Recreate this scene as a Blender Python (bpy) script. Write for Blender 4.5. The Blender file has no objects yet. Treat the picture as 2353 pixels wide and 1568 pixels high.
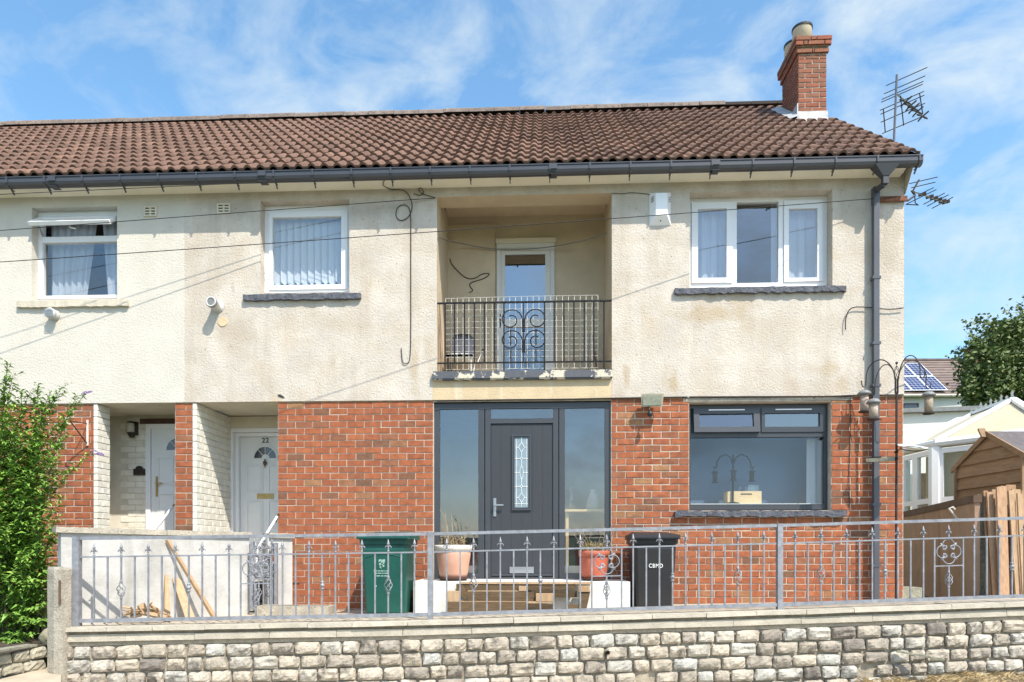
import bpy, math, random
from mathutils import Vector, Matrix
random.seed(7)
R = math.radians
C = bpy.context.scene.collection
SC = bpy.context.scene

# ---------------------------------------------------------------- camera, sky, sun, exposure
F, CX, HY, DCAM, PSI = 1568.7, 1176.5, 1265.0, 8.85, math.atan(0.0436)
FWD = Vector((-math.sin(PSI), math.cos(PSI), 0)); RGT = Vector((math.cos(PSI), math.sin(PSI), 0)); UP = Vector((0, 0, 1))
CAM = Vector((0, -DCAM, 0))
cd = bpy.data.cameras.new('camera'); cam = bpy.data.objects.new('camera', cd); C.objects.link(cam)
cam.location = CAM; cam.rotation_euler = (R(90), 0, PSI)
cd.sensor_width = 36; cd.lens = 24; cd.shift_y = (HY - 784) / 2353; cd.clip_start = 0.1; cd.clip_end = 2000
SC.camera = cam

SUN = Vector((0.74, -1.0, 1.65)).normalized()
EL = math.asin(SUN.z); AZ = math.atan2(SUN.x, SUN.y)       # clockwise from +Y
w = bpy.data.worlds.new('World'); SC.world = w; w.use_nodes = True
nt = w.node_tree; N = nt.nodes; L = nt.links; N.clear()
def wn(t, **k):
    n = N.new(t)
    for a, b in k.items(): setattr(n, a, b)
    return n
sky = wn('ShaderNodeTexSky', sky_type='NISHITA', sun_disc=False)
sky.sun_elevation = EL; sky.sun_rotation = AZ; sky.altitude = 100; sky.air_density = 1.0; sky.dust_density = 1.2; sky.ozone_density = 2.0
tc = wn('ShaderNodeTexCoord'); mp = wn('ShaderNodeMapping'); mp.inputs['Rotation'].default_value = (0, R(-32), R(12)); mp.inputs['Scale'].default_value = (6.2, 7.5, 11.0)
n1 = wn('ShaderNodeTexNoise'); n1.inputs['Scale'].default_value = 1.1; n1.inputs['Detail'].default_value = 7; n1.inputs['Roughness'].default_value = 0.58; n1.inputs['Distortion'].default_value = 0.35
n2 = wn('ShaderNodeTexNoise'); n2.inputs['Scale'].default_value = 1.7; n2.inputs['Detail'].default_value = 3
rp = wn('ShaderNodeValToRGB'); rp.color_ramp.elements[0].position = 0.43; rp.color_ramp.elements[1].position = 0.68
rp2 = wn('ShaderNodeValToRGB'); rp2.color_ramp.elements[0].position = 0.30; rp2.color_ramp.elements[1].position = 0.62
mu = wn('ShaderNodeMath', operation='MULTIPLY'); mu2 = wn('ShaderNodeMath', operation='MULTIPLY'); mu2.inputs[1].default_value = 0.74
SKY_S, CLOUD_S = 0.15, 0.72
b1 = wn('ShaderNodeBackground'); b1.inputs[1].default_value = SKY_S
b2 = wn('ShaderNodeBackground'); b2.inputs[0].default_value = (0.84, 0.95, 1.0, 1); b2.inputs[1].default_value = CLOUD_S
hs = wn('ShaderNodeHueSaturation'); hs.inputs['Hue'].default_value = 0.488; hs.inputs['Saturation'].default_value = 1.12; hs.inputs['Value'].default_value = 1.5
mx = wn('ShaderNodeMixShader'); out = wn('ShaderNodeOutputWorld')
L.new(tc.outputs['Generated'], mp.inputs[0]); L.new(mp.outputs[0], n1.inputs['Vector']); L.new(tc.outputs['Generated'], n2.inputs['Vector'])
L.new(n1.outputs[0], rp.inputs[0]); L.new(n2.outputs[0], rp2.inputs[0]); L.new(rp.outputs[0], mu.inputs[0]); L.new(rp2.outputs[0], mu.inputs[1])
L.new(mu.outputs[0], mu2.inputs[0]); L.new(mu2.outputs[0], mx.inputs[0])
L.new(sky.outputs[0], hs.inputs['Color']); L.new(hs.outputs[0], b1.inputs[0]); L.new(b1.outputs[0], mx.inputs[1]); L.new(b2.outputs[0], mx.inputs[2]); L.new(mx.outputs[0], out.inputs[0])
sd = bpy.data.lights.new('sun', 'SUN'); sd.energy = 4.7; sd.angle = R(0.55); sd.color = (1.0, 0.935, 0.83)
so = bpy.data.objects.new('sun', sd); C.objects.link(so); so.rotation_euler = SUN.to_track_quat('Z', 'Y').to_euler(); so.location = (20, -30, 40)
SC.view_settings.view_transform = 'Standard'; SC.view_settings.look = 'None'; SC.view_settings.gamma = 1; SC.view_settings.use_curve_mapping = False
SC.view_settings.exposure = 0.46
SC.cycles.max_bounces = 8; SC.cycles.transparent_max_bounces = 16

# ---------------------------------------------------------------- measuring helpers: where a sight line meets a plane of the place
def ray(qx, qy): return FWD * F + RGT * (qx - CX) + UP * (HY - qy)
def at(qx, qy, Y=0.0):
    d = ray(qx, qy); return CAM + d * ((Y + DCAM) / d.y)
def X_(qx, Y=0.0): return at(qx, HY, Y).x
def Z_(qy, qx, Y=0.0): return at(qx, qy, Y).z
def cw(qx, qy, depth): return CAM + ray(qx, qy) * (depth / F)
WL = {None: Vector((0, 0, 0))}

# ---------------------------------------------------------------- materials
MATS = {}
def mk(name, col, rough=0.75, var=0.12, sc=5.0, col2=None, mask=None, bump=0.0, bsc=40.0, metal=0.0, ramp=None, rnd='obj', rv=0.0, pits=None, spec=0.4, streak=None, stretch=None, drips=None, spots=None):
    m = bpy.data.materials.new(name); m.use_nodes = True; MATS[name] = m
    t = m.node_tree; n = t.nodes; l = t.links; b = n['Principled BSDF']
    b.inputs['Roughness'].default_value = rough; b.inputs['Metallic'].default_value = metal; b.inputs['Specular IOR Level'].default_value = spec
    g = n.new('ShaderNodeNewGeometry'); pos = g.outputs['Position']
    if stretch:
        mpn = n.new('ShaderNodeMapping'); mpn.inputs['Scale'].default_value = stretch; l.new(pos, mpn.inputs[0]); pos = mpn.outputs[0]
    def noise(s, det=4, ro=0.6, vec=None):
        x = n.new('ShaderNodeTexNoise'); x.inputs['Scale'].default_value = s; x.inputs['Detail'].default_value = det; x.inputs['Roughness'].default_value = ro
        l.new(vec or pos, x.inputs['Vector']); return x.outputs[0]
    def mapr(v, a, b_, c, d):
        x = n.new('ShaderNodeMapRange'); x.inputs[1].default_value = a; x.inputs[2].default_value = b_; x.inputs[3].default_value = c; x.inputs[4].default_value = d; l.new(v, x.inputs[0]); return x.outputs[0]
    def mixc(f, a, bb, mode='MIX'):
        x = n.new('ShaderNodeMix'); x.data_type = 'RGBA'; x.blend_type = mode
        if isinstance(f, float): x.inputs[0].default_value = f
        else: l.new(f, x.inputs[0])
        for s, v in ((6, a), (7, bb)):
            if isinstance(v, tuple): x.inputs[s].default_value = (*v, 1)
            else: l.new(v, x.inputs[s])
        return x.outputs[2]
    rsrc = None
    if ramp or rv:
        if rnd == 'obj': rsrc = n.new('ShaderNodeObjectInfo').outputs['Random']
        else: rsrc = g.outputs['Random Per Island']
    if ramp:
        cr = n.new('ShaderNodeValToRGB'); cr.color_ramp.interpolation = 'LINEAR'; e = cr.color_ramp.elements; e.remove(e[1]); e[0].position = 0; e[0].color = (*ramp[0], 1)
        for i, c in list(enumerate(ramp))[1:]: e.new(i / (len(ramp) - 1)).color = (*c, 1)
        l.new(rsrc, cr.inputs[0]); base = cr.outputs[0]
    else: base = tuple(col)
    f = mapr(noise(sc), 0.3, 0.7, 1 - var, 1 + var)
    cc = n.new('ShaderNodeCombineColor')
    for i in range(3): l.new(f, cc.inputs[i])
    base = mixc(1.0, base, cc.outputs[0], 'MULTIPLY')
    if rv:
        f2 = mapr(rsrc, 0, 1, 1 - rv, 1 + rv); c2 = n.new('ShaderNodeCombineColor')
        for i in range(3): l.new(f2, c2.inputs[i])
        base = mixc(1.0, base, c2.outputs[0], 'MULTIPLY')
    if col2:
        s, lo, hi, amt = mask
        base = mixc(mapr(noise(s, 6, 0.65), lo, hi, 0, amt), base, tuple(col2))
    if streak:                                  # rain streaks running down the surface
        s_col, amt = streak
        mp2 = n.new('ShaderNodeMapping'); mp2.inputs['Scale'].default_value = (3.2, 3.2, 0.35); l.new(g.outputs['Position'], mp2.inputs[0])
        base = mixc(mapr(noise(1.0, 5, 0.6, mp2.outputs[0]), 0.52, 0.72, 0, amt), base, tuple(s_col))
    if drips:
        for (sx, sy, lo, hi, dcol, amt) in drips:
            mp3 = n.new('ShaderNodeMapping'); mp3.inputs['Scale'].default_value = (sx, sx, sy); l.new(g.outputs['Position'], mp3.inputs[0])
            base = mixc(mapr(noise(1.0, 6, 0.6, mp3.outputs[0]), lo, hi, 0, amt), base, tuple(dcol))
    if spots:                                   # single stains at their own places on the wall
        sp = n.new('ShaderNodeSeparateXYZ'); l.new(g.outputs['Position'], sp.inputs[0]); nz = mapr(noise(7, 6, 0.65), 0.25, 0.75, -0.55, 0.55)
        def mth(op, a, b_=None):
            x = n.new('ShaderNodeMath'); x.operation = op
            for k_, v_ in ((0, a), (1, b_)):
                if v_ is None: continue
                if isinstance(v_, float): x.inputs[k_].default_value = v_
                else: l.new(v_, x.inputs[k_])
            return x.outputs[0]
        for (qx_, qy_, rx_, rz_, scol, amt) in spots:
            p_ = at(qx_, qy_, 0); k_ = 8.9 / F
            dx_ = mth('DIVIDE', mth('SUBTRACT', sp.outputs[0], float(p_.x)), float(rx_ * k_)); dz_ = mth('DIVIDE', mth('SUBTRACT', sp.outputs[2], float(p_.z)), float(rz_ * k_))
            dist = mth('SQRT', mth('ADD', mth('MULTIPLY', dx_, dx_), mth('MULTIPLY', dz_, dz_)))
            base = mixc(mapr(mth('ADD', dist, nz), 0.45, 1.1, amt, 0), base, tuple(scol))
    hsrc = None
    if pits:
        s, lo, hi, dk = pits
        pv = mapr(noise(s, 2, 0.5), lo, hi, 0, 1)
        base = mixc(pv, base, tuple(dk)); hsrc = pv
    if isinstance(base, tuple): b.inputs['Base Color'].default_value = (*base, 1)
    else: l.new(base, b.inputs['Base Color'])
    if bump:
        bp = n.new('ShaderNodeBump'); bp.inputs['Strength'].default_value = 1.0; bp.inputs['Distance'].default_value = bump
        l.new(noise(bsc, 4, 0.6), bp.inputs['Height']); l.new(bp.outputs[0], b.inputs['Normal'])
    return m

BRK = [(0.1656, 0.0836, 0.048), (0.2392, 0.0924, 0.0473), (0.3036, 0.095, 0.0414), (0.3312, 0.1021, 0.0414), (0.2944, 0.0898, 0.0385), (0.3404, 0.1091, 0.0444), (0.3174, 0.0968, 0.0407), (0.2852, 0.088, 0.04), (0.3312, 0.1056, 0.0444), (0.3082, 0.0933, 0.0392), (0.345, 0.1162, 0.048), (0.322, 0.1003, 0.0422), (0.2944, 0.0942, 0.0414), (0.2576, 0.0986, 0.0502), (0.322, 0.1672, 0.0776)]
mk('brick', None, 0.85, 0.28, 11, col2=(0.16, 0.085, 0.06), mask=(13, 0.56, 0.72, 0.55), ramp=BRK, bump=0.004, bsc=90, pits=(60, 0.66, 0.74, (0.2, 0.07, 0.04)))
mk('brick_joined', None, 0.85, 0.2, 14, ramp=BRK, rnd='isl', bump=0.004, bsc=90)
mk('brick_chimney', None, 0.85, 0.15, 14, ramp=[(0.18, 0.085, 0.05), (0.27, 0.09, 0.048), (0.26, 0.078, 0.042), (0.29, 0.10, 0.053), (0.22, 0.095, 0.055)], bump=0.003, bsc=90)
mk('mortar', (0.50, 0.415, 0.33), 0.95, 0.18, 9, bump=0.004, bsc=120)
mk('white_brick', None, 0.7, 0.08, 10, ramp=[(0.70, 0.66, 0.56), (0.78, 0.75, 0.66), (0.74, 0.70, 0.60)], bump=0.003, bsc=60, col2=(0.5, 0.45, 0.36), mask=(7, 0.62, 0.75, 0.5))
mk('white_mortar', (0.62, 0.58, 0.49), 0.9)
mk('cream_wall', (0.64, 0.58, 0.46), 0.9, 0.07, 4)
mk('render_left', (0.59, 0.55, 0.475), 0.92, 0.06, 3, bump=0.009, bsc=38, streak=((0.52, 0.46, 0.36), 0.25), pits=(36, 0.69, 0.75, (0.34, 0.28, 0.21)))
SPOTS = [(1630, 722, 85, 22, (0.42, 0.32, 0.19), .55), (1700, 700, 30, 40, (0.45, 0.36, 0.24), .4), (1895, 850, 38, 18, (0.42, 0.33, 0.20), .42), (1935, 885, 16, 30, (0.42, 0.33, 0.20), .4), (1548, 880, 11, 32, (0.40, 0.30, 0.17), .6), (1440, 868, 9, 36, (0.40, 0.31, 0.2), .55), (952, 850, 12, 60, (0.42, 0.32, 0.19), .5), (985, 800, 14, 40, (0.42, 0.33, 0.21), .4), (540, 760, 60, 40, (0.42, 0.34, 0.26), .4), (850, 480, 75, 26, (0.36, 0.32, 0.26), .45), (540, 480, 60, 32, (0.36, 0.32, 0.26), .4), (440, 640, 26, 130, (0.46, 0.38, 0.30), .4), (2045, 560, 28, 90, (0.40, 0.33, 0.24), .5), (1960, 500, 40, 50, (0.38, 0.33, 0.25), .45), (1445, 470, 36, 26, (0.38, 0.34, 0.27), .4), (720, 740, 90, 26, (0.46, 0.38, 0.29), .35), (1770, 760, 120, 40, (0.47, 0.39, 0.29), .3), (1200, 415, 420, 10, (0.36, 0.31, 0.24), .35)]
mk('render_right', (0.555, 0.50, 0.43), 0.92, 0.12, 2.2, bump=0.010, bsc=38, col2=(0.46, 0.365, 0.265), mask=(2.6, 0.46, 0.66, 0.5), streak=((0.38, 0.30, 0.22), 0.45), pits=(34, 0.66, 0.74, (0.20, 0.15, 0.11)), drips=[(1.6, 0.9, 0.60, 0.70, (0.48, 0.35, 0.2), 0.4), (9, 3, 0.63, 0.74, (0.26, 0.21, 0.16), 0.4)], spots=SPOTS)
mk('render_loggia', (0.56, 0.46, 0.33), 0.9, 0.08, 2, bump=0.004, bsc=30, col2=(0.40, 0.33, 0.24), mask=(1.1, 0.5, 0.7, 0.5))
mk('render_spandrel', (0.56, 0.44, 0.28), 0.92, 0.12, 2.5, bump=0.007, bsc=42, drips=[(5, 0.6, 0.55, 0.68, (0.62, 0.55, 0.42), 0.8)])
mk('soffit_paint', (0.84, 0.79, 0.66), 0.6, 0.06, 3)
mk('tile', None, 0.8, 0.22, 11, ramp=[(0.140, 0.078, 0.054), (0.180, 0.102, 0.071), (0.155, 0.087, 0.061), (0.215, 0.122, 0.085), (0.130, 0.073, 0.050), (0.185, 0.104, 0.072)], bump=0.003, bsc=70, col2=(0.06, 0.042, 0.035), mask=(9, 0.50, 0.72, 0.75), pits=(38, 0.74, 0.78, (0.42, 0.36, 0.28)))
mk('tile_joined', None, 0.8, 0.22, 11, rnd='isl', ramp=[(0.140, 0.078, 0.054), (0.180, 0.102, 0.071), (0.155, 0.087, 0.061), (0.215, 0.122, 0.085), (0.130, 0.073, 0.050), (0.185, 0.104, 0.072)], bump=0.003, bsc=70, col2=(0.06, 0.042, 0.035), mask=(9, 0.50, 0.72, 0.75), pits=(38, 0.74, 0.78, (0.42, 0.36, 0.28)))
mk('ridge_tile', (0.19, 0.15, 0.125), 0.9, 0.3, 9, bump=0.006, bsc=60, col2=(0.55, 0.30, 0.06), mask=(2.3, 0.66, 0.72, 0.9), pits=(22, 0.58, 0.66, (0.10, 0.08, 0.065)), rv=0.15)
mk('underlay', (0.05, 0.04, 0.035), 0.9)
mk('upvc', (0.80, 0.80, 0.81), 0.28, 0.02, 3, spec=0.5)
mk('upvc_dull', (0.62, 0.61, 0.58), 0.4, 0.05, 3)
mk('anthracite', (0.046, 0.050, 0.058), 0.38, 0.06, 4, spec=0.5)
mk('door_grey', (0.040, 0.043, 0.050), 0.5, 0.08, 30, bump=0.001, bsc=90, stretch=(6, 6, 0.6))
mk('gutter', (0.055, 0.057, 0.066), 0.33, 0.1, 3, spec=0.5)
mk('downpipe', (0.085, 0.09, 0.105), 0.35, 0.1, 3, spec=0.5)
mk('slate', (0.10, 0.105, 0.125), 0.7, 0.35, 16, bump=0.02, bsc=30)
mk('stone_sill', (0.56, 0.50, 0.40), 0.9, 0.1, 6, bump=0.006, bsc=40)
mk('chipped_paint', (0.09, 0.095, 0.11), 0.7, 0.1, 9, col2=(0.58, 0.52, 0.41), mask=(5.5, 0.54, 0.555, 1.0), bump=0.004, bsc=30)
mk('concrete', (0.40, 0.36, 0.29), 0.95, 0.22, 9, bump=0.012, bsc=50, col2=(0.25, 0.22, 0.17), mask=(5, 0.5, 0.7, 0.6), pits=(45, 0.66, 0.72, (0.14, 0.12, 0.1)))
mk('coping', (0.43, 0.39, 0.315), 0.95, 0.14, 7, bump=0.008, bsc=50, col2=(0.33, 0.30, 0.25), mask=(4, 0.52, 0.7, 0.55), rv=0.08)
mk('white_render', (0.50, 0.49, 0.465), 0.85, 0.10, 3, bump=0.005, bsc=30, streak=((0.27, 0.255, 0.225), 0.75), col2=(0.32, 0.305, 0.27), mask=(2.2, 0.46, 0.66, 0.6))
mk('sett', None, 0.9, 0.18, 9, ramp=[(0.20, 0.175, 0.15), (0.40, 0.35, 0.275), (0.46, 0.405, 0.325), (0.43, 0.42, 0.375), (0.34, 0.30, 0.24), (0.47, 0.41, 0.325), (0.40, 0.395, 0.36), (0.48, 0.42, 0.335), (0.30, 0.265, 0.22), (0.44, 0.385, 0.305)], bump=0.02, bsc=22, col2=(0.085, 0.075, 0.065), mask=(6.5, 0.50, 0.66, 0.85), pits=(42, 0.69, 0.74, (0.08, 0.07, 0.065)))
mk('coping_shade', (0.24, 0.205, 0.15), 1.0, 0.3, 12)  # dark tone paints in the shadow line under the coping
mk('sett_mortar', (0.38, 0.325, 0.245), 0.95, 0.2, 12, bump=0.015, bsc=45)
mk('path_sett', None, 0.9, 0.2, 9, ramp=[(0.30, 0.27, 0.20), (0.40, 0.36, 0.27), (0.34, 0.32, 0.25)], bump=0.012, bsc=30, col2=(0.19, 0.17, 0.13), mask=(7, 0.52, 0.7, 0.6))
mk('step_white', (0.66, 0.65, 0.61), 0.85, 0.08, 4, bump=0.004, bsc=30, col2=(0.46, 0.44, 0.39), mask=(4, 0.5, 0.7, 0.5))
mk('galv', (0.26, 0.27, 0.295), 0.55, 0.25, 14, metal=0.3, col2=(0.22, 0.22, 0.235), mask=(11, 0.55, 0.72, 0.6), bump=0.001, bsc=60)
mk('black_iron', (0.012, 0.012, 0.013), 0.6, 0.3, 20, col2=(0.4, 0.38, 0.34), mask=(26, 0.72, 0.74, 0.8), spec=0.25)
mk('dark_iron', (0.035, 0.026, 0.022), 0.6, 0.3, 20)
mk('rust', (0.20, 0.085, 0.05), 0.9, 0.4, 30)
mk('mesh_wire', (0.80, 0.78, 0.72), 0.5)
mk('steel', (0.40, 0.40, 0.42), 0.35, metal=0.8)
mk('mast_grey', (0.13, 0.13, 0.15), 0.5)
mk('brass', (0.40, 0.29, 0.12), 0.35, 0.15, 20, metal=0.8)
mk('dark_brass', (0.13, 0.105, 0.06), 0.4, 0.2, 20, metal=0.6)
mk('lead', (0.40, 0.40, 0.40), 0.55, 0.15, 8, bump=0.006, bsc=14, metal=0.2)
mk('pot_cream', (0.60, 0.50, 0.36), 0.7, 0.08, 6)
mk('rim_black', (0.03, 0.03, 0.032), 0.6)
mk('cable', (0.03, 0.028, 0.027), 0.6)
mk('green_plastic', (0.008, 0.078, 0.060), 0.42, 0.15, 4, spec=0.45, col2=(0.014, 0.105, 0.082), mask=(3, 0.5, 0.7, 0.5))
mk('black_plastic', (0.022, 0.022, 0.024), 0.45, 0.2, 4, spec=0.5)
mk('white_print', (0.75, 0.77, 0.75), 0.5)
mk('pale_green_print', (0.30, 0.45, 0.38), 0.6)
mk('terracotta_pale', (0.60, 0.32, 0.22), 0.75, 0.08, 5, col2=(0.66, 0.44, 0.33), mask=(4, 0.5, 0.7, 0.5))
mk('terracotta_red', (0.50, 0.13, 0.075), 0.7, 0.1, 5, col2=(0.56, 0.2, 0.13), mask=(4, 0.5, 0.7, 0.5))
mk('pot_rim', (0.74, 0.66, 0.58), 0.7)
mk('soil', (0.07, 0.052, 0.036), 1.0, 0.4, 12, bump=0.03, bsc=25)
mk('pallet_wood', None, 0.9, 0.3, 12, ramp=[(0.095, 0.06, 0.03), (0.14, 0.092, 0.05), (0.075, 0.05, 0.026), (0.12, 0.078, 0.04)], bump=0.004, bsc=50, stretch=(0.6, 4, 6), col2=(0.10, 0.062, 0.03), mask=(7, 0.55, 0.75, 0.6))
mk('pale_wood', None, 0.85, 0.2, 10, ramp=[(0.40, 0.255, 0.135), (0.46, 0.33, 0.205), (0.41, 0.27, 0.15)], bump=0.003, bsc=50, stretch=(4, 4, 0.7), col2=(0.26, 0.14, 0.06), mask=(10, 0.66, 0.74, 0.7))
mk('fence_wood', None, 0.85, 0.2, 10, ramp=[(0.36, 0.215, 0.125), (0.42, 0.26, 0.155), (0.30, 0.18, 0.105), (0.48, 0.33, 0.2)], bump=0.003, bsc=40, stretch=(5, 5, 0.6), col2=(0.14, 0.08, 0.045), mask=(6, 0.58, 0.74, 0.6))
mk('shed_wood', None, 0.85, 0.18, 6, ramp=[(0.27, 0.175, 0.10), (0.31, 0.20, 0.12), (0.245, 0.16, 0.092)], bump=0.003, bsc=30, stretch=(0.8, 0.8, 5), col2=(0.09, 0.05, 0.025), mask=(6, 0.66, 0.72, 0.7))
mk('felt', (0.12, 0.105, 0.105), 0.95, 0.2, 10)
mk('panel_top', (0.13, 0.085, 0.06), 0.95, 0.2, 6)
mk('matte_black', (0.010, 0.010, 0.011), 1.0, spec=0.0)
mk('blind_blue', (0.10, 0.165, 0.26), 0.8, 0.04, 2)
mk('panel_concrete', (0.36, 0.235, 0.165), 0.95, 0.15, 4, streak=((0.13, 0.085, 0.06), 0.6), drips=[(2.5, 0.5, 0.5, 0.66, (0.36, 0.27, 0.2), 0.5)], bump=0.003, bsc=30)
mk('moss_concrete', (0.26, 0.25, 0.19), 0.95, 0.35, 18, bump=0.01, bsc=45)
mk('conservatory_panel', (0.50, 0.44, 0.30), 0.5, 0.04, 3)
mk('white_wall', (0.78, 0.75, 0.68), 0.85, 0.04, 2)
mk('far_wall', (0.60, 0.59, 0.53), 0.85, 0.06, 1)
mk('far_tile', None, 0.9, 0.3, 4, ramp=[(0.155, 0.115, 0.10), (0.20, 0.15, 0.13), (0.12, 0.095, 0.088)], bump=0.01, bsc=20, stretch=(0.6, 1, 3))
mk('solar_cell', (0.020, 0.032, 0.11), 0.2, 0.15, 3, spec=0.6, rv=0.12)
mk('solar_frame', (0.65, 0.66, 0.68), 0.4)
mk('interior', (0.30, 0.29, 0.28), 0.95)
mk('interior_dark', (0.10, 0.10, 0.11), 0.95)
mk('net_curtain', (0.42, 0.44, 0.47), 0.9, 0.06, 3)
mk('grey_curtain', (0.42, 0.43, 0.44), 0.9, 0.15, 3)
mk('blind', (0.60, 0.61, 0.61), 0.8, 0.03, 3)
mk('crate_wood', (0.66, 0.47, 0.25), 0.7, 0.1, 8, stretch=(1, 1, 6))
mk('leaf', None, 0.5, 0.2, 3, rnd='isl', ramp=[(0.09, 0.18, 0.024), (0.15, 0.29, 0.04), (0.21, 0.38, 0.06), (0.11, 0.23, 0.033), (0.17, 0.32, 0.05), (0.30, 0.42, 0.08)], spec=0.4)
mk('tree_leaf', None, 0.55, 0.2, 2, rnd='isl', ramp=[(0.06, 0.095, 0.022), (0.095, 0.14, 0.035), (0.14, 0.18, 0.05), (0.075, 0.115, 0.027), (0.21, 0.23, 0.085)], spec=0.4)
mk('bark', (0.10, 0.075, 0.05), 0.95, 0.3, 20, bump=0.006, bsc=30)
mk('twig', (0.38, 0.30, 0.2), 0.9, 0.2, 20)
mk('dry_leaf', None, 0.8, 0.2, 9, rnd='isl', ramp=[(0.20, 0.17, 0.05), (0.30, 0.24, 0.09), (0.16, 0.18, 0.05)])
mk('flower', (0.20, 0.11, 0.28), 0.8, 0.2, 20)
mk('dry_grass', None, 0.9, 0.2, 6, rnd='isl', ramp=[(0.42, 0.31, 0.15), (0.52, 0.40, 0.22), (0.34, 0.24, 0.11)])
mk('earth', (0.24, 0.19, 0.125), 1.0, 0.3, 6, bump=0.02, bsc=20)
mk('yard', (0.46, 0.39, 0.295), 0.95, 0.2, 3, bump=0.006, bsc=40, col2=(0.27, 0.235, 0.18), mask=(1.5, 0.5, 0.7, 0.6))
mk('tarmac', (0.10, 0.10, 0.10), 0.9, 0.2, 3, bump=0.005, bsc=80)
mk('paving', (0.44, 0.375, 0.28), 0.95, 0.15, 3, bump=0.005, bsc=60, col2=(0.25, 0.23, 0.19), mask=(2, 0.5, 0.7, 0.5))
mk('grass', (0.07, 0.10, 0.03), 0.95, 0.4, 1.5, bump=0.02, bsc=20)
mk('hill', (0.06, 0.085, 0.04), 1.0, 0.4, 0.05)
mk('boulder', (0.36, 0.31, 0.22), 0.95, 0.25, 6, bump=0.03, bsc=10, col2=(0.16, 0.17, 0.06), mask=(4, 0.48, 0.62, 0.7))
mk('seat_cream', (0.78, 0.76, 0.70), 0.6)
mk('chair_grey', (0.085, 0.09, 0.115), 0.8)
mk('lamp_housing', (0.42, 0.39, 0.29), 0.5)
mk('lamp_lens', (0.30, 0.31, 0.24), 0.25, 0.2, 30, spec=0.7)
mk('seed', None, 0.8, 0.35, 60, ramp=[(0.42, 0.33, 0.26), (0.32, 0.25, 0.18), (0.46, 0.34, 0.28)])
mk('zinc', (0.20, 0.205, 0.20), 0.5, 0.15, 10)
mk('dish', (0.72, 0.75, 0.72), 0.35)
mk('bulkhead_glass', (0.48, 0.47, 0.40), 0.25, 0.15, 20)
mk('door_white', (0.74, 0.74, 0.735), 0.35, 0.03, 3)
mk('dark_paint', (0.085, 0.045, 0.035), 0.7, 0.3, 12)
mk('leaded_glass', (0.20, 0.26, 0.30), 0.15, 0.12, 12, spec=0.6)

def glass(name, refl, tint, rough=0.0):
    m = bpy.data.materials.new(name); m.use_nodes = True; MATS[name] = m; t = m.node_tree; n = t.nodes; l = t.links; n.clear()
    o = n.new('ShaderNodeOutputMaterial'); mxs = n.new('ShaderNodeMixShader'); tr = n.new('ShaderNodeBsdfTransparent'); gl = n.new('ShaderNodeBsdfGlossy')
    fr = n.new('ShaderNodeLayerWeight'); fr.inputs[0].default_value = 0.5; pw = n.new('ShaderNodeMath'); pw.operation = 'POWER'; pw.inputs[1].default_value = 4.5; l.new(fr.outputs['Facing'], pw.inputs[0])
    mr = n.new('ShaderNodeMapRange'); mr.inputs[3].default_value = refl; mr.inputs[4].default_value = 1.0; l.new(pw.outputs[0], mr.inputs[0])
    tr.inputs[0].default_value = (*tint, 1); gl.inputs[0].default_value = (0.92, 0.96, 1.0, 1); gl.inputs['Roughness'].default_value = rough
    l.new(mr.outputs[0], mxs.inputs[0]); l.new(tr.outputs[0], mxs.inputs[1]); l.new(gl.outputs[0], mxs.inputs[2]); l.new(mxs.outputs[0], o.inputs[0])
glass('glass', 0.17, (0.90, 0.93, 0.95)); glass('glass_clear', 0.06, (0.9, 0.93, 0.95)); glass('glass_dim', 0.28, (0.5, 0.54, 0.58)); glass('jar_glass', 0.08, (0.85, 0.9, 0.9)); glass('frosted', 0.25, (0.55, 0.6, 0.64), 0.12)

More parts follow.
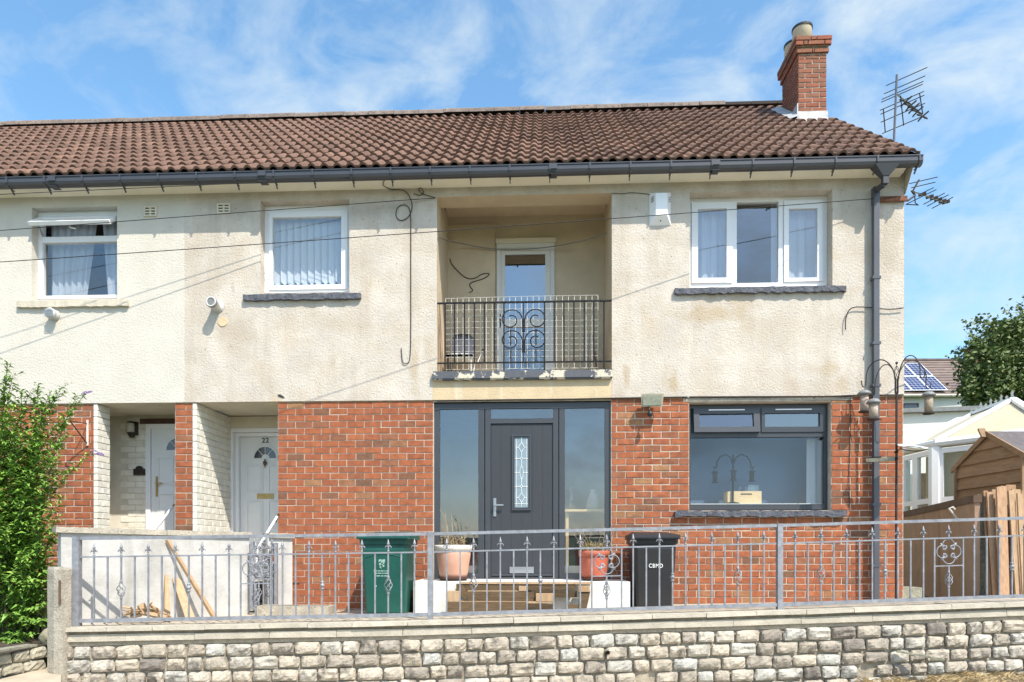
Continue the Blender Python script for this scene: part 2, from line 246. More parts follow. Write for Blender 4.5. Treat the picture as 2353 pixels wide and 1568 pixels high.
# ---------------------------------------------------------------- mesh builder and scene tree
class MB:
    def __init__(s, T=None): s.v = []; s.f = []; s.T = T
    def add(s, pts, faces):
        b = len(s.v)
        for p in pts:
            p = Vector(p); s.v.append(s.T(p) if s.T else p)
        s.f += [tuple(b + i for i in f) for f in faces]; return s
    def hexa(s, p):                             # 0-3 bottom ring, 4-7 top ring
        return s.add(p, [(3, 2, 1, 0), (4, 5, 6, 7), (0, 1, 5, 4), (1, 2, 6, 5), (2, 3, 7, 6), (3, 0, 4, 7)])
    def box(s, x0, x1, y0, y1, z0, z1):
        return s.hexa([(x0, y0, z0), (x1, y0, z0), (x1, y1, z0), (x0, y1, z0), (x0, y0, z1), (x1, y0, z1), (x1, y1, z1), (x0, y1, z1)])
    def quad(s, a, b, c, d): return s.add([a, b, c, d], [(0, 1, 2, 3)])
    def beam(s, p, q, w_, h_, up=(0, 0, 1)):
        p = Vector(p); q = Vector(q); d = (q - p).normalized(); u = Vector(up)
        a = d.cross(u)
        if a.length < 1e-4: a = d.cross(Vector((0, 1, 0)))
        a.normalize(); b = a.cross(d).normalized(); a *= w_ / 2; b *= h_ / 2
        return s.hexa([p - a - b, p + a - b, q + a - b, q - a - b, p - a + b, p + a + b, q + a + b, q - a + b])
    def tube(s, pts, r, n=6, caps=True, r1=None):
        pts = [Vector(p) for p in pts]; m = len(pts); V = []; Fc = []; prev = None
        for i, p in enumerate(pts):
            t = (pts[min(i + 1, m - 1)] - pts[max(i - 1, 0)])
            t = t.normalized() if t.length > 1e-9 else Vector((0, 0, 1))
            if prev is None:
                a = t.cross(Vector((0, 0, 1)))
                if a.length < 1e-3: a = t.cross(Vector((1, 0, 0)))
                a.normalize()
            else:
                a = prev - t * prev.dot(t)
                if a.length < 1e-6: a = t.cross(Vector((1, 0, 0)))
                a.normalize()
            prev = a; b = t.cross(a); rr = r if r1 is None else r + (r1 - r) * i / (m - 1)
            for k in range(n):
                an = 2 * math.pi * k / n; V.append(p + a * (rr * math.cos(an)) + b * (rr * math.sin(an)))
        for i in range(m - 1):
            for k in range(n):
                k2 = (k + 1) % n; Fc.append((i * n + k, i * n + k2, (i + 1) * n + k2, (i + 1) * n + k))
        if caps: Fc.append(tuple(range(n))[::-1]); Fc.append(tuple((m - 1) * n + k for k in range(n)))
        return s.add(V, Fc)
    def lathe(s, c, prof, n=16, axis=None):
        c = Vector(c); V = []; Fc = []; m = len(prof)
        for r, z in prof:
            for k in range(n):
                an = 2 * math.pi * k / n; p = Vector((r * math.cos(an), r * math.sin(an), z))
                if axis == 'y': p = Vector((p.x, -z, p.y))
                V.append(c + p)
        for i in range(m - 1):
            for k in range(n):
                k2 = (k + 1) % n; Fc.append((i * n + k, i * n + k2, (i + 1) * n + k2, (i + 1) * n + k))
        Fc.append(tuple(range(n))[::-1]); Fc.append(tuple((m - 1) * n + k for k in range(n)))
        return s.add(V, Fc)
    def prism(s, poly, y0, y1):                 # polygon in XZ, extruded along Y
        n = len(poly); V = [(x, y0, z) for x, z in poly] + [(x, y1, z) for x, z in poly]
        return s.add(V, [tuple(range(n)), tuple(range(2 * n - 1, n - 1, -1))] + [(i, n + i, n + (i + 1) % n, (i + 1) % n) for i in range(n)])
    def grid(s, nu, nv, fn):
        V = [fn(i / nu, j / nv) for j in range(nv + 1) for i in range(nu + 1)]
        return s.add(V, [(j * (nu + 1) + i, j * (nu + 1) + i + 1, (j + 1) * (nu + 1) + i + 1, (j + 1) * (nu + 1) + i) for j in range(nv) for i in range(nu)])
    def frame(s, x0, x1, z0, z1, y0, y1, t, tb=None, tt=None):
        tb = tb or t; tt = tt or t
        s.box(x0, x1, y0, y1, z0, z0 + tb); s.box(x0, x1, y0, y1, z1 - tt, z1)
        s.box(x0, x0 + t, y0, y1, z0 + tb, z1 - tt); s.box(x1 - t, x1, y0, y1, z0 + tb, z1 - tt); return s
    def mesh(s, name, mat, origin, smooth=False):
        me = bpy.data.meshes.new(name); me.from_pydata([tuple(v - origin) for v in s.v], [], s.f); me.update()
        me.materials.append(MATS[mat])
        if smooth:
            for p in me.polygons: p.use_smooth = True
        return me
    def build(s, name, mat, parent=None, smooth=False, label=None, kind=None):
        lo = Vector([min(v[i] for v in s.v) for i in range(3)]); hi = Vector([max(v[i] for v in s.v) for i in range(3)])
        ctr = (lo + hi) / 2
        o = bpy.data.objects.new(name, s.mesh(name, mat, ctr, smooth)); C.objects.link(o)
        o.location = ctr - WL[parent]; o.parent = parent; WL[o] = ctr
        if label: o['label'] = label
        if kind: o['kind'] = kind
        return o
def place(name, me, loc, parent, rot=None, scale=None):
    o = bpy.data.objects.new(name, me); C.objects.link(o); o.parent = parent; loc = Vector(loc)
    o.location = loc - WL[parent]; WL[o] = loc
    if rot: o.rotation_euler = rot
    if scale: o.scale = scale
    return o
def tag(o, label, cat, group=None, kind=None):
    o['label'] = label; o['category'] = cat
    if group: o['group'] = group
    if kind: o['kind'] = kind
    return o
def thing(name, label, cat, loc, group=None):
    o = bpy.data.objects.new(name, None); C.objects.link(o); o.location = loc; o.empty_display_size = 0.1; WL[o] = Vector(loc)
    return tag(o, label, cat, group)
def struct(o): o['kind'] = 'structure'; return o
def text_mb(body, size, pos, depth=0.002, mat='white_print', name='lettering', parent=None, sx=1.0, align='CENTER'):
    cu = bpy.data.curves.new('txt', 'FONT'); cu.body = body; cu.size = size; cu.align_x = align; cu.extrude = depth; cu.resolution_u = 2; cu.offset = size * 0.012; cu.space_character = 1.2 if len(body) > 2 else 1.1
    t = bpy.data.objects.new('txt', cu); C.objects.link(t); bpy.context.view_layer.update()
    me = bpy.data.meshes.new_from_object(t.evaluated_get(bpy.context.evaluated_depsgraph_get()))
    bpy.data.objects.remove(t)
    mb = MB(); p0 = Vector(pos)
    mb.add([p0 + Vector((v.co.x * sx, -v.co.z, v.co.y)) for v in me.vertices], [tuple(p.vertices) for p in me.polygons])
    bpy.data.meshes.remove(me)
    return mb.build(name, mat, parent)
# ---------------------------------------------------------------- terrain and setting
YZ = lambda x: -0.83 + 0.022 * (x + 4.2)            # yard level follows the slope of the street
def terrain(x, y):
    h = -1.6
    if y > -0.5: h = min(-0.85 + max(0, y - 6) * 0.15, 5.0)
    return h
mb = MB(); xs = [-300, -80, -30, -15, -9, 0, 9, 15, 30, 80, 300]; ys = [-400, -100, -40, -20, -0.6, -0.4, 3, 6, 10, 20, 30, 40, 60, 120, 400]
for j in range(len(ys) - 1):
    for i in range(len(xs) - 1):
        mb.quad(*[(x, y, terrain(x, y)) for x, y in ((xs[i], ys[j]), (xs[i + 1], ys[j]), (xs[i + 1], ys[j + 1]), (xs[i], ys[j + 1]))])
struct(mb.build('ground', 'grass'))
mb = MB(); mb.quad((-60, -14, -1.56), (60, -14, -1.56), (60, -6.2, -1.56), (-60, -6.2, -1.56)); struct(mb.build('road', 'tarmac'))
mb = MB(); mb.box(-60, 60, -4.4, -0.6, -1.7, -1.44); struct(mb.build('pavement', 'paving'))
mb = MB(); mb.box(-60, 60, -6.2, -4.4, -1.7, -1.445); struct(mb.build('verge', 'grass'))
mb = MB()
for i in range(40):
    a0, a1 = math.pi * (1 + i / 40), math.pi * (1 + (i + 1) / 40)
    f = lambda a: 9 + 4 * math.sin(a * 9) + 2.5 * math.sin(a * 23)
    mb.quad((230 * math.cos(a0), 230 * math.sin(a0), -3), (230 * math.cos(a1), 230 * math.sin(a1), -3), (300 * math.cos(a1), 300 * math.sin(a1), f(a1)), (300 * math.cos(a0), 300 * math.sin(a0), f(a0)))
struct(mb.build('hills', 'hill'))
# yard between the street wall and the houses (two sheets of concrete, sloping with the street)
def RP(k_or_q, is_k=False):                          # a point in plan on the railing line seen along image column q
    k = (k_or_q - CX) / F; d = 7.18 / (1 - 0.04 * k); return CAM + FWD * d + RGT * (k * d)
rdir = (RP(2000) - RP(300)).normalized(); rnrm = Vector((rdir.y, -rdir.x, 0))   # towards the street
P0 = RP(177); SLEN = (RP(2353) - P0).length + 2.2
SPOST = [0.0, (RP(989) - P0).length, (RP(1791) - P0).length]; SPOST.append(SPOST[2] + SPOST[2] - SPOST[1])
ZPOST = [-0.752, -0.700, -0.607, -0.49]
def zbase(s):
    for i in range(3):
        if s <= SPOST[i + 1] or i == 2:
            return ZPOST[i] + (ZPOST[i + 1] - ZPOST[i]) * (s - SPOST[i]) / (SPOST[i + 1] - SPOST[i])
def RT(p):                                           # local (along, out towards street, height over base) -> world
    s, n, h = p; b = P0 + rdir * s + rnrm * n; return Vector((b.x, b.y, zbase(s) + h))
mb = MB(); NS = 24
for i in range(NS):
    s0, s1 = -0.25 + (SLEN + 0.25) * i / NS, -0.25 + (SLEN + 0.25) * (i + 1) / NS
    a = RT((s0, -0.08, -0.035)); b = RT((s1, -0.08, -0.035)); mb.quad(a, b, (b.x, 0.25, YZ(b.x)), (a.x, 0.25, YZ(a.x)))
struct(mb.build('yard', 'yard'))

# ---------------------------------------------------------------- the terrace: measured edges
XR = X_(2078); XS = X_(424); XL = -12.6
ZB = (Z_(925, 430) + Z_(921, 1000) + Z_(907, 2070)) / 3
ZSOF = Z_(409, 2000); ZTOP = ZSOF + 0.05
HB = 7.6                                             # house depth
left = thing('terraced_house', 'cream rendered terraced house at the left edge, its top window vent propped open', 'house', ((XL + XS) / 2, 0, YZ(-5)))
main = thing('terraced_house', 'stained rendered end terrace house with a balcony over the dark grey front door', 'house', ((XR + XS) / 2, 0, YZ(0)))

def cells(mb, x0, x1, z0, z1, Y, holes):
    xs = sorted({x0, x1, *[h[0] for h in holes], *[h[1] for h in holes]}); zs = sorted({z0, z1, *[h[2] for h in holes], *[h[3] for h in holes]})
    xs = [x for x in xs if x0 <= x <= x1]; zs = [z for z in zs if z0 <= z <= z1]
    for i in range(len(xs) - 1):
        for j in range(len(zs) - 1):
            cx, cz = (xs[i] + xs[i + 1]) / 2, (zs[j] + zs[j + 1]) / 2
            if not any(h[0] < cx < h[1] and h[2] < cz < h[3] for h in holes):
                mb.quad((xs[i], Y, zs[j]), (xs[i + 1], Y, zs[j]), (xs[i + 1], Y, zs[j + 1]), (xs[i], Y, zs[j + 1]))
def reveal(mb, h, Y0, Y1, sides='lrtb'):
    x0, x1, z0, z1 = h[:4]
    if 'l' in sides: mb.quad((x0, Y0, z0), (x0, Y1, z0), (x0, Y1, z1), (x0, Y0, z1))
    if 'r' in sides: mb.quad((x1, Y1, z0), (x1, Y0, z0), (x1, Y0, z1), (x1, Y1, z1))
    if 't' in sides: mb.quad((x0, Y0, z1), (x0, Y1, z1), (x1, Y1, z1), (x1, Y0, z1))
    if 'b' in sides: mb.quad((x0, Y1, z0), (x0, Y0, z0), (x1, Y0, z0), (x1, Y1, z0))
W1 = (X_(73), X_(269), Z_(688, 170), Z_(476, 170)); W2 = (X_(598.5), X_(802.5), Z_(674, 700), Z_(460, 700))
W3 = (X_(1585), X_(1913), Z_(660, 1750), Z_(438.5, 1750)); BAL = (X_(1004), X_(1406), Z_(854, 1200), Z_(448, 1200))
mb = MB(); cells(mb, XL, XS, ZB, ZTOP, 0, [W1]); reveal(mb, W1, 0, 0.12)
mb.quad((XL, 0, ZB), (XL, 0.03, ZB), (XS, 0.03, ZB), (XS, 0, ZB))
mb.quad((XL, 0, ZB), (XL, 0, ZTOP), (XL, HB, ZTOP), (XL, HB, ZB)); mb.quad((XL, HB, ZB), (XL, HB, ZTOP), (XS, HB, ZTOP), (XS, HB, ZB))
mb.build('render_wall', 'render_left', left)
SP = (X_(994), X_(1406), ZB, Z_(869, 1200))           # stained band under the balcony
mb = MB(); cells(mb, XS, XR, ZB, ZTOP, 0.001, [W2, W3, BAL, SP]); reveal(mb, W2, 0.001, 0.14); reveal(mb, W3, 0.001, 0.17); 
mb.quad((XS, 0, ZB), (XS, 0.03, ZB), (XR, 0.03, ZB), (XR, 0, ZB))
mb.quad((XR, 0, ZB), (XR, HB, ZB), (XR, HB, ZTOP), (XR, 0, ZTOP)); mb.quad((XS, HB, ZB), (XS, HB, ZTOP), (XR, HB, ZTOP), (XR, HB, ZB))
ZRID = Z_(243, 1850, 3.5)
mb.add([(XR, 0, ZTOP), (XR, HB, ZTOP), (XR, 3.5, ZRID - 0.25)], [(0, 1, 2)])
mb.build('render_wall', 'render_right', main)
mb = MB(); mb.box(SP[0], SP[1], 0.004, 0.06, SP[2], SP[3] + 0.02); mb.build('spandrel_band', 'render_spandrel', main)

# ground floor openings
PB, BF = 0.026, 0.019                                # mortar plane and brick face
P1 = (X_(220), X_(400), -2.0, ZB); P2 = (X_(448), X_(637), -2.0, ZB)
DO = (X_(996), X_(1404.5), Z_(1336, 1200, .03), Z_(922, 1200)); GW = (X_(1584.5), X_(1911.5), Z_(1173, 1750), Z_(924, 1750))
mb = MB(); cells(mb, XL, X_(400), -1.6, ZB, PB, [P1]); reveal(mb, P1, PB, 0.28, 'l'); mb.build('brick_wall', 'mortar', left); bwl = mb and C.objects[-1]
mb = MB(); cells(mb, X_(400), XR, -1.6, ZB, PB, [P2, DO, GW]); reveal(mb, DO, PB, 0.2, 'lrb'); reveal(mb, GW, PB, 0.2)
mb.quad((XR - .01, PB, -1.6), (XR - .01, HB, -1.6), (XR - .01, HB, ZB), (XR - .01, PB, ZB)); mb.quad((X_(400), 0.26, -1.6), (X_(400), PB, -1.6), (X_(400), PB, ZB), (X_(400), 0.26, ZB))
bwm = mb.build('brick_wall', 'mortar', main)
bwl = [o for o in C.objects if o.parent == left and o.name.startswith('brick_wall')][0]

# bricks, each one an object
PITCH, BLEN, JT = 0.0852, 0.2275, 0.0128
def brick_mesh(seed, mat, lx=BLEN - JT, lz=PITCH - JT, nm='brick_mesh'):
    rr = random.Random(seed); j = lambda a: rr.uniform(-a, a); b = 0.004; m = MB()
    x, z = lx / 2, lz / 2
    back = [(-x, 0.05, -z), (x, 0.05, -z), (x, 0.05, z), (-x, 0.05, z)]
    mid = [(-x + j(.002), b, -z + j(.003)), (x + j(.002), b, -z + j(.003)), (x + j(.002), b, z + j(.003)), (-x + j(.002), b, z + j(.003))]
    fr = [(-x + b + j(.003), j(.0025), -z + b + j(.002)), (x - b + j(.003), j(.0025), -z + b + j(.002)), (x - b + j(.003), j(.0025), z - b + j(.002)), (-x + b + j(.003), j(.0025), z - b + j(.002))]
    m.add(back + mid + fr, [(8, 9, 10, 11)] + [(k, (k + 1) % 4, 4 + (k + 1) % 4, 4 + k) for k in range(4)] + [(4 + k, 4 + (k + 1) % 4, 8 + (k + 1) % 4, 8 + k) for k in range(4)])
    return m.mesh(nm, mat, Vector((0, 0, 0)))
BM = [brick_mesh(i, 'brick') for i in range(10)]
def courses(x0, x1, ztop, zbot, holes, off=0.0):
    out = []; k = 0; z1 = ztop
    while z1 - PITCH > zbot - 0.04:
        z0 = z1 - PITCH; zc = (z0 + z1) / 2; segs = [(x0, x1)]
        for h in holes:
            if h[2] - 0.02 < zc < h[3] + 0.02:
                ns = []
                for a, b in segs:
                    if h[1] <= a or h[0] >= b: ns.append((a, b)); continue
                    if h[0] > a: ns.append((a, h[0]))
                    if h[1] < b: ns.append((h[1], b))
                segs = ns
        for a, b in segs:
            st = off + (BLEN / 2 if k % 2 else 0); x = st + math.floor((a - st) / BLEN) * BLEN; cuts = [a]
            while x < b:
                if x > a + 0.055 and x < b - 0.055: cuts.append(x + random.uniform(-.006, .006))
                x += BLEN
            cuts.append(b)
            for i in range(len(cuts) - 1): out.append((cuts[i], cuts[i + 1], z0, z1))
        z1 = z0; k += 1
    return out
def lay(lst, parent, Y, limit=300, mats=('brick', 'brick_joined'), name='brick'):
    lst = sorted(lst, key=lambda c: -c[4])
    for i, (a, b, z0, z1, _) in enumerate(lst[:limit]):
        place(name, random.choice(BM), ((a + b) / 2, Y + random.uniform(-.003, .003), (z0 + z1) / 2), parent, (0, random.uniform(-.004, .004), 0), ((b - a - JT) / (BLEN - JT), 1, 1))
    if lst[limit:]:
        m = MB()
        for a, b, z0, z1, _ in lst[limit:]:
            m.box(a + JT / 2, b - JT / 2, Y + random.uniform(-.003, .003), Y + .03, z0 + JT / 2, z1 - JT / 2)
        m.build(name, mats[1], parent, kind='stuff')
def vis(c, lowhide):                                  # how large a brick shows: bricks behind plants, bins and steps count less
    x = (c[0] + c[1]) / 2; z = (c[2] + c[3]) / 2; s = (c[1] - c[0]) * (0.5 if z < YZ(x) + 0.1 else 1)
    return s * (1 + 0.02 * x) * (1 + 0.02 * z)
cl = courses(XL, X_(400), ZB - .006, -1.3, [P1])
lay([(*c, vis(c, 0)) for c in cl], bwl, BF)
cm = courses(X_(400), XR - 0.004, ZB - .006, -1.0, [P2, (DO[0] - .004, DO[1] + .004, -2, ZB), (GW[0], GW[1], GW[2], GW[3] + 0.03)], off=0.06)
cm = [c for c in cm if c[3] > YZ((c[0] + c[1]) / 2) - 0.06]
lay([(*c, vis(c, 0)) for c in cm], bwm, BF)
# concrete lintel over the kitchen window
mb = MB(); mb.box(X_(1570), X_(1960), 0.012, 0.03, ZB - 0.05, ZB - 0.006); mb.build('window_lintel', 'concrete', main)

# ---------------------------------------------------------------- porches
def white_bricks(parent, x, y0, y1, z0, z1, flip=1):   # painted brickwork on a side wall facing +X
    wall = MB(); wall.quad((x, y0, z0), (x, y1, z0), (x, y1, z1), (x, y0, z1)); wl = wall.build('painted_wall', 'white_mortar', parent)
    k = 0; z = z1
    m0 = MB(); a, h = 0.5, (PITCH - 0.007) / 2
    while z - PITCH > z0:
        cuts = [y0]; y = y0 + (BLEN / 2 if k % 2 else BLEN) 
        while y < y1 - .04: cuts.append(y); y += BLEN
        cuts.append(y1)
        for i in range(len(cuts) - 1):
            ln = cuts[i + 1] - cuts[i] - 0.006
            place('painted_brick', WBM[k % 4], (x + 0.012, (cuts[i] + cuts[i + 1]) / 2, z - PITCH / 2), wl, (0, 0, R(90)), (ln / (BLEN - JT), 1, 1))
        z -= PITCH; k += 1
    return wl
WBM = [brick_mesh(50 + i, 'white_brick', lz=PITCH - 0.007, nm='painted_brick_mesh') for i in range(4)]
DP1, DP2 = 0.88, 1.05
x1i = P1[0]
white_bricks(left, x1i, 0.012, 0.285, -0.6, ZB - .004)
mb = MB(); mb.box(x1i - 0.4, x1i - 0.003, 0.285, 0.30, -1.4, ZB)   # back of the short pier
xb = X_(340, DP1)
mb.quad((x1i - .4, DP1, -1.4), (xb + 0.9, DP1, -1.4), (xb + .9, DP1, ZB + .3), (x1i - .4, DP1, ZB + .3))
mb.quad((x1i - .4, 0.3, -1.4), (x1i - .4, DP1, -1.4), (x1i - .4, DP1, ZB + .3), (x1i - .4, .3, ZB + .3))
mb.build('porch_wall', 'cream_wall', left)
pbk = MB(); pbk.quad((x1i - .39, DP1 - .004, -1.4), (xb, DP1 - .004, -1.4), (xb, DP1 - .004, ZB), (x1i - .39, DP1 - .004, ZB))
pw = pbk.build('painted_wall', 'white_mortar', left)
z = ZB - 0.02; k = 0
while z > -0.5:                                        # the shaded painted courses at the back of the porch
    x = x1i - .1 - (BLEN / 2 if k % 2 else 0)
    while x < xb - 0.04:
        ln = min(BLEN, xb - x)
        place('painted_brick', WBM[k % 4], (x + ln / 2, DP1 - 0.012, z - PITCH / 2), pw, None, ((ln - .006) / (BLEN - JT), 1, 1)); x += BLEN
    z -= PITCH; k += 1
mb = MB(); mb.box(x1i - .41, P1[1] + .02, 0.031, DP1 + .3, ZB + 0.0005, ZB + .05); mb.build('porch_ceiling', 'cream_wall', left)
mb = MB(); mb.box(P2[0] - .02, P2[1] + .02, 0.031, 0.55, ZB + 0.0005, ZB + .05); mb.box(P2[0] - .02, P2[1] + .4, 0.55, DP2 + .3, ZB + .02, ZB + .07); mb.build('porch_ceiling', 'cream_wall', main)
white_bricks(main, P2[0], 0.012, DP2, -0.6, ZB - .004)
mb = MB(); mb.quad((P2[0], DP2 + .16, -1.4), (P2[1] + .6, DP2 + .16, -1.4), (P2[1] + .6, DP2 + .16, ZB + .3), (P2[0], DP2 + .16, ZB + .3))
mb.quad((P2[1] + .3, PB, -1.4), (P2[1] + .3, DP2, -1.4), (P2[1] + .3, DP2, ZB), (P2[1] + .3, PB, ZB)); mb.quad((P2[1], PB, -1.4), (P2[1], 0.26, -1.4), (P2[1], 0.26, ZB), (P2[1], PB, ZB))
mb.build('porch_wall', 'cream_wall', main)
mb = MB(); mb.quad((x1i - .4, .0, -.42), (P2[1] + .3, 0, -.42), (P2[1] + .3, DP2, -.42), (x1i - .4, DP2, -.42)); mb.build('porch_floor', 'yard', main)
zl0, zl1 = Z_(958, 580, DP2), Z_(934, 580, DP2)
mb = MB(); mb.box(P2[0] + 0.004, P2[1] + .3, DP2 - .02, DP2 + .05, zl0, zl1 + .1); mb.build('porch_beam', 'dark_paint', main)
mb = MB(); mb.box(X_(322, DP1 - .02), xb + .8, DP1 - .03, DP1 + .02, Z_(975, 360, DP1), Z_(963, 360, DP1)); mb.build('porch_beam', 'dark_paint', left)

def panel_door(parent, x0, y, z0, wd, h, brass, label=None, number=None):
    d = MB(); d.box(x0, x0 + wd, y, y + .045, z0, z0 + h); d = d.build('front_door', 'door_white', parent, label=label)
    def moulding(px0, px1, pz0, pz1):
        m = MB(); m.frame(px0, px1, pz0, pz1, y - .010, y, .014); m.box(px0 + .03, px1 - .03, y - .008, y, pz0 + .03, pz1 - .03); m.build('door_panel', 'door_white', d)
    zz = lambda f: z0 + f * h
    zt_ = z0 + h
    for (a, b) in ((0.13, 0.45), (0.56, 0.88)):
        moulding(x0 + a * wd, x0 + b * wd, zt_ - .82, zt_ - .42); moulding(x0 + a * wd, x0 + b * wd, zt_ - 1.60, zt_ - .945)
    cx_, cz_, r_ = x0 + wd / 2, z0 + h - .315, .168
    arc = [(cx_ + r_ * math.cos(a), cz_ + r_ * math.sin(a)) for a in [math.pi * i / 12 for i in range(13)]]
    inner = [(cx_ + r_ * .36 * math.cos(a), cz_ + r_ * .36 * math.sin(a)) for a in [math.pi * i / 8 for i in range(8, -1, -1)]]
    m = MB(); m.prism(arc + inner, y - .006, y); m.build('fan_light', 'glass_dark', d)
    m = MB()
    rim = r_ * 1.15
    for i in range(12):
        a0, a1 = math.pi * i / 12, math.pi * (i + 1) / 12
        m.prism([(cx_ + r_ * math.cos(a0), cz_ + r_ * math.sin(a0)), (cx_ + rim * math.cos(a0), cz_ + rim * math.sin(a0)), (cx_ + rim * math.cos(a1), cz_ + rim * math.sin(a1)), (cx_ + r_ * math.cos(a1), cz_ + r_ * math.sin(a1))], y - .014, y)
    for a in (math.pi * .27, math.pi * .5, math.pi * .73):
        m.beam((cx_ + r_ * .36 * math.cos(a), y - .008, cz_ + r_ * .36 * math.sin(a)), (cx_ + r_ * math.cos(a), y - .008, cz_ + r_ * math.sin(a)), .008, .012, (0, 1, 0))
    m.build('fan_light_frame', 'door_white', d)
    return d, cx_, zz
m_ = mk('glass_dark', (0.035, 0.05, 0.075), 0.08, 0.3, 6, spec=0.8)
# door frame and door of number 22
fx0 = X_(529, DP2); zf1 = Z_(985, 580, DP2)
mb = MB(); mb.frame(fx0, fx0 + 0.98, -.42, zf1, DP2 - .03, DP2 + .15, .055); mb.frame(fx0 + .058, fx0 + .922, -.41, zf1 - .058, DP2 + .04, DP2 + .15, .05); mb.build('door_frame', 'upvc', main)
mb = MB(); mb.box(fx0 - .03, fx0 + 1.0, DP2 - .035, DP2 + .05, zf1 + .003, Z_(958, 580, DP2) - .003); mb.build('door_head_board', 'cream_wall', main)
d22, dcx, zz = panel_door(main, fx0 + .11, DP2 + .10, -.40, 0.76, zf1 - .11 + .40, True, label='white panelled door numbered 22')
text_mb('22', 0.105, (dcx, DP2 + .092, zf1 - .11 - .085), mat='rim_black', name='door_number', parent=d22)
m = MB(); m.lathe((dcx, DP2 + .074, zf1 - .11 - .395), [(.004, .065), (.012, .06), (.006, .045), (.022, .03), (.03, .01), (.026, -.015), (.012, -.035), (.006, -.045), (.009, -.055), (.002, -.065)], 8); m.build('door_knocker', 'dark_brass', d22)
zlb = zf1 - .11 - .92; m = MB(); m.frame(dcx - .125, dcx + .125, zlb, zlb + .075, DP2 + .088, DP2 + .10, .010); m.box(dcx - .115, dcx + .115, DP2 + .092, DP2 + .10, zlb + .010, zlb + .065); m.build('letterbox', 'brass', d22)
fx1 = X_(339, DP1)
mb = MB(); mb.frame(fx1, fx1 + 0.98, -.42, Z_(976, 370, DP1), DP1 - .05, DP1 - .006, .07); mb.build('door_frame', 'upvc', left)
d20, _, zq = panel_door(left, fx1 + .075, DP1 - .03, -.40, 0.80, Z_(981, 370, DP1) + .40 - .03, True)
m = MB(); p = at(358, 1112, DP1 - .04); m.box(p.x, p.x + .03, DP1 - .045, DP1 - .031, Z_(1142, 358, DP1), Z_(1096, 358, DP1)); m.box(p.x + .01, p.x + .11, DP1 - .08, DP1 - .065, p.z - .002, p.z + .014); m.box(p.x + .01, p.x + .022, DP1 - .066, DP1 - .044, p.z - .002, p.z + .014); m.build('door_handle', 'brass', d20)
# the small things fixed in the porches
p = at(300, 986, DP1 - .1)
t = thing('porch_light', 'half-round bulkhead wall light with cream glass beside the white door of the left porch', 'light', (p.x, DP1 - .01, p.z))
m = MB(); m.lathe((p.x, DP1 - .07, p.z + .0), [(.028, -.12), (.05, -.075), (.062, -.06), (.062, -.05)], 12); m.lathe((p.x, DP1 - .07, p.z), [(.065, .085), (.062, .105), (.03, .115)], 12); m.box(p.x - .045, p.x + .065, DP1 - .07, DP1 - .012, p.z - .08, p.z + .11); m.build('lamp_body', 'dark_iron', t)
m = MB(); m.lathe((p.x - .01, DP1 - .085, p.z), [(.045, -.05), (.056, -.03), (.056, .065), (.05, .085)], 12); m.build('lamp_glass', 'bulkhead_glass', t, True)
p = at(322.5, 1083, DP1)
m = MB(); W_, H_ = .085, .06
m.prism([(p.x - W_, p.z - H_), (p.x + W_, p.z - H_), (p.x + W_, p.z + .03)] + [(p.x + .055 * math.cos(a), p.z + .03 + .045 * math.sin(a)) for a in [math.pi * i / 8 for i in range(9)]] + [(p.x - W_, p.z + .03)], DP1 - .034, DP1 - .018)
tag(m.build('wall_plaque', 'dark_iron'), 'dark arched number plaque on the cream wall of the left porch', 'plaque')

# ---------------------------------------------------------------- windows
def room(parent, x0, x1, z0, z1, y0, dep, mat='interior'):
    m = MB(); e = .25
    a, b, c, d_ = x0 - e, x1 + e, z0 - e * .8, z1 + .12; y1 = y0 + dep
    m.quad((a, y1, c), (b, y1, c), (b, y1, d_), (a, y1, d_)); m.quad((a, y0, c), (a, y1, c), (a, y1, d_), (a, y0, d_)); m.quad((b, y1, c), (b, y0, c), (b, y0, d_), (b, y1, d_))
    m.quad((a, y0, d_), (a, y1, d_), (b, y1, d_), (b, y0, d_)); m.quad((a, y1, c), (a, y0, c), (b, y0, c), (b, y1, c))
    cells(m, a, b, c, d_, y0, [(x0, x1, z0, z1)])
    return m.build('room_interior', mat, parent)
def curtain(parent, x0, x1, z0, z1, y, folds, mat='net_curtain', x0b=None, x1b=None, name='curtain'):
    x0b = x0 if x0b is None else x0b; x1b = x1 if x1b is None else x1b
    m = MB(); ph = random.random() * 6
    def fn(u, v):
        a = x0b + (x0 - x0b) * v; b = x1b + (x1 - x1b) * v
        return (a + (b - a) * u, y + .018 * math.sin(u * folds * 6.28 + ph + v) + .009 * math.sin(u * folds * 15 + ph * 2), z0 + (z1 - z0) * v)
    m.grid(int(folds * 10), 3, fn); return m.build(name, mat, parent, True)
def pane(parent, x0, x1, z0, z1, y, mat='glass'):
    m = MB(); m.quad((x0, y, z0), (x1, y, z0), (x1, y, z1), (x0, y, z1)); return m.build('pane', mat, parent)
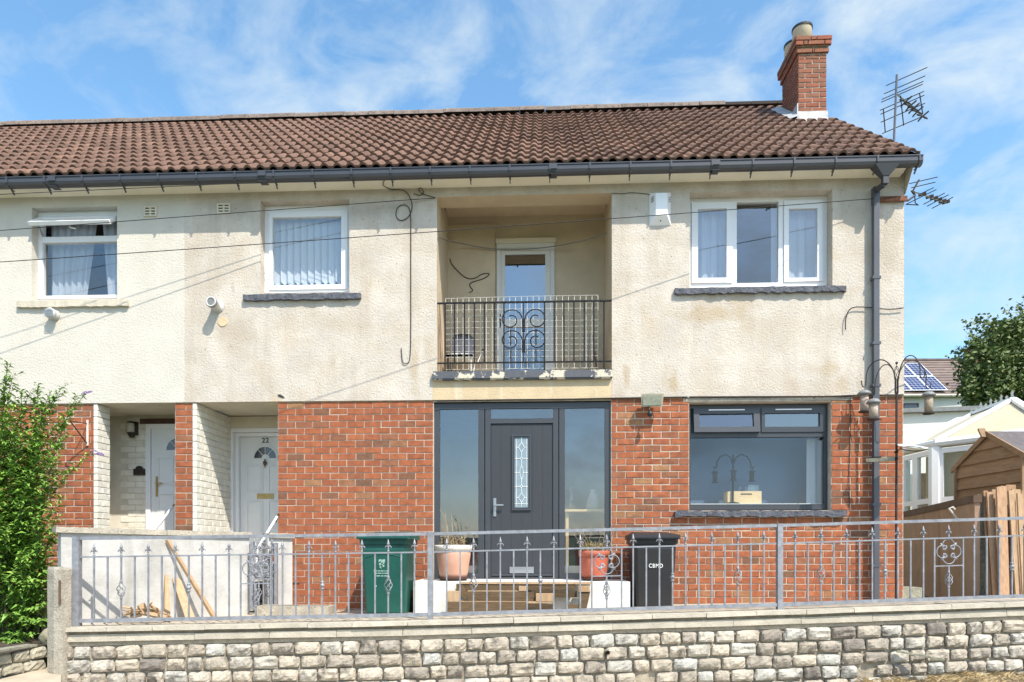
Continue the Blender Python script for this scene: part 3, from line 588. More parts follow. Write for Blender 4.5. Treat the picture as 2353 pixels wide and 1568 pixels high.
def sill(parent, x0, x1, z0, z1, yf, yb, mat, rough=0.0):
    n = max(2, int((x1 - x0) / .05)) if rough else 1; m = MB()
    zt = [z1 + random.uniform(-rough, rough) * .4 for _ in range(n + 1)]; zb = [z0 + random.uniform(-rough, rough) for _ in range(n + 1)]; yf_ = [yf + random.uniform(-rough, rough) * .8 for _ in range(n + 1)]
    for i in range(n):
        a, b = x0 + (x1 - x0) * i / n, x0 + (x1 - x0) * (i + 1) / n
        m.quad((a, yf_[i], zb[i]), (b, yf_[i + 1], zb[i + 1]), (b, yf_[i + 1] - rough * .3, zt[i + 1]), (a, yf_[i] - rough * .3, zt[i])); m.quad((a, yf_[i] - rough * .3, zt[i]), (b, yf_[i + 1] - rough * .3, zt[i + 1]), (b, yb, z1), (a, yb, z1)); m.quad((a, yb, z0), (b, yb, z0), (b, yf_[i + 1], zb[i + 1]), (a, yf_[i], zb[i]))
    m.quad((x0, yb, z0), (x0, yf_[0], zb[0]), (x0, yf_[0] - rough * .3, zt[0]), (x0, yb, z1)); m.quad((x1, yf_[n], zb[n]), (x1, yb, z0), (x1, yb, z1), (x1, yf_[n] - rough * .3, zt[n]))
    return m.build('window_sill', mat, parent)
XY = lambda qx, Y: X_(qx, Y)
# upper left window, vent open
Y = 0.12
x0, x1, z0, z1 = W1; z0 = Z_(686.5, 180, Y)
mb = MB(); mb.frame(x0, x1, z0, z1, Y, Y + .07, .055, .045, .06); zt0, zt1 = Z_(557, 180, Y), Z_(544, 180, Y)
mb.box(x0 + .055, x1 - .055, Y - .006, Y + .07, zt0, zt1); win = mb.build('window', 'upvc', left)
pane(win, x0 + .055, x1 - .055, z0 + .045, zt0, Y + .03); room(win, x0, x1, z0, z1, Y + .075, 2.2, 'interior')
curtain(win, x0 + .05, XY(206, Y), z0 + .03, z1, Y + .16, 6, 'net_curtain', x1b=XY(180, Y)); curtain(win, XY(219, Y), x1 + .05, z0 + .03, z1, Y + .16, 3, 'net_curtain', x0b=XY(232, Y))
th = R(52); Ls = z1 - .06 - zt1 + .02; hz = z1 - .062; hy = Y - .01
def ST(p):                                           # sash local: u across, v down from hinge, n outwards
    u, v, n_ = p; return Vector((u, hy - v * math.sin(th) - n_ * math.cos(th), hz - v * math.cos(th) + n_ * math.sin(th)))
sm = MB(ST)
sx0, sx1 = x0 + .035, x1 - .035
for (a, b, c, d_) in ((sx0, sx1, 0, .06), (sx0, sx1, Ls - .06, Ls), (sx0, sx0 + .055, .06, Ls - .06), (sx1 - .055, sx1, .06, Ls - .06)):
    sm.hexa([(a, c, -.05), (b, c, -.05), (b, d_, -.05), (a, d_, -.05), (a, c, .0), (b, c, .0), (b, d_, .0), (a, d_, .0)])
sash = sm.build('sash', 'upvc', win, label='white vent sash propped wide open')
g = MB(ST); g.quad((sx0 + .055, .06, -.02), (sx1 - .055, .06, -.02), (sx1 - .055, Ls - .06, -.02), (sx0 + .055, Ls - .06, -.02)); g.build('vent_pane', 'glass', win)
h = MB(ST); um = (sx0 + sx1) / 2; h.tube([(um - .03, Ls - .05, -.05), (um - .03, Ls - .04, -.09), (um + .05, Ls - .02, -.10)], .009, 5); h.build('window_handle', 'upvc', win)
st = MB(); st.beam((x0 + .06, Y, zt1 + .02), ST((sx0 + .02, Ls * .45, -.05)), .015, .006); st.build('window_stay', 'steel', win)
sill(left, X_(38, -.04), X_(293, -.04), Z_(704.5, 170, -.04), Z_(690, 170, -.04), -.045, .12, 'stone_sill', .006)
# upper middle window, vertical blind
Y = 0.14
x0, x1, z0, z1 = W2; z0 = Z_(672.5, 700, Y)
mb = MB(); mb.frame(x0, x1, z0, z1, Y, Y + .07, .06, .05, .07); win = mb.build('window', 'upvc', main)
gx0, gx1, gz0, gz1 = XY(627, Y), XY(785, Y), Z_(656, 700, Y), Z_(500, 700, Y)
mb = MB(); mb.frame(x0 + .066, x1 - .056, z0 + .056, z1 - .078, Y - .02, Y + .06, .0, .0, .0) if False else None
z0 -= .02; mb.box(x0 + .066, gx0, Y - .018, Y + .05, z0 + .056, z1 - .08); mb.box(gx1, x1 - .058, Y - .018, Y + .05, z0 + .056, z1 - .08); mb.box(gx0, gx1, Y - .018, Y + .05, z0 + .056, gz0); mb.box(gx0, gx1, Y - .018, Y + .05, gz1, z1 - .08)
mb.build('sash', 'upvc', win); pane(win, gx0, gx1, gz0, gz1, Y + .015); room(win, x0, x1, z0, z1, Y + .08, 2.0)
nsl = 11; pw_ = (gx1 - gx0 + .1) / nsl
for i in range(nsl):
    xa = gx0 - .03 + pw_ * i; m = MB(); zb = gz0 + .05 + .02 * (i % 2)
    m.add([(xa, Y + .11, zb + .03), (xa + pw_ * .97, Y + .15, zb + .03), (xa + pw_ * .97, Y + .15, gz1 + .1), (xa, Y + .11, gz1 + .1), (xa + pw_ * .5, Y + .122, zb - .02)], [(0, 4, 1), (0, 1, 2, 3)]); m.build('blind_slat', 'blind', win)
sill(main, X_(558, -.05), X_(828, -.05), Z_(688, 690, -.05), Z_(675, 690, -.05), -.05, .14, 'slate', .010)
# upper right three-light window
Y = 0.17
x0, x1, z0, z1 = W3; z0 = Z_(659, 1750, Y)
mb = MB(); mb.frame(x0, x1, z0, z1, Y, Y + .07, .055, .05, .055)
ma, mb_ = (XY(1683, Y), XY(1693, Y)), (XY(1789, Y), XY(1800, Y))
mb.box(ma[0], ma[1], Y, Y + .07, z0 + .05, z1 - .055); mb.box(mb_[0], mb_[1], Y, Y + .07, z0 + .05, z1 - .055); win = mb.build('window', 'upvc', main)
for (a, b, ga, gb, qm) in ((x0 + .058, ma[0] - .003, XY(1603, Y), XY(1669, Y), 1640), (mb_[1] + .003, x1 - .058, XY(1811.5, Y), XY(1877, Y), 1840)):
    m = MB(); c, d_ = z0 + .053, z1 - .058; gz0, gz1 = Z_(640, qm, Y), Z_(481, qm, Y)
    m.box(a, ga, Y - .02, Y + .05, c, d_); m.box(gb, b, Y - .02, Y + .05, c, d_); m.box(ga, gb, Y - .02, Y + .05, c, gz0); m.box(ga, gb, Y - .02, Y + .05, gz1, d_); m.build('sash', 'upvc', win); pane(win, ga, gb, gz0, gz1, Y + .01)
pane(win, ma[1], mb_[0], z0 + .05, z1 - .055, Y + .03); room(win, x0, x1, z0, z1, Y + .08, 2.2)
curtain(win, x0, ma[0] + .02, z0, z1, Y + .16, 4, 'net_curtain'); curtain(win, mb_[0] - .04, x1, z0, z1, Y + .16, 4, 'net_curtain')
sill(main, X_(1551, -.05), X_(1945, -.05), Z_(672, 1750, -.05), Z_(659.5, 1750, -.05), -.05, .17, 'slate', .012)
# kitchen window, dark frame
Y = 0.13
x0, x1, z0, z1 = GW; z0 = Z_(1171.5, 1750, Y)
mb = MB(); mb.frame(x0, x1, z0, z1, Y, Y + .07, .04, .07, .05); zt0, zt1 = Z_(1005, 1750, Y), Z_(995, 1750, Y); xm0, xm1 = XY(1744, Y), XY(1751, Y)
mb.box(x0 + .04, x1 - .04, Y - .004, Y + .07, zt0, zt1); mb.box(xm0, xm1, Y, Y + .07, zt1, z1 - .05); win = mb.build('window', 'anthracite', main)
pane(win, x0 + .04, x1 - .04, z0 + .07, zt0, Y + .03, 'glass_clear'); room(win, x0, x1, z0, z1, Y + .08, 2.4)
m = MB(); m.quad((x0 - .1, Y + .62, z0 - .15), (x1 + .1, Y + .62, z0 - .15), (x1 + .1, Y + .62, z1 + .1), (x0 - .1, Y + .62, z1 + .1)); m.build('roller_blind', 'blind_blue', win)
for (qa, qb, ga, gb, y_, zoff) in ((1593, 1744, 1606, 1730, Y - .05, .0), (1749, 1895, 1757, 1883, Y - .018, .0)):
    a, b, ga, gb = XY(qa, Y), XY(qb, Y), XY(ga, Y), XY(gb, Y); c, d_ = zt1 + .005, z1 - .052; gz0, gz1 = Z_(982, 1740, Y), Z_(951, 1740, Y)
    tl = .0 if y_ > Y - .03 else .045
    def KT(p, c=c, d_=d_, tl=tl): return Vector((p[0], p[1] - tl * (d_ - p[2]) / (d_ - c), p[2]))
    m = MB(KT); yy = Y - .018
    m.box(a, ga, yy, yy + .06, c, d_); m.box(gb, b, yy, yy + .06, c, d_); m.box(ga, gb, yy, yy + .06, c, gz0); m.box(ga, gb, yy, yy + .06, gz1, d_); s_ = m.build('sash', 'anthracite', win)
    m = MB(KT); m.quad((ga, yy + .03, gz0), (gb, yy + .03, gz0), (gb, yy + .03, gz1), (ga, yy + .03, gz1)); m.build('pane', 'glass', win)
    m = MB(KT); xc = (a + b) / 2 - .0; m.box(xc - .23, xc + .23, yy - .012, yy - .001, d_ - .032, d_ - .018); m.build('trickle_vent', 'upvc', win)
curtain(win, XY(1868, Y), x1, z0, zt0, Y + .2, 1, 'net_curtain', name='curtain')
sill(main, X_(1552, -.06), X_(1947, -.06), Z_(1187, 1750, -.06), Z_(1174, 1750, -.06), -.06, .13, 'slate', .014)

# ---------------------------------------------------------------- front door set
Y = 0.06
x0, x1, z0, z1 = DO; z1 -= .01
xa, xb_, xc, xd = XY(1010, Y), XY(1099, Y), XY(1298, Y), XY(1390, Y); zg = Z_(938.5, 1200, Y); zgb = Z_(1317, 1200, Y)
mb = MB()
mb.box(x0, xa, Y, Y + .07, z0, z1); mb.box(xd, x1, Y, Y + .07, z0, z1); mb.box(xa, xd, Y, Y + .07, zg, z1)
for a, b in ((xb_, XY(1113, Y)), (XY(1115, Y), XY(1127.5, Y)), (XY(1271, Y), XY(1283, Y)), (XY(1285, Y), xc)): mb.box(a, b, Y - .004, Y + .07, z0, zg)
mb.box(xa, xb_, Y, Y + .07, z0, zgb); mb.box(xc, xd, Y, Y + .07, z0, zgb)
dx0, dx1 = XY(1127.5, Y), XY(1271, Y); mb.box(dx0, dx1, Y - .002, Y + .07, Z_(973, 1200, Y), Z_(962, 1200, Y)); mb.box(dx0, dx1, Y - .02, Y + .07, z0, Z_(1326, 1200, Y))
fset = mb.build('door_frame', 'anthracite', main)
pane(fset, xa, xb_, zgb, zg, Y + .03, 'glass'); pane(fset, xc, xd, zgb, zg, Y + .03, 'glass'); pane(fset, dx0, dx1, Z_(962, 1200, Y), zg, Y + .03, 'glass')
room(fset, x0, x1, z0 + .2, z1, Y + .085, 2.2, 'interior')
ddz0, ddz1 = Z_(1326, 1200, Y) + .004, Z_(974, 1200, Y) - .004
yd = Y + .015
d = MB(); d.box(dx0 + .004, dx1 - .004, yd, yd + .05, ddz0, ddz1)
door = d.build('front_door', 'door_grey', main, label='dark grey composite door with a leaded glass strip')
wd = dx1 - dx0
mx0, mx1, mz0, mz1 = XY(1176, Y), XY(1220.5, Y), Z_(1173, 1200, Y), Z_(999, 1200, Y)
for i in range(1, 6):
    m = MB(); xx = dx0 + wd * i / 6
    for a, b in (((ddz0 + .03, mz0 - .01), (mz1 + .01, ddz1 - .02)) if mx0 - .01 < xx < mx1 + .01 else ((ddz0 + .03, ddz1 - .02),)): m.box(xx - .0025, xx + .0025, yd - .0016, yd, a, b)
    m.build('board_groove', 'rim_black', door)
m = MB(); m.frame(mx0, mx1, mz0, mz1, yd - .022, yd, .022); m.frame(mx0 + .024, mx1 - .024, mz0 + .024, mz1 - .024, yd - .014, yd, .014); m.build('glazing_frame', 'anthracite', door)
lx0, lx1, lz0, lz1 = mx0 + .038, mx1 - .038, mz0 + .038, mz1 - .038
m = MB(); m.quad((lx0, yd - .003, lz0), (lx1, yd - .003, lz0), (lx1, yd - .003, lz1), (lx0, yd - .003, lz1)); m.build('leaded_pane', 'leaded_glass', door)
m = MB(); lc = (lx0 + lx1) / 2; lh = lz1 - lz0; lw = lx1 - lx0; yl = yd - .006
def came(*pts): m.tube([(lc + u * lw, yl, lz0 + v * lh) for u, v in pts], .0035, 4)
for s in (-1, 1):
    came((s * .38, 0.02), (s * .38, .98)); 
    for c0, hh in ((.14, .07), (.86, .07)): came((0, c0 - hh), (s * .22, c0), (0, c0 + hh))
    for c0 in (.30, .70): came((0, c0 - .02), (s * .1, c0), (0, c0 + .02))
    came((0, .40), (s * .1, .45), (s * .13, .5), (s * .1, .55), (0, .60)); came((s * .13, .5), (s * .5, .5)); came((s * .1, .30), (s * .5, .30)); came((s * .1, .70), (s * .5, .70)); came((s * .22, .86), (s * .38, .86)); came((s * .22, .14), (s * .38, .14))
came((0, .21), (0, .28)); came((0, .32), (0, .40)); came((0, .6), (0, .68)); came((0, .72), (0, .79)); came((0, .0), (0, .07)); came((0, .93), (0, 1)); came((-.5, .05), (.5, .05))
m.build('lead_came', 'white_print', door)
p = at(1137, 1166, Y); m = MB(); m.box(p.x - .018, p.x + .018, yd - .012, yd, Z_(1187, 1137, Y), Z_(1145, 1137, Y)); m.box(p.x - .01, p.x + .012, yd - .05, yd - .012, p.z + .018, p.z + .034); m.box(p.x - .01, p.x + .115, yd - .062, yd - .045, p.z + .018, p.z + .036); m.build('door_handle', 'steel', door)
a, b = XY(1171, Y), XY(1226.5, Y); c, d_ = Z_(1317.5, 1200, Y), Z_(1303, 1200, Y)
m = MB(); m.frame(a, b, c, d_, yd - .016, yd, .014); m.box(a + .014, b - .014, yd - .011, yd, c + .014, d_ - .014); m.build('letterbox', 'steel', door)
m = MB(); m.box(dx0 + .01, dx1 - .01, yd - .03, yd, ddz0 + .01, ddz0 + .035); m.build('weather_bar', 'anthracite', door)
# hall table with a white vase, seen through the right side light
tb = thing('hall_table', 'pale hall table just inside the glass to the right of the grey front door', 'table', (X_(1345, .5), .55, z0 + .1))
zt = Z_(1172, 1345, .5); ax, bx = X_(1296, .5), X_(1420, .5)
m = MB(); m.box(ax, bx, .35, .75, zt - .03, zt); m.build('tabletop', 'crate_wood', tb)
m = MB(); m.box(ax + .02, ax + .06, .4, .7, z0, zt - .03); m.build('leg', 'crate_wood', tb); m = MB(); m.box(bx - .06, bx - .02, .4, .7, z0, zt - .03); m.build('leg', 'crate_wood', tb)
p = at(1363, 1165, .55)
m = MB(); m.lathe((p.x, .55, zt), [(.085, 0), (.10, .04), (.09, .12), (.05, .22), (.035, .26), (.045, .28)], 14); tag(m.build('vase', 'white_render', None, True), 'tapering white vase on the hall table behind the side pane', 'vase')
p = at(1312, 1140, .55); m = MB(); m.lathe((p.x, .55, zt), [(.07, 0), (.07, .2), (.04, .25), (.09, .30), (.09, .31)], 14); tag(m.build('glass_jar', 'jar_glass', None, True), 'pale tall jar standing at the left end of the hall table', 'jar')
# crate, boxes and candle stand inside the kitchen window
Y = .36
zs = Z_(1158, 1700, Y)
ca, cb, cz1 = X_(1672, Y), X_(1750, Y), Z_(1129, 1700, Y)
t = thing('kitchen_worktop', 'pale shelf running along behind the bottom of the kitchen window', 'shelf', (X_(1750, Y), Y + .1, zs - .04))
m = MB(); m.box(GW[0] - .1, GW[1] + .1, .25, .62, zs - .05, zs - .004); m.build('shelf_board', 'upvc_dull', t)
t = thing('wooden_crate', 'pale wooden crate with a hand slot on the kitchen window shelf', 'crate', ((ca + cb) / 2, Y, zs))
hx0, hx1, hz0, hz1 = X_(1702, Y), X_(1728, Y), Z_(1138, 1700, Y), Z_(1134, 1700, Y)
m = MB(); m.box(ca, hx0, Y, Y + .014, zs, cz1); m.box(hx1, cb, Y, Y + .014, zs, cz1); m.box(hx0, hx1, Y, Y + .014, zs, hz0); m.box(hx0, hx1, Y, Y + .014, hz1, cz1); m.build('front_board', 'crate_wood', t)
m = MB(); m.box(ca, cb, Y + .2, Y + .214, zs, cz1); m.box(ca, ca + .014, Y + .015, Y + .2, zs, cz1); m.box(cb - .014, cb, Y + .015, Y + .2, zs, cz1); m.box(ca, cb, Y + .015, Y + .2, zs, zs + .01); m.build('crate_sides', 'crate_wood', t)
m = MB(); a, b = X_(1721, Y), X_(1746, Y); m.box(a, b, Y + .04, Y + .18, cz1 + .002, Z_(1114, 1730, Y)); tag(m.build('plastic_tub', 'jar_glass'), 'clear plastic tub sitting on the wooden crate', 'tub')
m = MB(); p = at(1705.5, 1129, Y); m.lathe((p.x, Y + .1, cz1 + .002), [(.02, 0), (.028, .01), (.03, .075), (.026, .08)], 10); tag(m.build('drinking_glass', 'jar_glass', None, True), 'drinking glass standing on the left of the wooden crate', 'glass')
c4 = lambda x, y: ((2300 + x / 1.568) / 1.632, (1400 + y / 1.568) / 1.632)
Yc = .34
P_ = lambda x, y, yy=Yc: at(*c4(x, y), yy)
t = thing('candle_stand', 'black three-armed lantern stand silhouetted behind the kitchen window', 'candle stand', P_(702, 760))
m = MB(); m.tube([(P_(702, 760).x, Yc, zs), P_(705, 480)], .014, 6); m.lathe((P_(702, 700).x, Yc, zs), [(.09, 0), (.09, .01), (.02, .025)], 12); m.build('stand_pole', 'matte_black', t)
for pts in ([(700, 530), (690, 495), (660, 478), (630, 490), (610, 520), (606, 555), (598, 562), (590, 548)], [(708, 530), (722, 495), (752, 478), (785, 490), (806, 525), (810, 560), (818, 565), (824, 545)]):
    m = MB(); m.tube([P_(*q) for q in pts], .011, 5); m.build('arm', 'matte_black', t)
for (xx, yt, yb) in ((598, 572, 645), (702, 566, 632), (814, 570, 638)):
    pt, pb = P_(xx, yt), P_(xx, yb); hgt = pt.z - pb.z
    m = MB(); m.lathe((pt.x, Yc - (.03 if xx == 702 else 0), pb.z), [(.045, 0), (.045, .012), (.03, .016), (.033, hgt * .8), (.055, hgt * .84), (.012, hgt)], 10); tag(m.build('lantern', 'matte_black'), {598: 'black hanging lantern under the left arm of the candle stand', 702: 'black lantern in the middle of the candle stand', 814: 'black hanging lantern under the right arm of the candle stand'}[xx], 'lantern', 'lanterns in the kitchen window')
# ---------------------------------------------------------------- balcony
BD = 1.07
x0, x1, z0, z1 = BAL
zsof = Z_(478, 1200, .3)
mb = MB()
mb.quad((x0, .001, z0), (x0, BD, z0), (x0, BD, z1 + .3), (x0, .001, z1)); mb.quad((x1, BD, z0), (x1, .001, z0), (x1, .001, z1), (x1, BD, z1 + .3))
mb.box(x0, x1, .002, .30, z1, z1 + .25); mb.quad((x0, .3, z1 + .25), (x0, BD, z1 + .25), (x1, BD, z1 + .25), (x1, .3, z1 + .25))
dX0, dX1 = X_(1142, BD), X_(1274, BD); dZ1 = Z_(562, 1200, BD)
cells(mb, x0, x1, z0 - .1, z1 + .3, BD, [(dX0, dX1, z0 - .1, dZ1)]); lg = mb.build('balcony_wall', 'render_loggia', main)
mb = MB(); mb.box(x0, X_(1138, BD), BD - .03, BD - .001, z0, Z_(518, 1100, BD)); mb.build('balcony_wall_panel', 'render_loggia', main)
mb = MB(); mb.box(x0, x1, .0, BD, z0 - .12, z0 - .0); mb.build('balcony_floor', 'yard', main)
mb = MB(); n = 24; sa, sb = X_(993, -.06), X_(1408, -.06); sz0, sz1 = Z_(868, 1200, -.06), Z_(851.5, 1200, -.06)
mb.box(sa, sb, -.06, .06, sz0, sz1); mb.box(sa + .01, sb - .01, -.05, .05, sz0 - .015, sz0 - .001); mb.build('balcony_edge', 'chipped_paint', main)
# balcony door
mb = MB(); mb.frame(dX0, dX1, z0, dZ1, BD - .03, BD + .06, .06); df = mb.build('balcony_door', 'upvc_dull', main, label='white glazed door at the back of the balcony')
mb = MB(); mb.box(X_(1141, BD) - .01, X_(1277, BD), BD - .05, BD + .02, dZ1 + .002, Z_(551, 1200, BD)); mb.build('door_head_board', 'cream_wall', df)
gx0, gx1 = X_(1160.5, BD), X_(1253, BD); g1, g0 = Z_(586, 1200, BD), Z_(734, 1200, BD); h1, h0 = Z_(753, 1200, BD), Z_(856, 1200, BD)
mb = MB(); mb.box(dX0 + .062, gx0, BD - .02, BD + .03, z0, dZ1 - .062); mb.box(gx1, dX1 - .062, BD - .02, BD + .03, z0, dZ1 - .062); mb.box(gx0, gx1, BD - .02, BD + .03, h1, g0); mb.box(gx0, gx1, BD - .02, BD + .03, g1, dZ1 - .062); mb.build('door_leaf', 'upvc_dull', df)
pane(df, gx0, gx1, g0, g1, BD + .0, 'glass_dim'); pane(df, gx0, gx1, z0, h1, BD, 'frosted'); room(df, dX0, dX1, z0, dZ1, BD + .07, 1.5, 'interior_dark')
p = at(1150, 738, BD - .03); m = MB(); m.box(p.x - .012, p.x + .012, BD - .03, BD - .021, p.z - .1, p.z + .1); m.box(p.x - .01, p.x + .01, BD - .06, BD - .031, p.z + .03, p.z + .05); m.build('door_handle', 'upvc', df)
# balcony railing of black iron bars with two pairs of scrolls
YB = .02
rail = mb = MB(); zt, zb_ = Z_(694, 1200, YB), Z_(833, 1200, YB)
mb.box(x0 + .002, x1 - .002, YB - .014, YB + .014, zt - .012, zt + .006); mb.box(x0 + .002, x1 - .002, YB - .012, YB + .012, zb_ - .008, zb_ + .008)
rail = mb.build('balcony_railing', 'black_iron', main)
cb = lambda x, y: ((1600 + x / 1.742) / 1.632, (650 + y / 1.742) / 1.632)
barx = [120, 182, 247, 312, 377, 443, 505, 770, 833, 897, 962, 1030, 1092, 1158]
for b in barx:
    X = X_(cb(b, 0)[0], YB); m = MB(); m.box(X - .0095, X + .0095, YB - .0095, YB + .0095, z0 - .02 if b in (120, 505, 770, 1158) else zb_ + .009, zt - .013); m.build('baluster', 'black_iron', rail)
X = X_(cb(633, 0)[0], YB); m = MB(); m.box(X - .007, X + .007, YB - .007, YB + .007, zb_ + .009, zt - .013); m.build('baluster', 'black_iron', rail)
def spiral(cx_, cy_, r0, r1, a0, a1, n=18): return [(cx_ + (r0 + (r1 - r0) * i / n) * math.cos(a0 + (a1 - a0) * i / n), cy_ + (r0 + (r1 - r0) * i / n) * math.sin(a0 + (a1 - a0) * i / n)) for i in range(n + 1)]
for s in (-1, 1):
    for zc, zlow in ((Z_(735, 1200, YB), None), (Z_(783, 1200, YB), zb_)):
        cx_ = X + s * .165
        pts = spiral(cx_, zc, .15, .05, math.pi if s > 0 else 0, (math.pi - s * 0 - 8.4) if s > 0 else 8.4, 26)
        tail = [(X + s * .010, zc - .16)]
        m = MB(); m.tube([(a, YB, b) for a, b in tail + pts], .008, 5); m.build('scroll', 'black_iron', rail)
        m = MB(); m.box(cx_ - .012, cx_ + .004, YB - .007, YB + .007, (zc - .33) if zlow is None else zlow + .008, zc - .125); m.build('scroll_stem', 'black_iron', rail)
for dz in (0, .02, .045):
    m = MB(); m.tube([(x0 + .03, YB + .01, zt - .0), (x0 + .035 + dz, YB + .05, z0)], .003, 4); m.build('rail_wire', 'rust', rail)
# white wire mesh behind the railing
YM = .10
t = thing('wire_mesh_panel', 'white wire grid panel tied behind the black balcony railing', 'mesh panel', (X_(1200, YM), YM, z0))
ma0, mb1 = X_(1024, YM), X_(1374, YM); mz1, mz0 = Z_(684, 1200, YM), Z_(848, 1200, YM); nx = 26; nz = 12
for k in range(nx + 1):
    xx = ma0 + (mb1 - ma0) * k / nx; m = MB(); m.box(xx - .0022, xx + .0022, YM - .0022, YM + .0022, mz0, mz1 + .012 * min(1, k / 9)); m.build('wire', 'mesh_wire', t)
for k in range(nz + 1):
    zz_ = mz0 + (mz1 - mz0) * k / nz; m = MB(); m.tube([(ma0, YM - .006, zz_), ((ma0 + mb1) / 2, YM - .006, zz_ + (.012 if k == nz else .004)), (mb1, YM - .006, zz_ + (.012 if k == nz else 0))], .0022, 4); m.build('wire', 'mesh_wire', t)
# balcony chair, broom and prop
YC_ = .55
c8 = lambda x, y: ((1650 + x / 7.128) / 1.632, (1200 + y / 7.128) / 1.632)
cx0, cx1 = X_(c8(150, 0)[0], .35), X_(c8(890, 0)[0], .35); zs = Z_(c8(0, 990)[1], 1060, .35)
t = thing('chair', 'grey upholstered metal chair with a cream seat on the balcony', 'chair', ((cx0 + cx1) / 2, .55, z0))
m = MB(); m.grid(8, 4, lambda u, v: (cx0 + (cx1 - cx0) * u, .33 + .40 * v, zs + .055 + .02 * math.sin(math.pi * u) ** .5 - .03 * (1 - v) ** 3)); m.box(cx0, cx1, .33, .72, zs, zs + .03); m.grid(8, 1, lambda u, v: (cx0 + (cx1 - cx0) * u, .33, zs + .0 + v * (.025 + .02 * math.sin(math.pi * u) ** .5))); m.build('seat', 'seat_cream', t, True)
b0, b1 = X_(c8(310, 0)[0], .75), X_(c8(930, 0)[0], .75); bz0, bz1 = Z_(c8(0, 960)[1], 1060, .75), Z_(c8(0, 420)[1], 1060, .75)
n = 10; pr = [(b0, bz0), (b1, bz0), (b1, bz1 - .09)] + [(b1 - .09 + .09 * math.cos(a), bz1 - .09 + .09 * math.sin(a)) for a in [math.pi / 2 * i / 6 for i in range(1, 7)]] + [(b0 + .09 - .09 * math.sin(a), bz1 - .09 + .09 * math.cos(a)) for a in [math.pi / 2 * i / 6 for i in range(0, 7)]]
m = MB(); m.prism(pr, .74, .78); m.build('backrest', 'chair_grey', t)
m = MB(); m.tube([(b0 + .06, .73, bz1 - .01), (b0 + .1, .73, bz1 + .01), (b1 - .1, .73, bz1 + .01), (b1 - .06, .73, bz1 - .01)], .014, 5); m.build('back_rail', 'black_iron', t)
for xx in (cx0 + .03, cx1 - .03):
    for yy in (.36, .70):
        m = MB(); m.tube([(xx, yy, z0), (xx, yy, zs)], .012, 5); m.build('leg', 'upvc_dull' if xx > cx0 + .1 else 'dark_iron', t)
t = thing('broom', 'dark-headed broom handle leaning against the balcony wall right of the chair', 'broom', at(c8(1040, 0)[0], 845, .9))
m = MB(); m.tube([at(*c8(1010, 1130), .8), at(*c8(1135, 830), .9)], .008, 5); m.build('handle', 'upvc_dull', t)
m = MB(); m.tube([at(*c8(1135, 830), .9), at(*c8(1170, 790), .9)], .016, 5); m.build('grip', 'rim_black', t)
t = thing('folding_rack', 'pair of grey poles standing in the right corner of the balcony', 'poles', (X_(1360, .8), .8, z0))
for q0, q1 in ((1350, 1353), (1371, 1362)):
    m = MB(); m.tube([at(q0, 850, .7), at(q1, 770, .7)], .011, 5); m.build('pole', 'steel' if q0 == 1350 else 'rust', t)

# ---------------------------------------------------------------- eaves, gutter, downpipe
XE = X_(2113, -.3)
ZF0, ZF1 = ZSOF + .002, Z_(372, 2000, -.2)
for nm, par, a, b in (('l', left, XL, XS), ('r', main, XS, X_(2085, -.18))):
    mb = MB(); mb.hexa([(a, -.18, ZSOF + .03), (b, -.18, ZSOF + .03), (b, 0, ZSOF), (a, 0, ZSOF), (a, -.18, ZSOF + .05), (b, -.18, ZSOF + .05), (b, 0, ZSOF + .02), (a, 0, ZSOF + .02)]); mb.build('soffit', 'soffit_paint', par)
    mb = MB(); mb.box(a, b, -.195, -.181, ZSOF + .026, ZF1 + .1); mb.build('fascia', 'soffit_paint', par)
mb = MB(); ex0 = X_(2080, -.18)
pr = [(-.20, ZSOF + .02), (-.02, ZSOF - .22), (.02, ZSOF - .22), (.02, ZF1 + .12), (-.20, ZF1 + .12)]
m = MB(lambda p: Vector((p[1], p[0], p[2]))); m.prism(pr, XR + .004, XE - .02); m.build('gable_box_end', 'cream_wall', main)
ZG0 = lambda x: Z_(382, 2000, -.32)
zgt, zgb = Z_(360, 2000, -.32), Z_(381, 2000, -.32)
gprof = [(-.205, zgt), (-.205, zgb + .05), (-.225, zgb + .012), (-.25, zgb), (-.285, zgb), (-.315, zgb + .018), (-.327, zgb + .05), (-.327, zgt - .008), (-.337, zgt - .008), (-.337, zgt + .004), (-.32, zgt + .004), (-.315, zgb + .06), (-.28, zgb + .012), (-.25, zgb + .012), (-.215, zgb + .06), (-.213, zgt)]
for par, a, b in ((left, XL, XS), (main, XS, XE + .03)):
    m = MB(lambda p: Vector((p[1], p[0], p[2]))); m.prism(gprof, a, b); g_ = m.build('gutter', 'gutter', par)
    x = math.ceil(a / .5) * .5 + .1
    while x < b - .04:
        m = MB(); m.box(x - .011, x + .011, -.339, -.332, zgb + .04, zgt + .008); m.box(x - .011, x + .011, -.333, -.20, zgb - .006, zgb - .001); m.beam((x, -.255, zgb - .004), (x, -.198, zgb - .05), .012, .02); m.build('gutter_bracket', 'gutter', g_)
        x += .5
    for xj in ([-6.3] if par is left else [-3.55, X_(1270), X_(1630)]):
        m = MB(); m.box(xj - .05, xj + .05, -.341, -.338, zgb + .05, zgt + .005); m.box(xj - .05, xj + .05, -.330, -.21, zgb - .006, zgb - .002); m.build('gutter_union', 'gutter', g_)
c4u = lambda x, y: ((2400 + x / 2.139) / 1.632, (500 + y / 2.139) / 1.632)
xo = X_(c4u(1968, 0)[0], -.27); xd = X_(2011.5, -.06)
m = MB()
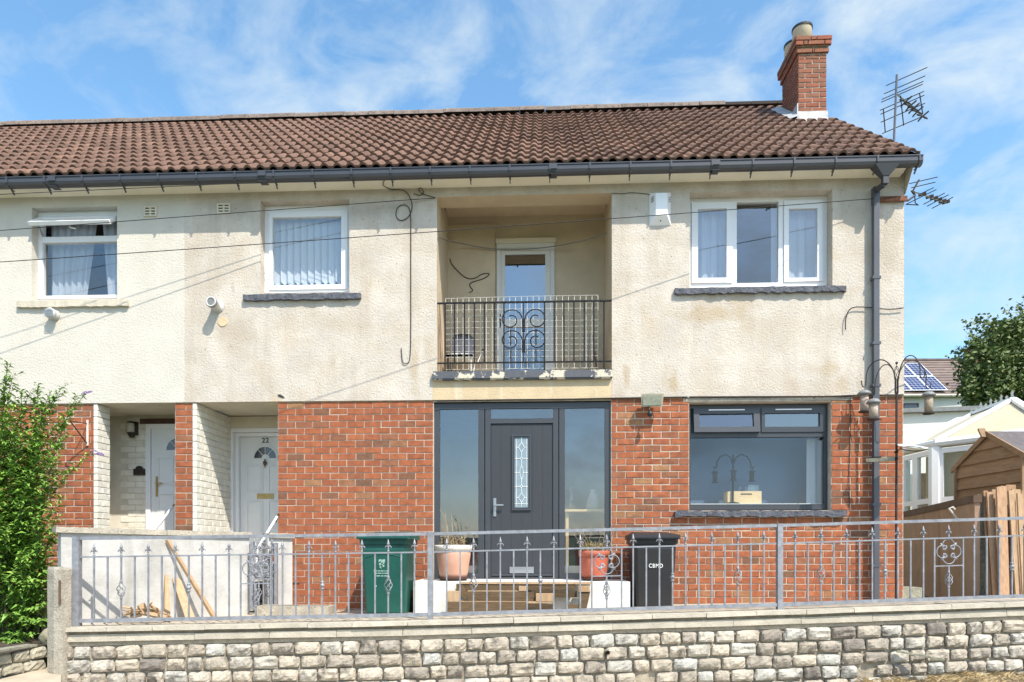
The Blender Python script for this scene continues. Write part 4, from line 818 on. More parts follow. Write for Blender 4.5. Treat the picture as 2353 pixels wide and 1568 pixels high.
m.hexa([(xo - .04, -.30, zgb - .11), (xo + .04, -.30, zgb - .11), (xo + .04, -.22, zgb - .11), (xo - .04, -.22, zgb - .11), (xo - .15, -.338, zgb + .02), (xo + .15, -.338, zgb + .02), (xo + .15, -.2, zgb + .02), (xo - .15, -.2, zgb + .02)])
m.build('gutter_outlet', 'gutter', main)
zsw = Z_(c4u(0, 460)[1], 2010, -.06); zsb = Z_(c4u(0, 570)[1], 2010, -.06)
m = MB(); m.beam((xo, -.26, zgb - .10), (xo, -.26, zgb - .20), .066, .066, (0, 1, 0)); m.beam((xo, -.26, zgb - .19), (xd, -.065, zsw), .064, .064, (0, 1, 0)); m.beam((xd, -.065, zsw + .03), (xd, -.065, zsb), .074, .074, (0, 1, 0)); m.build('swan_neck', 'gutter', main)
m = MB(); m.box(xd - .033, xd + .033, -.10, -.034, YZ(xd) - .02, zsb + .01); dp = m.build('downpipe', 'downpipe', main)
for qy in (640, 790, 887, 1054, 1160, 1300):
    z = Z_(qy, 2008, -.06); m = MB(); m.box(xd - .05, xd + .05, -.106, -.02, z - .018, z + .018); m.build('pipe_clip', 'downpipe' if qy != 1054 else 'black_iron', dp)

# ---------------------------------------------------------------- roof
YE = -.29; ZE = zgt + .035; YR = 3.5
PIT = math.atan2(ZRID - .02 - ZE, YR - YE); SL = math.hypot(ZRID - .02 - ZE, YR - YE); NC = 14; GA = SL / NC
TW = .33
def slope(x, s, n_=0): return Vector((x, YE + s * math.cos(PIT) - n_ * math.sin(PIT), ZE + s * math.sin(PIT) + n_ * math.cos(PIT)))
def tile_prof(u):                                    # u in metres across a double-roll tile
    v = u % .165
    return .038 * math.sin(math.pi * (v - .012) / .105) ** .8 if .012 < v < .117 else .0
us = [.0, .012, .022, .04, .065, .09, .107, .117, .165, .177, .187, .205, .23, .255, .272, .282, .33]
m = MB(); T0, T1 = 0.032, .0
n = len(us)
V = [(u - .165, -.02, tile_prof(u) + T0) for u in us] + [(u - .165, GA + .06, tile_prof(u) * .92 + T1 - .004) for u in us] + [(u - .165, -.02, max(tile_prof(u) + T0 - .03, -.014)) for u in us]
m.add(V, [(i, i + 1, n + i + 1, n + i) for i in range(n - 1)] + [(2 * n + i, 2 * n + i + 1, i + 1, i) for i in range(n - 1)] + [(0, n, 2 * n), (n - 1, 3 * n - 1, 2 * n - 1)])
TM = m.mesh('roof_tile_mesh', 'tile', Vector((0, 0, 0)), False)
for i, p in enumerate(TM.polygons): p.use_smooth = i < n - 1
NT = int(round((XE - XL) / TW))
xt = lambda i: XE - TW * (i + .5)                    # counted from the right verge
roofs = {}
for par, a, b in ((left, XL, XS), (main, XS, XE)):
    m = MB(); p = [slope(a, 0, -.03), slope(b, 0, -.03), slope(b, SL, -.03), slope(a, SL, -.03)]; q_ = [slope(a, 0, -.004), slope(b, 0, -.004), slope(b, SL, -.004), slope(a, SL, -.004)]
    m.hexa(p + q_); yb2 = 2 * YR - YE
    m.hexa([Vector((v.x, 2 * YR - v.y, v.z)) for v in p] + [Vector((v.x, 2 * YR - v.y, v.z)) for v in q_]); roofs[par] = m.build('roof', 'underlay', par)
cand = []
CHX = (X_(1834, 2.1), X_(1900, 2.1))
for i in range(NT):
    par = main if xt(i) > XS else left
    for k in range(NC):
        c = slope(xt(i), k * GA)
        if CHX[0] + .0 < xt(i) < CHX[1] and 2.12 < c.y + .15 < 2.75: continue
        cand.append((c - CAM).length * 1.0 and (par, i, k, c))
for par in (left, main):
    lst = sorted([c for c in cand if c[0] is par], key=lambda c: (c[3] - CAM).length)
    for (_, i, k, c) in lst[:300]:
        place('roof_tile', TM, c, roofs[par], (PIT + random.uniform(-.008, .008), random.uniform(-.006, .006), random.uniform(-.004, .004)))
    if lst[300:]:
        m = MB()
        for (_, i, k, c) in lst[300:]:
            rot = Matrix.Rotation(PIT + random.uniform(-.008, .008), 3, 'X'); m.add([c + rot @ Vector(v) for v in V], [tuple(p.vertices) for p in TM.polygons])
        m.build('roof_tile', 'tile_joined', roofs[par], kind='stuff')
x = XE; k = 0
while x > XL:
    ln = .455; par = main if x - ln / 2 > XS else left; a, b = x - ln, x - .008
    if not (CHX[0] - .9 < (a + b) / 2 < XE + 1):
        m = MB(); n = 6; dz = random.uniform(-.008, .008)
        V2 = []
        for xx in (a, b): V2 += [(xx, YR + .155 * math.cos(math.pi * (i / n)) , ZRID - .04 + dz + .135 * math.sin(math.pi * (i / n))) for i in range(n + 1)]
        m.add(V2, [(i, i + 1, n + 2 + i, n + 1 + i) for i in range(n)] + [tuple(range(n + 1)), tuple(range(2 * n + 1, n, -1))])
        m.build('ridge_tile', 'ridge_tile', roofs[par])
    else:
        m = MB(); m.box(a, b, YR - .12, YR + .12, ZRID - .02, ZRID + .03); m.build('ridge_tile', 'underlay', roofs[par])
    x -= ln; k += 1
# verge under the right edge
m = MB(); m.hexa([slope(XR - .01, .0, -.10), slope(XE - .02, 0, -.10), slope(XE - .02, SL, -.10), slope(XR - .01, SL, -.10), slope(XR - .01, .0, -.031), slope(XE - .02, 0, -.031), slope(XE - .02, SL, -.031), slope(XR - .01, SL, -.031)]); m.build('verge_board', 'cream_wall', main)

# ---------------------------------------------------------------- chimney
YK0, YK1 = 2.1, 2.82
kx0, kx1 = CHX; kzb = Z_(277, 1866, YK0); kzt = Z_(88, 1866, YK0)
m = MB(); m.box(kx0 + .008, kx1 - .008, YK0 + .008, YK1 - .008, kzb - 1.0, kzt - .02); ch = m.build('chimney', 'mortar', main)
CHB = [brick_mesh(80 + i, 'brick_chimney', lz=.0625, nm='chimney_brick_mesh') for i in range(5)]
cfm = lambda y: Z_((60 + y / 3.733) / 1.632, 1866, YK0)
rows = [(y0, y1) for y0, y1 in zip([545, 600, 665, 735, 800, 868, 935, 1003, 1073, 1143, 1212, 1280], [598, 663, 733, 798, 866, 933, 1001, 1071, 1141, 1210, 1278, 1345])]
wk = kx1 - kx0
def chb(cx_, cy_, cz_, ln, side=False, out=0.0):
    place('brick', random.choice(CHB), (cx_, cy_, cz_), ch, (0, 0, R(-90)) if side else None, ((ln - .013) / (BLEN - JT), 1, 1))
for k, (ya, yb_) in enumerate(rows):
    zc = (cfm(ya) + cfm(yb_)) / 2
    segs = [(0, .25), (.25, .75), (.75, 1)] if k % 2 == 0 else [(0, .5), (.5, 1)]
    for a, b in segs: chb(kx0 + wk * (a + b) / 2, YK0, zc, wk * (b - a))
    dl = YK1 - YK0; sg = [0, .16, .5, .84, 1] if k % 2 else [0, .33, .67, 1]
    for a, b in zip(sg, sg[1:]): chb(kx0, YK0 + dl * (a + b) / 2, zc, dl * (b - a), True)
for (ya, yb_, o_, sg) in ((310, 372, .062, [0, .42, .58, 1]), (374, 438, .058, [0, .22, .34, .8, 1]), (474, 520, .028, [0, .48, .54, 1])):
    zc = (cfm(ya) + cfm(yb_)) / 2; a0, a1 = kx0 - o_, kx1 + o_; y0_, y1_ = YK0 - o_, YK1 + o_; zz0, zz1 = cfm(yb_), cfm(ya)
    m = MB(); m.box(a0 + .03, a1 - .03, y0_ + .03, y1_ - .03, zz0, zz1); m.build('oversail', 'mortar', ch)
    for a, b in zip(sg, sg[1:]): chb(a0 + (a1 - a0) * (a + b) / 2, y0_, zc, (a1 - a0) * (b - a))
    for a, b in zip([0, .25, .5, .75, 1], [.25, .5, .75, 1]): chb(a0, y0_ + (y1_ - y0_) * (a + b) / 2, zc, (y1_ - y0_) * (b - a), True)
m = MB(); m.box(kx0 - .02, kx1 + .02, YK0 - .02, YK1 + .02, kzt - .03, kzt + .005); m.build('flaunching', 'concrete', ch)
for i, yy in enumerate((YK0 + .19, YK1 - .17)):
    m = MB(); xx = kx0 + wk * (.30 if i == 0 else .3); m.lathe((xx, yy, kzt), [(.15, .0), (.145, .26), (.15, .27), (.15, .28), (.105, .28), (.10, .1)], 20); pt = m.build('chimney_pot', 'pot_cream', ch, True)
    m = MB(); m.lathe((xx, yy, kzt + .265), [(.147, 0), (.158, .004), (.158, .035), (.15, .04), (.11, .035), (.10, -.1)], 20); m.build('pot_rim', 'rim_black', ch)
m = MB(); fz = cfm(1345)
m.box(kx0 - .008, kx1 + .008, YK0 - .022, YK0 - .004, kzb - .05, fz); m.box(kx0 - .022, kx0 - .006, YK0 - .022, YK1, kzb - .1, fz + .13); p0 = slope(0, (YK0 - .12 - YE) / math.cos(PIT), .05)
m.quad((kx0 - .14, YK0 - .14, p0.z - .04), (kx1 + .05, YK0 - .14, p0.z - .04), (kx1 + .05, YK0 - .02, kzb + .03), (kx0 - .03, YK0 - .02, kzb + .03))
s0 = slope(kx0 - .17, (YK0 - .1 - YE) / math.cos(PIT), .055); s1 = slope(kx0 - .17, (YK1 + .1 - YE) / math.cos(PIT), .055)
m.quad(s0, (kx0 - .02, s0.y, s0.z + .05), (kx0 - .02, s1.y, s1.z + .05), s1); m.build('flashing', 'lead', ch)

# ---------------------------------------------------------------- things fixed to the facade
for par, qa, qb, ya, yb_ in ((left, 332, 361, 476, 498.5), (main, 500, 530, 469.5, 492)):
    a, b, c, d_ = X_(qa), X_(qb), Z_(yb_, qa), Z_(ya, qa); m = MB(); m.box(a + .01, b - .01, -.004, .0, c + .01, d_ - .01)
    v = m.build('air_vent', 'rim_black', par); m = MB(); m.frame(a, b, c, d_, -.022, .0, .018); xm = (a + b) / 2; m.box(xm - .01, xm + .01, -.018, 0, c + .018, d_ - .018)
    hh = (d_ - c - .036) / 5
    for s in (1, 3): m.box(a + .018, xm - .01, -.02, 0, c + .018 + hh * s, c + .018 + hh * (s + 1)); m.box(xm + .01, b - .018, -.02, 0, c + .018 + hh * s, c + .018 + hh * (s + 1))
    m.build('vent_grille', 'cream_wall', v)
p = at(500, 705); m = MB(); m.lathe((p.x, -.001, p.z), [(.085, 0), (.085, .01), (.062, .012), (.062, .14), (.066, .14), (.066, .19), (.05, .19), (.045, .12)], 18, 'y'); fl = m.build('boiler_flue', 'upvc_dull', main, True)
m = MB(); m.lathe((p.x, -.15, p.z), [(.064, 0), (.072, .005), (.072, .03), (.064, .035)], 18, 'y'); m.build('flue_collar', 'zinc', fl)
p = at(512, 740); m = MB(); m.lathe((p.x, -.001, p.z), [(.066, 0), (.062, .006)], 18, 'y'); m.build('flue_patch', 'render_spandrel', main)
p = at(126, 728); m = MB(); m.lathe((p.x, -.001, p.z + .02), [(.075, 0), (.075, .02), (.06, .025), (.06, .07), (.07, .075), (.07, .10), (.03, .11)], 16, 'y'); fl = m.build('boiler_flue', 'upvc_dull', left, True)
m = MB()
for i in range(6): m.box(p.x - .062, p.x + .062, -.118, -.112, p.z - .035 + i * .02, p.z - .029 + i * .02)
m.build('flue_guard', 'steel', fl)
# alarm box
cA = lambda x, y, Y=0: at((2400 + x / 2.139) / 1.632, (500 + y / 2.139) / 1.632, Y)
t = thing('alarm_box', 'white angular burglar alarm box on the wall between the balcony and the three-light window', 'alarm box', cA(160, 740))
a0, a1 = cA(75, 482), cA(247, 741); fy = -.085; f0, f1 = cA(128, 480, fy), cA(218, 658, fy)
m = MB(); m.add([(a0.x, -.002, a1.z), (a1.x, -.002, a1.z), (a1.x, -.002, a0.z), (a0.x, -.002, a0.z), (f0.x, fy, f1.z), (f1.x, fy, f1.z), (f1.x, fy, f0.z), (f0.x, fy, f0.z)], [(4, 5, 6, 7), (0, 1, 5, 4), (1, 2, 6, 5), (2, 3, 7, 6), (3, 0, 4, 7)]); m.build('cover', 'upvc', t)
m = MB(); p = cA(165, 705, -.045); m.lathe((p.x, p.y - .003, p.z), [(.009, 0), (.009, .004)], 8, 'y'); m.build('screw', 'rim_black', t)
for s in (-1, 1):
    for i in range(3):
        q = cA(98 if s < 0 else 237, 520 + 16 * i, -.045); m = MB(); m.beam((q.x - .018, q.y - .006 , q.z - .008), (q.x + .016, q.y - .004 - .02 * (s < 0), q.z + .010), .006, .006); m.build('vent_slot', 'rim_black', t)
# floodlight
cF = lambda x, y, Y=0: at((2300 + x / 1.568) / 1.632, (1400 + y / 1.568) / 1.632, Y)
t = thing('floodlight', 'pale rectangular floodlight with a motion sensor above the black bin', 'floodlight', cF(215, 170))
Yf = -.15
a0, a1 = cF(163, 196, Yf), cF(295, 122, Yf)
m = MB(); m.hexa([(a0.x + .01, Yf + .02, a0.z), (a1.x - .01, Yf + .02, a0.z), (a1.x - .04, Yf + .10, a0.z + .02), (a0.x + .04, Yf + .10, a0.z + .02), (a0.x, Yf - .02, a1.z), (a1.x, Yf - .02, a1.z), (a1.x - .04, Yf + .08, a1.z), (a0.x + .04, Yf + .08, a1.z)]); m.build('lamp_body', 'lamp_housing', t)
m = MB(); d = .025; m.hexa([(a0.x + d, Yf + .005, a0.z + .015), (a1.x - d, Yf + .005, a0.z + .015), (a1.x - d, Yf + .015, a0.z + .015), (a0.x + d, Yf + .015, a0.z + .015), (a0.x + d, Yf - .024, a1.z - .02), (a1.x - d, Yf - .024, a1.z - .02), (a1.x - d, Yf, a1.z - .02), (a0.x + d, Yf, a1.z - .02)]); m.build('lens', 'lamp_lens', t)
m = MB(); xm = (a0.x + a1.x) / 2; m.box(xm - .05, xm + .05, -.07, .018, a1.z - .03, a1.z + .025); m.build('wall_bracket', 'zinc', t)
m = MB(); p = cF(215, 240, Yf); m.tube([(p.x - .01, Yf + .03, a0.z + .01), (p.x, Yf, p.z + .02)], .012, 6); m.lathe((p.x, Yf - .01, p.z), [(.006, -.036), (.028, -.025), (.036, 0), (.028, .025), (.008, .034)], 10); m.build('motion_sensor', 'black_plastic', t, True)
# hanging-basket bracket left of the porch
cH = lambda x, y, Y=0: at((0 + x / 5.2275) / 1.632, (1480 + y / 5.2275) / 1.632, Y)
t = thing('hanging_bracket', 'rusty black and white hanging basket bracket on the brick pier left of the porches', 'bracket', cH(1710, 800))
tip = cH(1360, 500, -.28)
m = MB(); w0, w1 = cH(1710, 500, .0), cH(1710, 1000, .0); m.box(w0.x - .008, w0.x + .012, -.006, .012, w1.z, w0.z); m.build('wall_bar', 'pot_rim', t)
m = MB(); m.tube([(w1.x, -.01, w1.z + .03), tip], .008, 5); m.build('strut', 'dark_iron', t); m = MB(); m.tube([(w0.x, -.01, w0.z - .05), tip + Vector((.01, 0, -.01))], .006, 5); m.build('arm', 'dark_iron', t)
m = MB(); m.tube([tip + Vector((0, -.015, .03)), tip + Vector((-.035, -.015, .01)), tip + Vector((-.02, -.015, -.05)), tip + Vector((.02, -.015, -.06))], .010, 5); m.build('hook', 'pot_rim', t)

# ---------------------------------------------------------------- cables
def wire(name, pts, r, label, cat='cable', mat='cable', group=None, n=4, seg=0, sag=0):
    if seg:
        a, b = Vector(pts[0]), Vector(pts[-1]); pts = [a + (b - a) * (i / seg) - Vector((0, 0, sag * 4 * (i / seg) * (1 - i / seg))) for i in range(seg + 1)]
    m = MB(); m.tube(pts, r, n); o = m.build(name, mat); return tag(o, label, cat, group)
def far_end(att, q, G):                              # beyond the frame on the same straight line
    e = at(*q, -G); d = e - att; return att + d * 2.6
attA, attB, attC = at(1001, 455, -.01), at(2083, 451, -.03), at(888, 406, -.24)
wire('overhead_cable', [attA, far_end(attA, (0, 530), .764)], .0048, 'black overhead cable ending at the top left corner of the balcony', 'cable', group='overhead cables', seg=8, sag=.0)
wire('overhead_cable', [attB, far_end(attB, (0, 583), 1.53)], .0048, 'long black overhead cable crossing the whole facade to the right corner', 'cable', group='overhead cables', seg=10, sag=.10)
wire('overhead_cable', [attC, far_end(attC, (0, 447), .87)], .0045, 'thin overhead cable running along the soffit to the junction clip under the gutter', 'cable', group='overhead cables', seg=8, sag=.0)
t = thing('cable_clamp', 'grey cable clamp hanging under the gutter left of the balcony', 'clamp', attC)
m = MB(); p = at(897, 408, -.24); m.beam(at(888, 407, -.24), at(908, 410, -.24), .05, .035); m.build('clamp_body', 'zinc', t)
m = MB(); m.tube([at(905, 406, -.24), at(916, 400, -.2)], .008, 5); m.build('hook', 'zinc', t)
S = lambda l, Y=-.012: [at(a, b, Y) for a, b in l]
def smooth(pts, n=4):
    out = []; P = [pts[0]] + pts + [pts[-1]]
    for i in range(1, len(P) - 2):
        for k in range(n):
            t_ = k / n; a, b, c, d_ = P[i - 1], P[i], P[i + 1], P[i + 2]
            out.append(.5 * (2 * b + (c - a) * t_ + (2 * a - 5 * b + 4 * c - d_) * t_ * t_ + (3 * b - a - 3 * c + d_) * t_ ** 3))
    return out + [pts[-1]]
wire('phone_cable', smooth([at(888, 408, -.23), at(880, 425, -.1)] + S([(897, 435), (930, 439), (945, 462), (946, 482), (937, 500), (920, 507), (910, 496), (914, 477), (930, 471), (941, 482), (944, 520), (944, 640), (944, 760), (942, 822), (934, 836), (925, 831), (922, 800)])), .0055, 'loose black cable looping once and hanging down the render left of the balcony')
wire('phone_cable', smooth(S([(1001, 455), (985, 450), (971, 446), (962, 436), (967, 432), (973, 442), (965, 449), (950, 445)])), .005, 'short curl of cable at the top left corner of the balcony')
wire('wall_cable', smooth(S([(1004, 921.5), (1150, 919), (1300, 917.5), (1420, 915), (1580, 912.5)], -.008)), .008, 'black cable clipped along the joint above the front door')
wire('wall_cable', smooth(S([(1584, 912.3), (1750, 911.6), (1900, 911), (1960, 909), (2076, 907.5)], -.008)), .008, 'black cable clipped along the joint above the kitchen window')
wire('wall_cable', smooth(S([(1943, 758), (1944, 730), (1956, 709), (1985, 706), (2040, 711), (2076, 708)], -.03)), .007, 'black cable looping round the downpipe halfway up the upper wall')
wire('wall_cable', S([(1954, 915), (1954, 1000), (1951, 1100), (1952, 1160)], .008), .005, 'thin cable dropping down the brick beside the kitchen window', mat='cable')
wire('balcony_cable', smooth([at(1006, 545, .02), at(1028, 553, .4), at(1060, 560, .9), at(1130, 572, 1.0), at(1235, 571, 1.0), at(1330, 556, .8), at(1394, 538, .2)]), .008, 'sagging washing line strung across the top of the balcony', 'line', 'zinc')
wire('balcony_cable', smooth([at(1034, 595, BD - .04), at(1040, 610, BD - .04), at(1068, 637, BD - .04), at(1090, 640, BD - .04), at(1108, 630, BD - .04), at(1124, 630, BD - .04), at(1112, 640, BD - .04), at(1080, 652, BD - .04), at(1086, 668, BD - .04), at(1078, 672, BD - .04)]), .006, 'tangled black cable on the back wall of the balcony left of its door', 'cable')
wire('alarm_cable', smooth(S([(1405, 444), (1430, 445), (1455, 443), (1494, 447)])), .004, 'thin cable running from the balcony to the alarm box')
m = MB(); a, b = at(2010, 452, -.045), at(2085, 460, -.045); m.box(a.x, b.x, -.05, -.02, b.z - .008, a.z + .0); tag(m.build('rusty_bracket', 'rust'), 'rusty iron strap holding the aerial at the top right corner', 'bracket')
m = MB(); p = at(646, 910, -.005); m.add([(p.x - .05, -.006, p.z + .015), (p.x - .01, -.006, p.z + .02), (p.x + .05, -.006, p.z - .025), (p.x + .03, -.006, p.z - .03), (p.x - .03, -.006, p.z - .01)], [(0, 4, 3, 2, 1)]); m.build('wall_hole', 'rim_black', main)

# ---------------------------------------------------------------- aerials
cQ = lambda x, y: ((2840 + x / 2.063) / 1.632, (40 + y / 2.063) / 1.632)
def q3(x, y, d): return cw(*cQ(x, y), d)
t = thing('tv_aerial', 'tall rooftop television aerial with a grid reflector above the right verge', 'aerial', q3(1057, 1015, 10.0))
d0 = 10.0
mp0 = q3(1057, 1015, d0); m = MB(); m.tube([mp0 - Vector((0, 0, 2.3)), mp0, q3(1080, 497, d0)], .016, 6); m.build('mast', 'mast_grey', t)
for hz in (2.1, 1.7):
    m = MB(); m.tube([mp0 - Vector((0, 0, hz)), Vector((XR, mp0.y, mp0.z - hz))], .014, 5); m.build('wall_bracket', 'mast_grey', t)
for (ax, ay, bx, by) in ((995, 582, 1315, 440), (980, 645, 1300, 505), (963, 688, 1285, 548), (958, 710, 1280, 570), (948, 773, 1290, 625), (953, 803, 1292, 655), (955, 865, 1298, 717), (965, 953, 1290, 815)):
    m = MB(); m.tube([q3(ax, ay, d0 + .22), q3(bx, by, d0 - .2)], .007, 4); m.build('reflector_rod', 'dark_iron', t)
for (ax, ay, bx, by, k) in ((975, 765, 990, 943, .17), (1108, 660, 1132, 890, 0), (1255, 640, 1280, 800, -.16)):
    m = MB(); m.tube([q3(ax, ay, d0 + k), q3(bx, by, d0 + k)], .009, 4); m.build('reflector_upright', 'dark_iron', t)
A, B = q3(1085, 650, d0), q3(1300, 835, d0 + .55)
m = MB(); m.tube([A, B], .012, 5); m.build('boom', 'steel', t)
for k in (.28, .45, .56, .70, .90):
    c = A + (B - A) * k; m = MB()
    e1 = (RGT * .75 - FWD * .45) * .09
    for s in (-1, 1):
        m.beam(c - e1 + Vector((0, 0, .05)), c, .03, .012); m.beam(c + e1 + Vector((0, 0, .05)), c, .03, .012); m.beam(c - e1 * .8 - Vector((0, 0, .06)), c, .03, .012); m.beam(c + e1 * .8 - Vector((0, 0, .06)), c, .03, .012); break
    m.build('director', 'dark_iron', t)
d1 = 8.9
t = thing('tv_aerial', 'small television aerial pointing right from the top corner of the gable', 'aerial', q3(1170, 1440, d1))
A, B = q3(1190, 1395, d1), q3(1470, 1490, d1 + .4)
m = MB(); m.tube([q3(1165, 1470, d1 - .1), q3(1220, 1430, d1), q3(1195, 1395, d1)], .014, 5); m.tube([q3(1215, 1400, d1), q3(1222, 1490, d1), q3(1245, 1505, d1), q3(1150, 1500, d1 - .1)], .008, 4); m.build('mast', 'dark_iron', t)
m = MB(); m.tube([A, B], .010, 5); m.build('boom', 'steel', t)
for (ax, ay, bx, by) in ((1175, 1340, 1395, 1288), (1190, 1372, 1378, 1328), (1150, 1500, 1385, 1385), (1285, 1500, 1450, 1412), (1313, 1515, 1480, 1425), (1350, 1532, 1515, 1443), (1260, 1420, 1365, 1370)):
    m = MB(); m.tube([q3(ax, ay, d1 + .08), q3(bx, by, d1 - .03)], .006, 4); m.build('element', 'dark_iron', t)
m = MB(); m.tube([q3(1252, 1310, d1), q3(1205, 1395, d1)], .012, 5); m.build('upright', 'dark_iron', t)
m = MB(); pm = q3(1165, 1470, d1 - .1); m.tube([pm, Vector((XR - .02, max(pm.y, .06), pm.z))], .014, 5); m.build('wall_bracket', 'rust', t)
for k in (.3, .5, .62, .74, .86, .96):
    c = A + (B - A) * k; m = MB(); e1 = (RGT * .8 - FWD * .4) * .05; m.beam(c - e1, c + e1 + Vector((0, 0, .01)), .04, .025); m.build('director', 'dark_iron', t)
# ---------------------------------------------------------------- street wall of setts with coping and railings
wang = math.atan2(rdir.y, rdir.x)
wall = thing('garden_wall', 'low street wall of weathered stone setts under a pale coping', 'wall', RT((SLEN / 2, .1, -.9)))
FR = .10                                              # mortar face, out from the railing line
def run_mesh(mb, s0, s1, prof, step=.6):              # profile (out, height) swept along the sloping wall
    n = max(1, int((s1 - s0) / step))
    for i in range(n):
        a, b = s0 + (s1 - s0) * i / n, s0 + (s1 - s0) * (i + 1) / n; m_ = len(prof)
        for k in range(m_ - 1):
            (n0, h0), (n1, h1) = prof[k], prof[k + 1]; mb.quad(RT((a, n0, h0)), RT((b, n0, h0)), RT((b, n1, h1)), RT((a, n1, h1)))
    mb.add([RT((s0, n_, h)) for n_, h in prof], [tuple(range(len(prof)))]); mb.add([RT((s1, n_, h)) for n_, h in prof], [tuple(range(len(prof)))[::-1]])
S0 = -.10
m = MB(); run_mesh(m, S0, SLEN, [(-.14, -1.1), (-.14, -.09), (FR - .016, -.09), (FR - .016, -1.1)][::-1]); m.build('wall_core', 'sett_mortar', wall)
def stone_bar(mb, s0, s1, n0, n1, h0, h1, jit=.003):
    j = lambda: random.uniform(-jit, jit)
    e = .006
    p = [RT((s0, n1, h0)), RT((s1, n1, h0)), RT((s1, n0, h0)), RT((s0, n0, h0)), RT((s0, n1 - e, h1)), RT((s1, n1 - e, h1)), RT((s1, n0, h1)), RT((s0, n0, h1))]
    mb.hexa([Vector((v.x + j(), v.y + j(), v.z + j())) for v in p])
s = S0 - .04
while s < SLEN:
    ln = random.uniform(.44, .58); m = MB(); stone_bar(m, s + .003, s + ln - .003, -.14, FR + .062, -.068, -.026); m.build('coping_stone', 'coping', wall); s += ln
m = MB(); run_mesh(m, S0, SLEN, [(-.13, -.098), (-.13, -.0685), (FR + .012, -.0685), (FR + .012, -.102)][::-1]); m.build('coping_bed', 'coping_shade', wall)  # bed mortar coloured dark to deepen the shade below the overhang
s = S0
while s < SLEN:
    ln = random.uniform(.6, .78); m = MB(); o_ = random.uniform(0, .01); stone_bar(m, s + .003, s + ln - .003, .0, FR + .030 + o_, -.170, -.1025); m.build('course_stone', 'coping', wall); s += ln
m = MB(); run_mesh(m, S0, SLEN, [(.0, -.215), (.0, -.173), (FR - .002, -.173), (FR + .004, -.215)][::-1], .3); m.build('bedding_mortar', 'sett_mortar', wall)
def sett_mesh(seed, mat='sett', nm='sett_mesh'):       # squared block of unit size: worn arrises, hammered face towards -Y
    rr = random.Random(seed); nu, nv = 8, 6; mb = MB(); V = []
    co = [(rr.uniform(-.035, .035), rr.uniform(-.06, .06)) for _ in range(4)]; tx, tz = rr.uniform(-.010, .010), rr.uniform(-.008, .008); ph = [rr.uniform(0, 6) for _ in range(4)]
    gu = [-1, -.93, -.76, -.4, 0, .4, .76, .93, 1]; gv = [-1, -.84, -.5, 0, .5, .84, 1]
    for v in gv:
        for u in gu:
            a, b = (u + 1) / 2, (v + 1) / 2
            ox = (co[0][0] * (1 - a) + co[1][0] * a) * (1 - b) + (co[2][0] * (1 - a) + co[3][0] * a) * b; oz = (co[0][1] * (1 - a) + co[1][1] * a) * (1 - b) + (co[2][1] * (1 - a) + co[3][1] * a) * b
            d = max(abs(u), abs(v)); r_ = (abs(u) ** 7 + abs(v) ** 7) ** (1 / 7) or 1
            k = d / r_; edge = 0 if d > .985 else (.55 if abs(u) > .9 or abs(v) > .8 else (.92 if abs(u) > .7 or abs(v) > .45 else 1))
            y = -.034 * edge + (tx * u + tz * v + .006 * math.sin(3 * u + ph[0]) * math.sin(2.5 * v + ph[1]) + rr.uniform(-.008, .008)) * (edge > .5)
            V.append((u * .5 * k + ox + rr.uniform(-.008, .008), y + .006, v * .5 * k + oz + rr.uniform(-.015, .015)))
    mb.add(V, [(j * (nu + 1) + i, j * (nu + 1) + i + 1, (j + 1) * (nu + 1) + i + 1, (j + 1) * (nu + 1) + i) for j in range(nv) for i in range(nu)])
    return mb.mesh(nm, mat, Vector((0, 0, 0)), False)
SM = [sett_mesh(200 + i) for i in range(12)]
holes_at = {(3, 5.9), (3, 8.25)}
RH = .137
for row in range(6):
    s = S0 + random.uniform(-.1, .02)
    while s < SLEN:
        ln = random.uniform(.17, .285); h = -.215 - RH * (row + .5)
        if any(r == row and s < c < s + ln for r, c in holes_at): s += .10; continue
        c = RT((s + ln / 2, FR + .012 + random.uniform(-.006, .008), h))
        slp = math.atan((zbase(s + ln) - zbase(s)) / ln)
        if s + ln > S0 and c.z > -1.55: place('sett', random.choice(SM), c, wall, (random.uniform(-.05, .05), -slp + random.uniform(-.025, .025), wang + random.uniform(-.02, .02)), (ln - .016, 1, RH * random.uniform(.84, .97)))
        s += ln
m = MB(); c = RT((5.44, FR + .05, -.40)); m.tube([c - rnrm * .1, c + rnrm * .05], .026, 10, False); m.tube([c - rnrm * .1, c + rnrm * .05], .019, 10, False); m.build('drain_pipe', 'moss_concrete', wall)
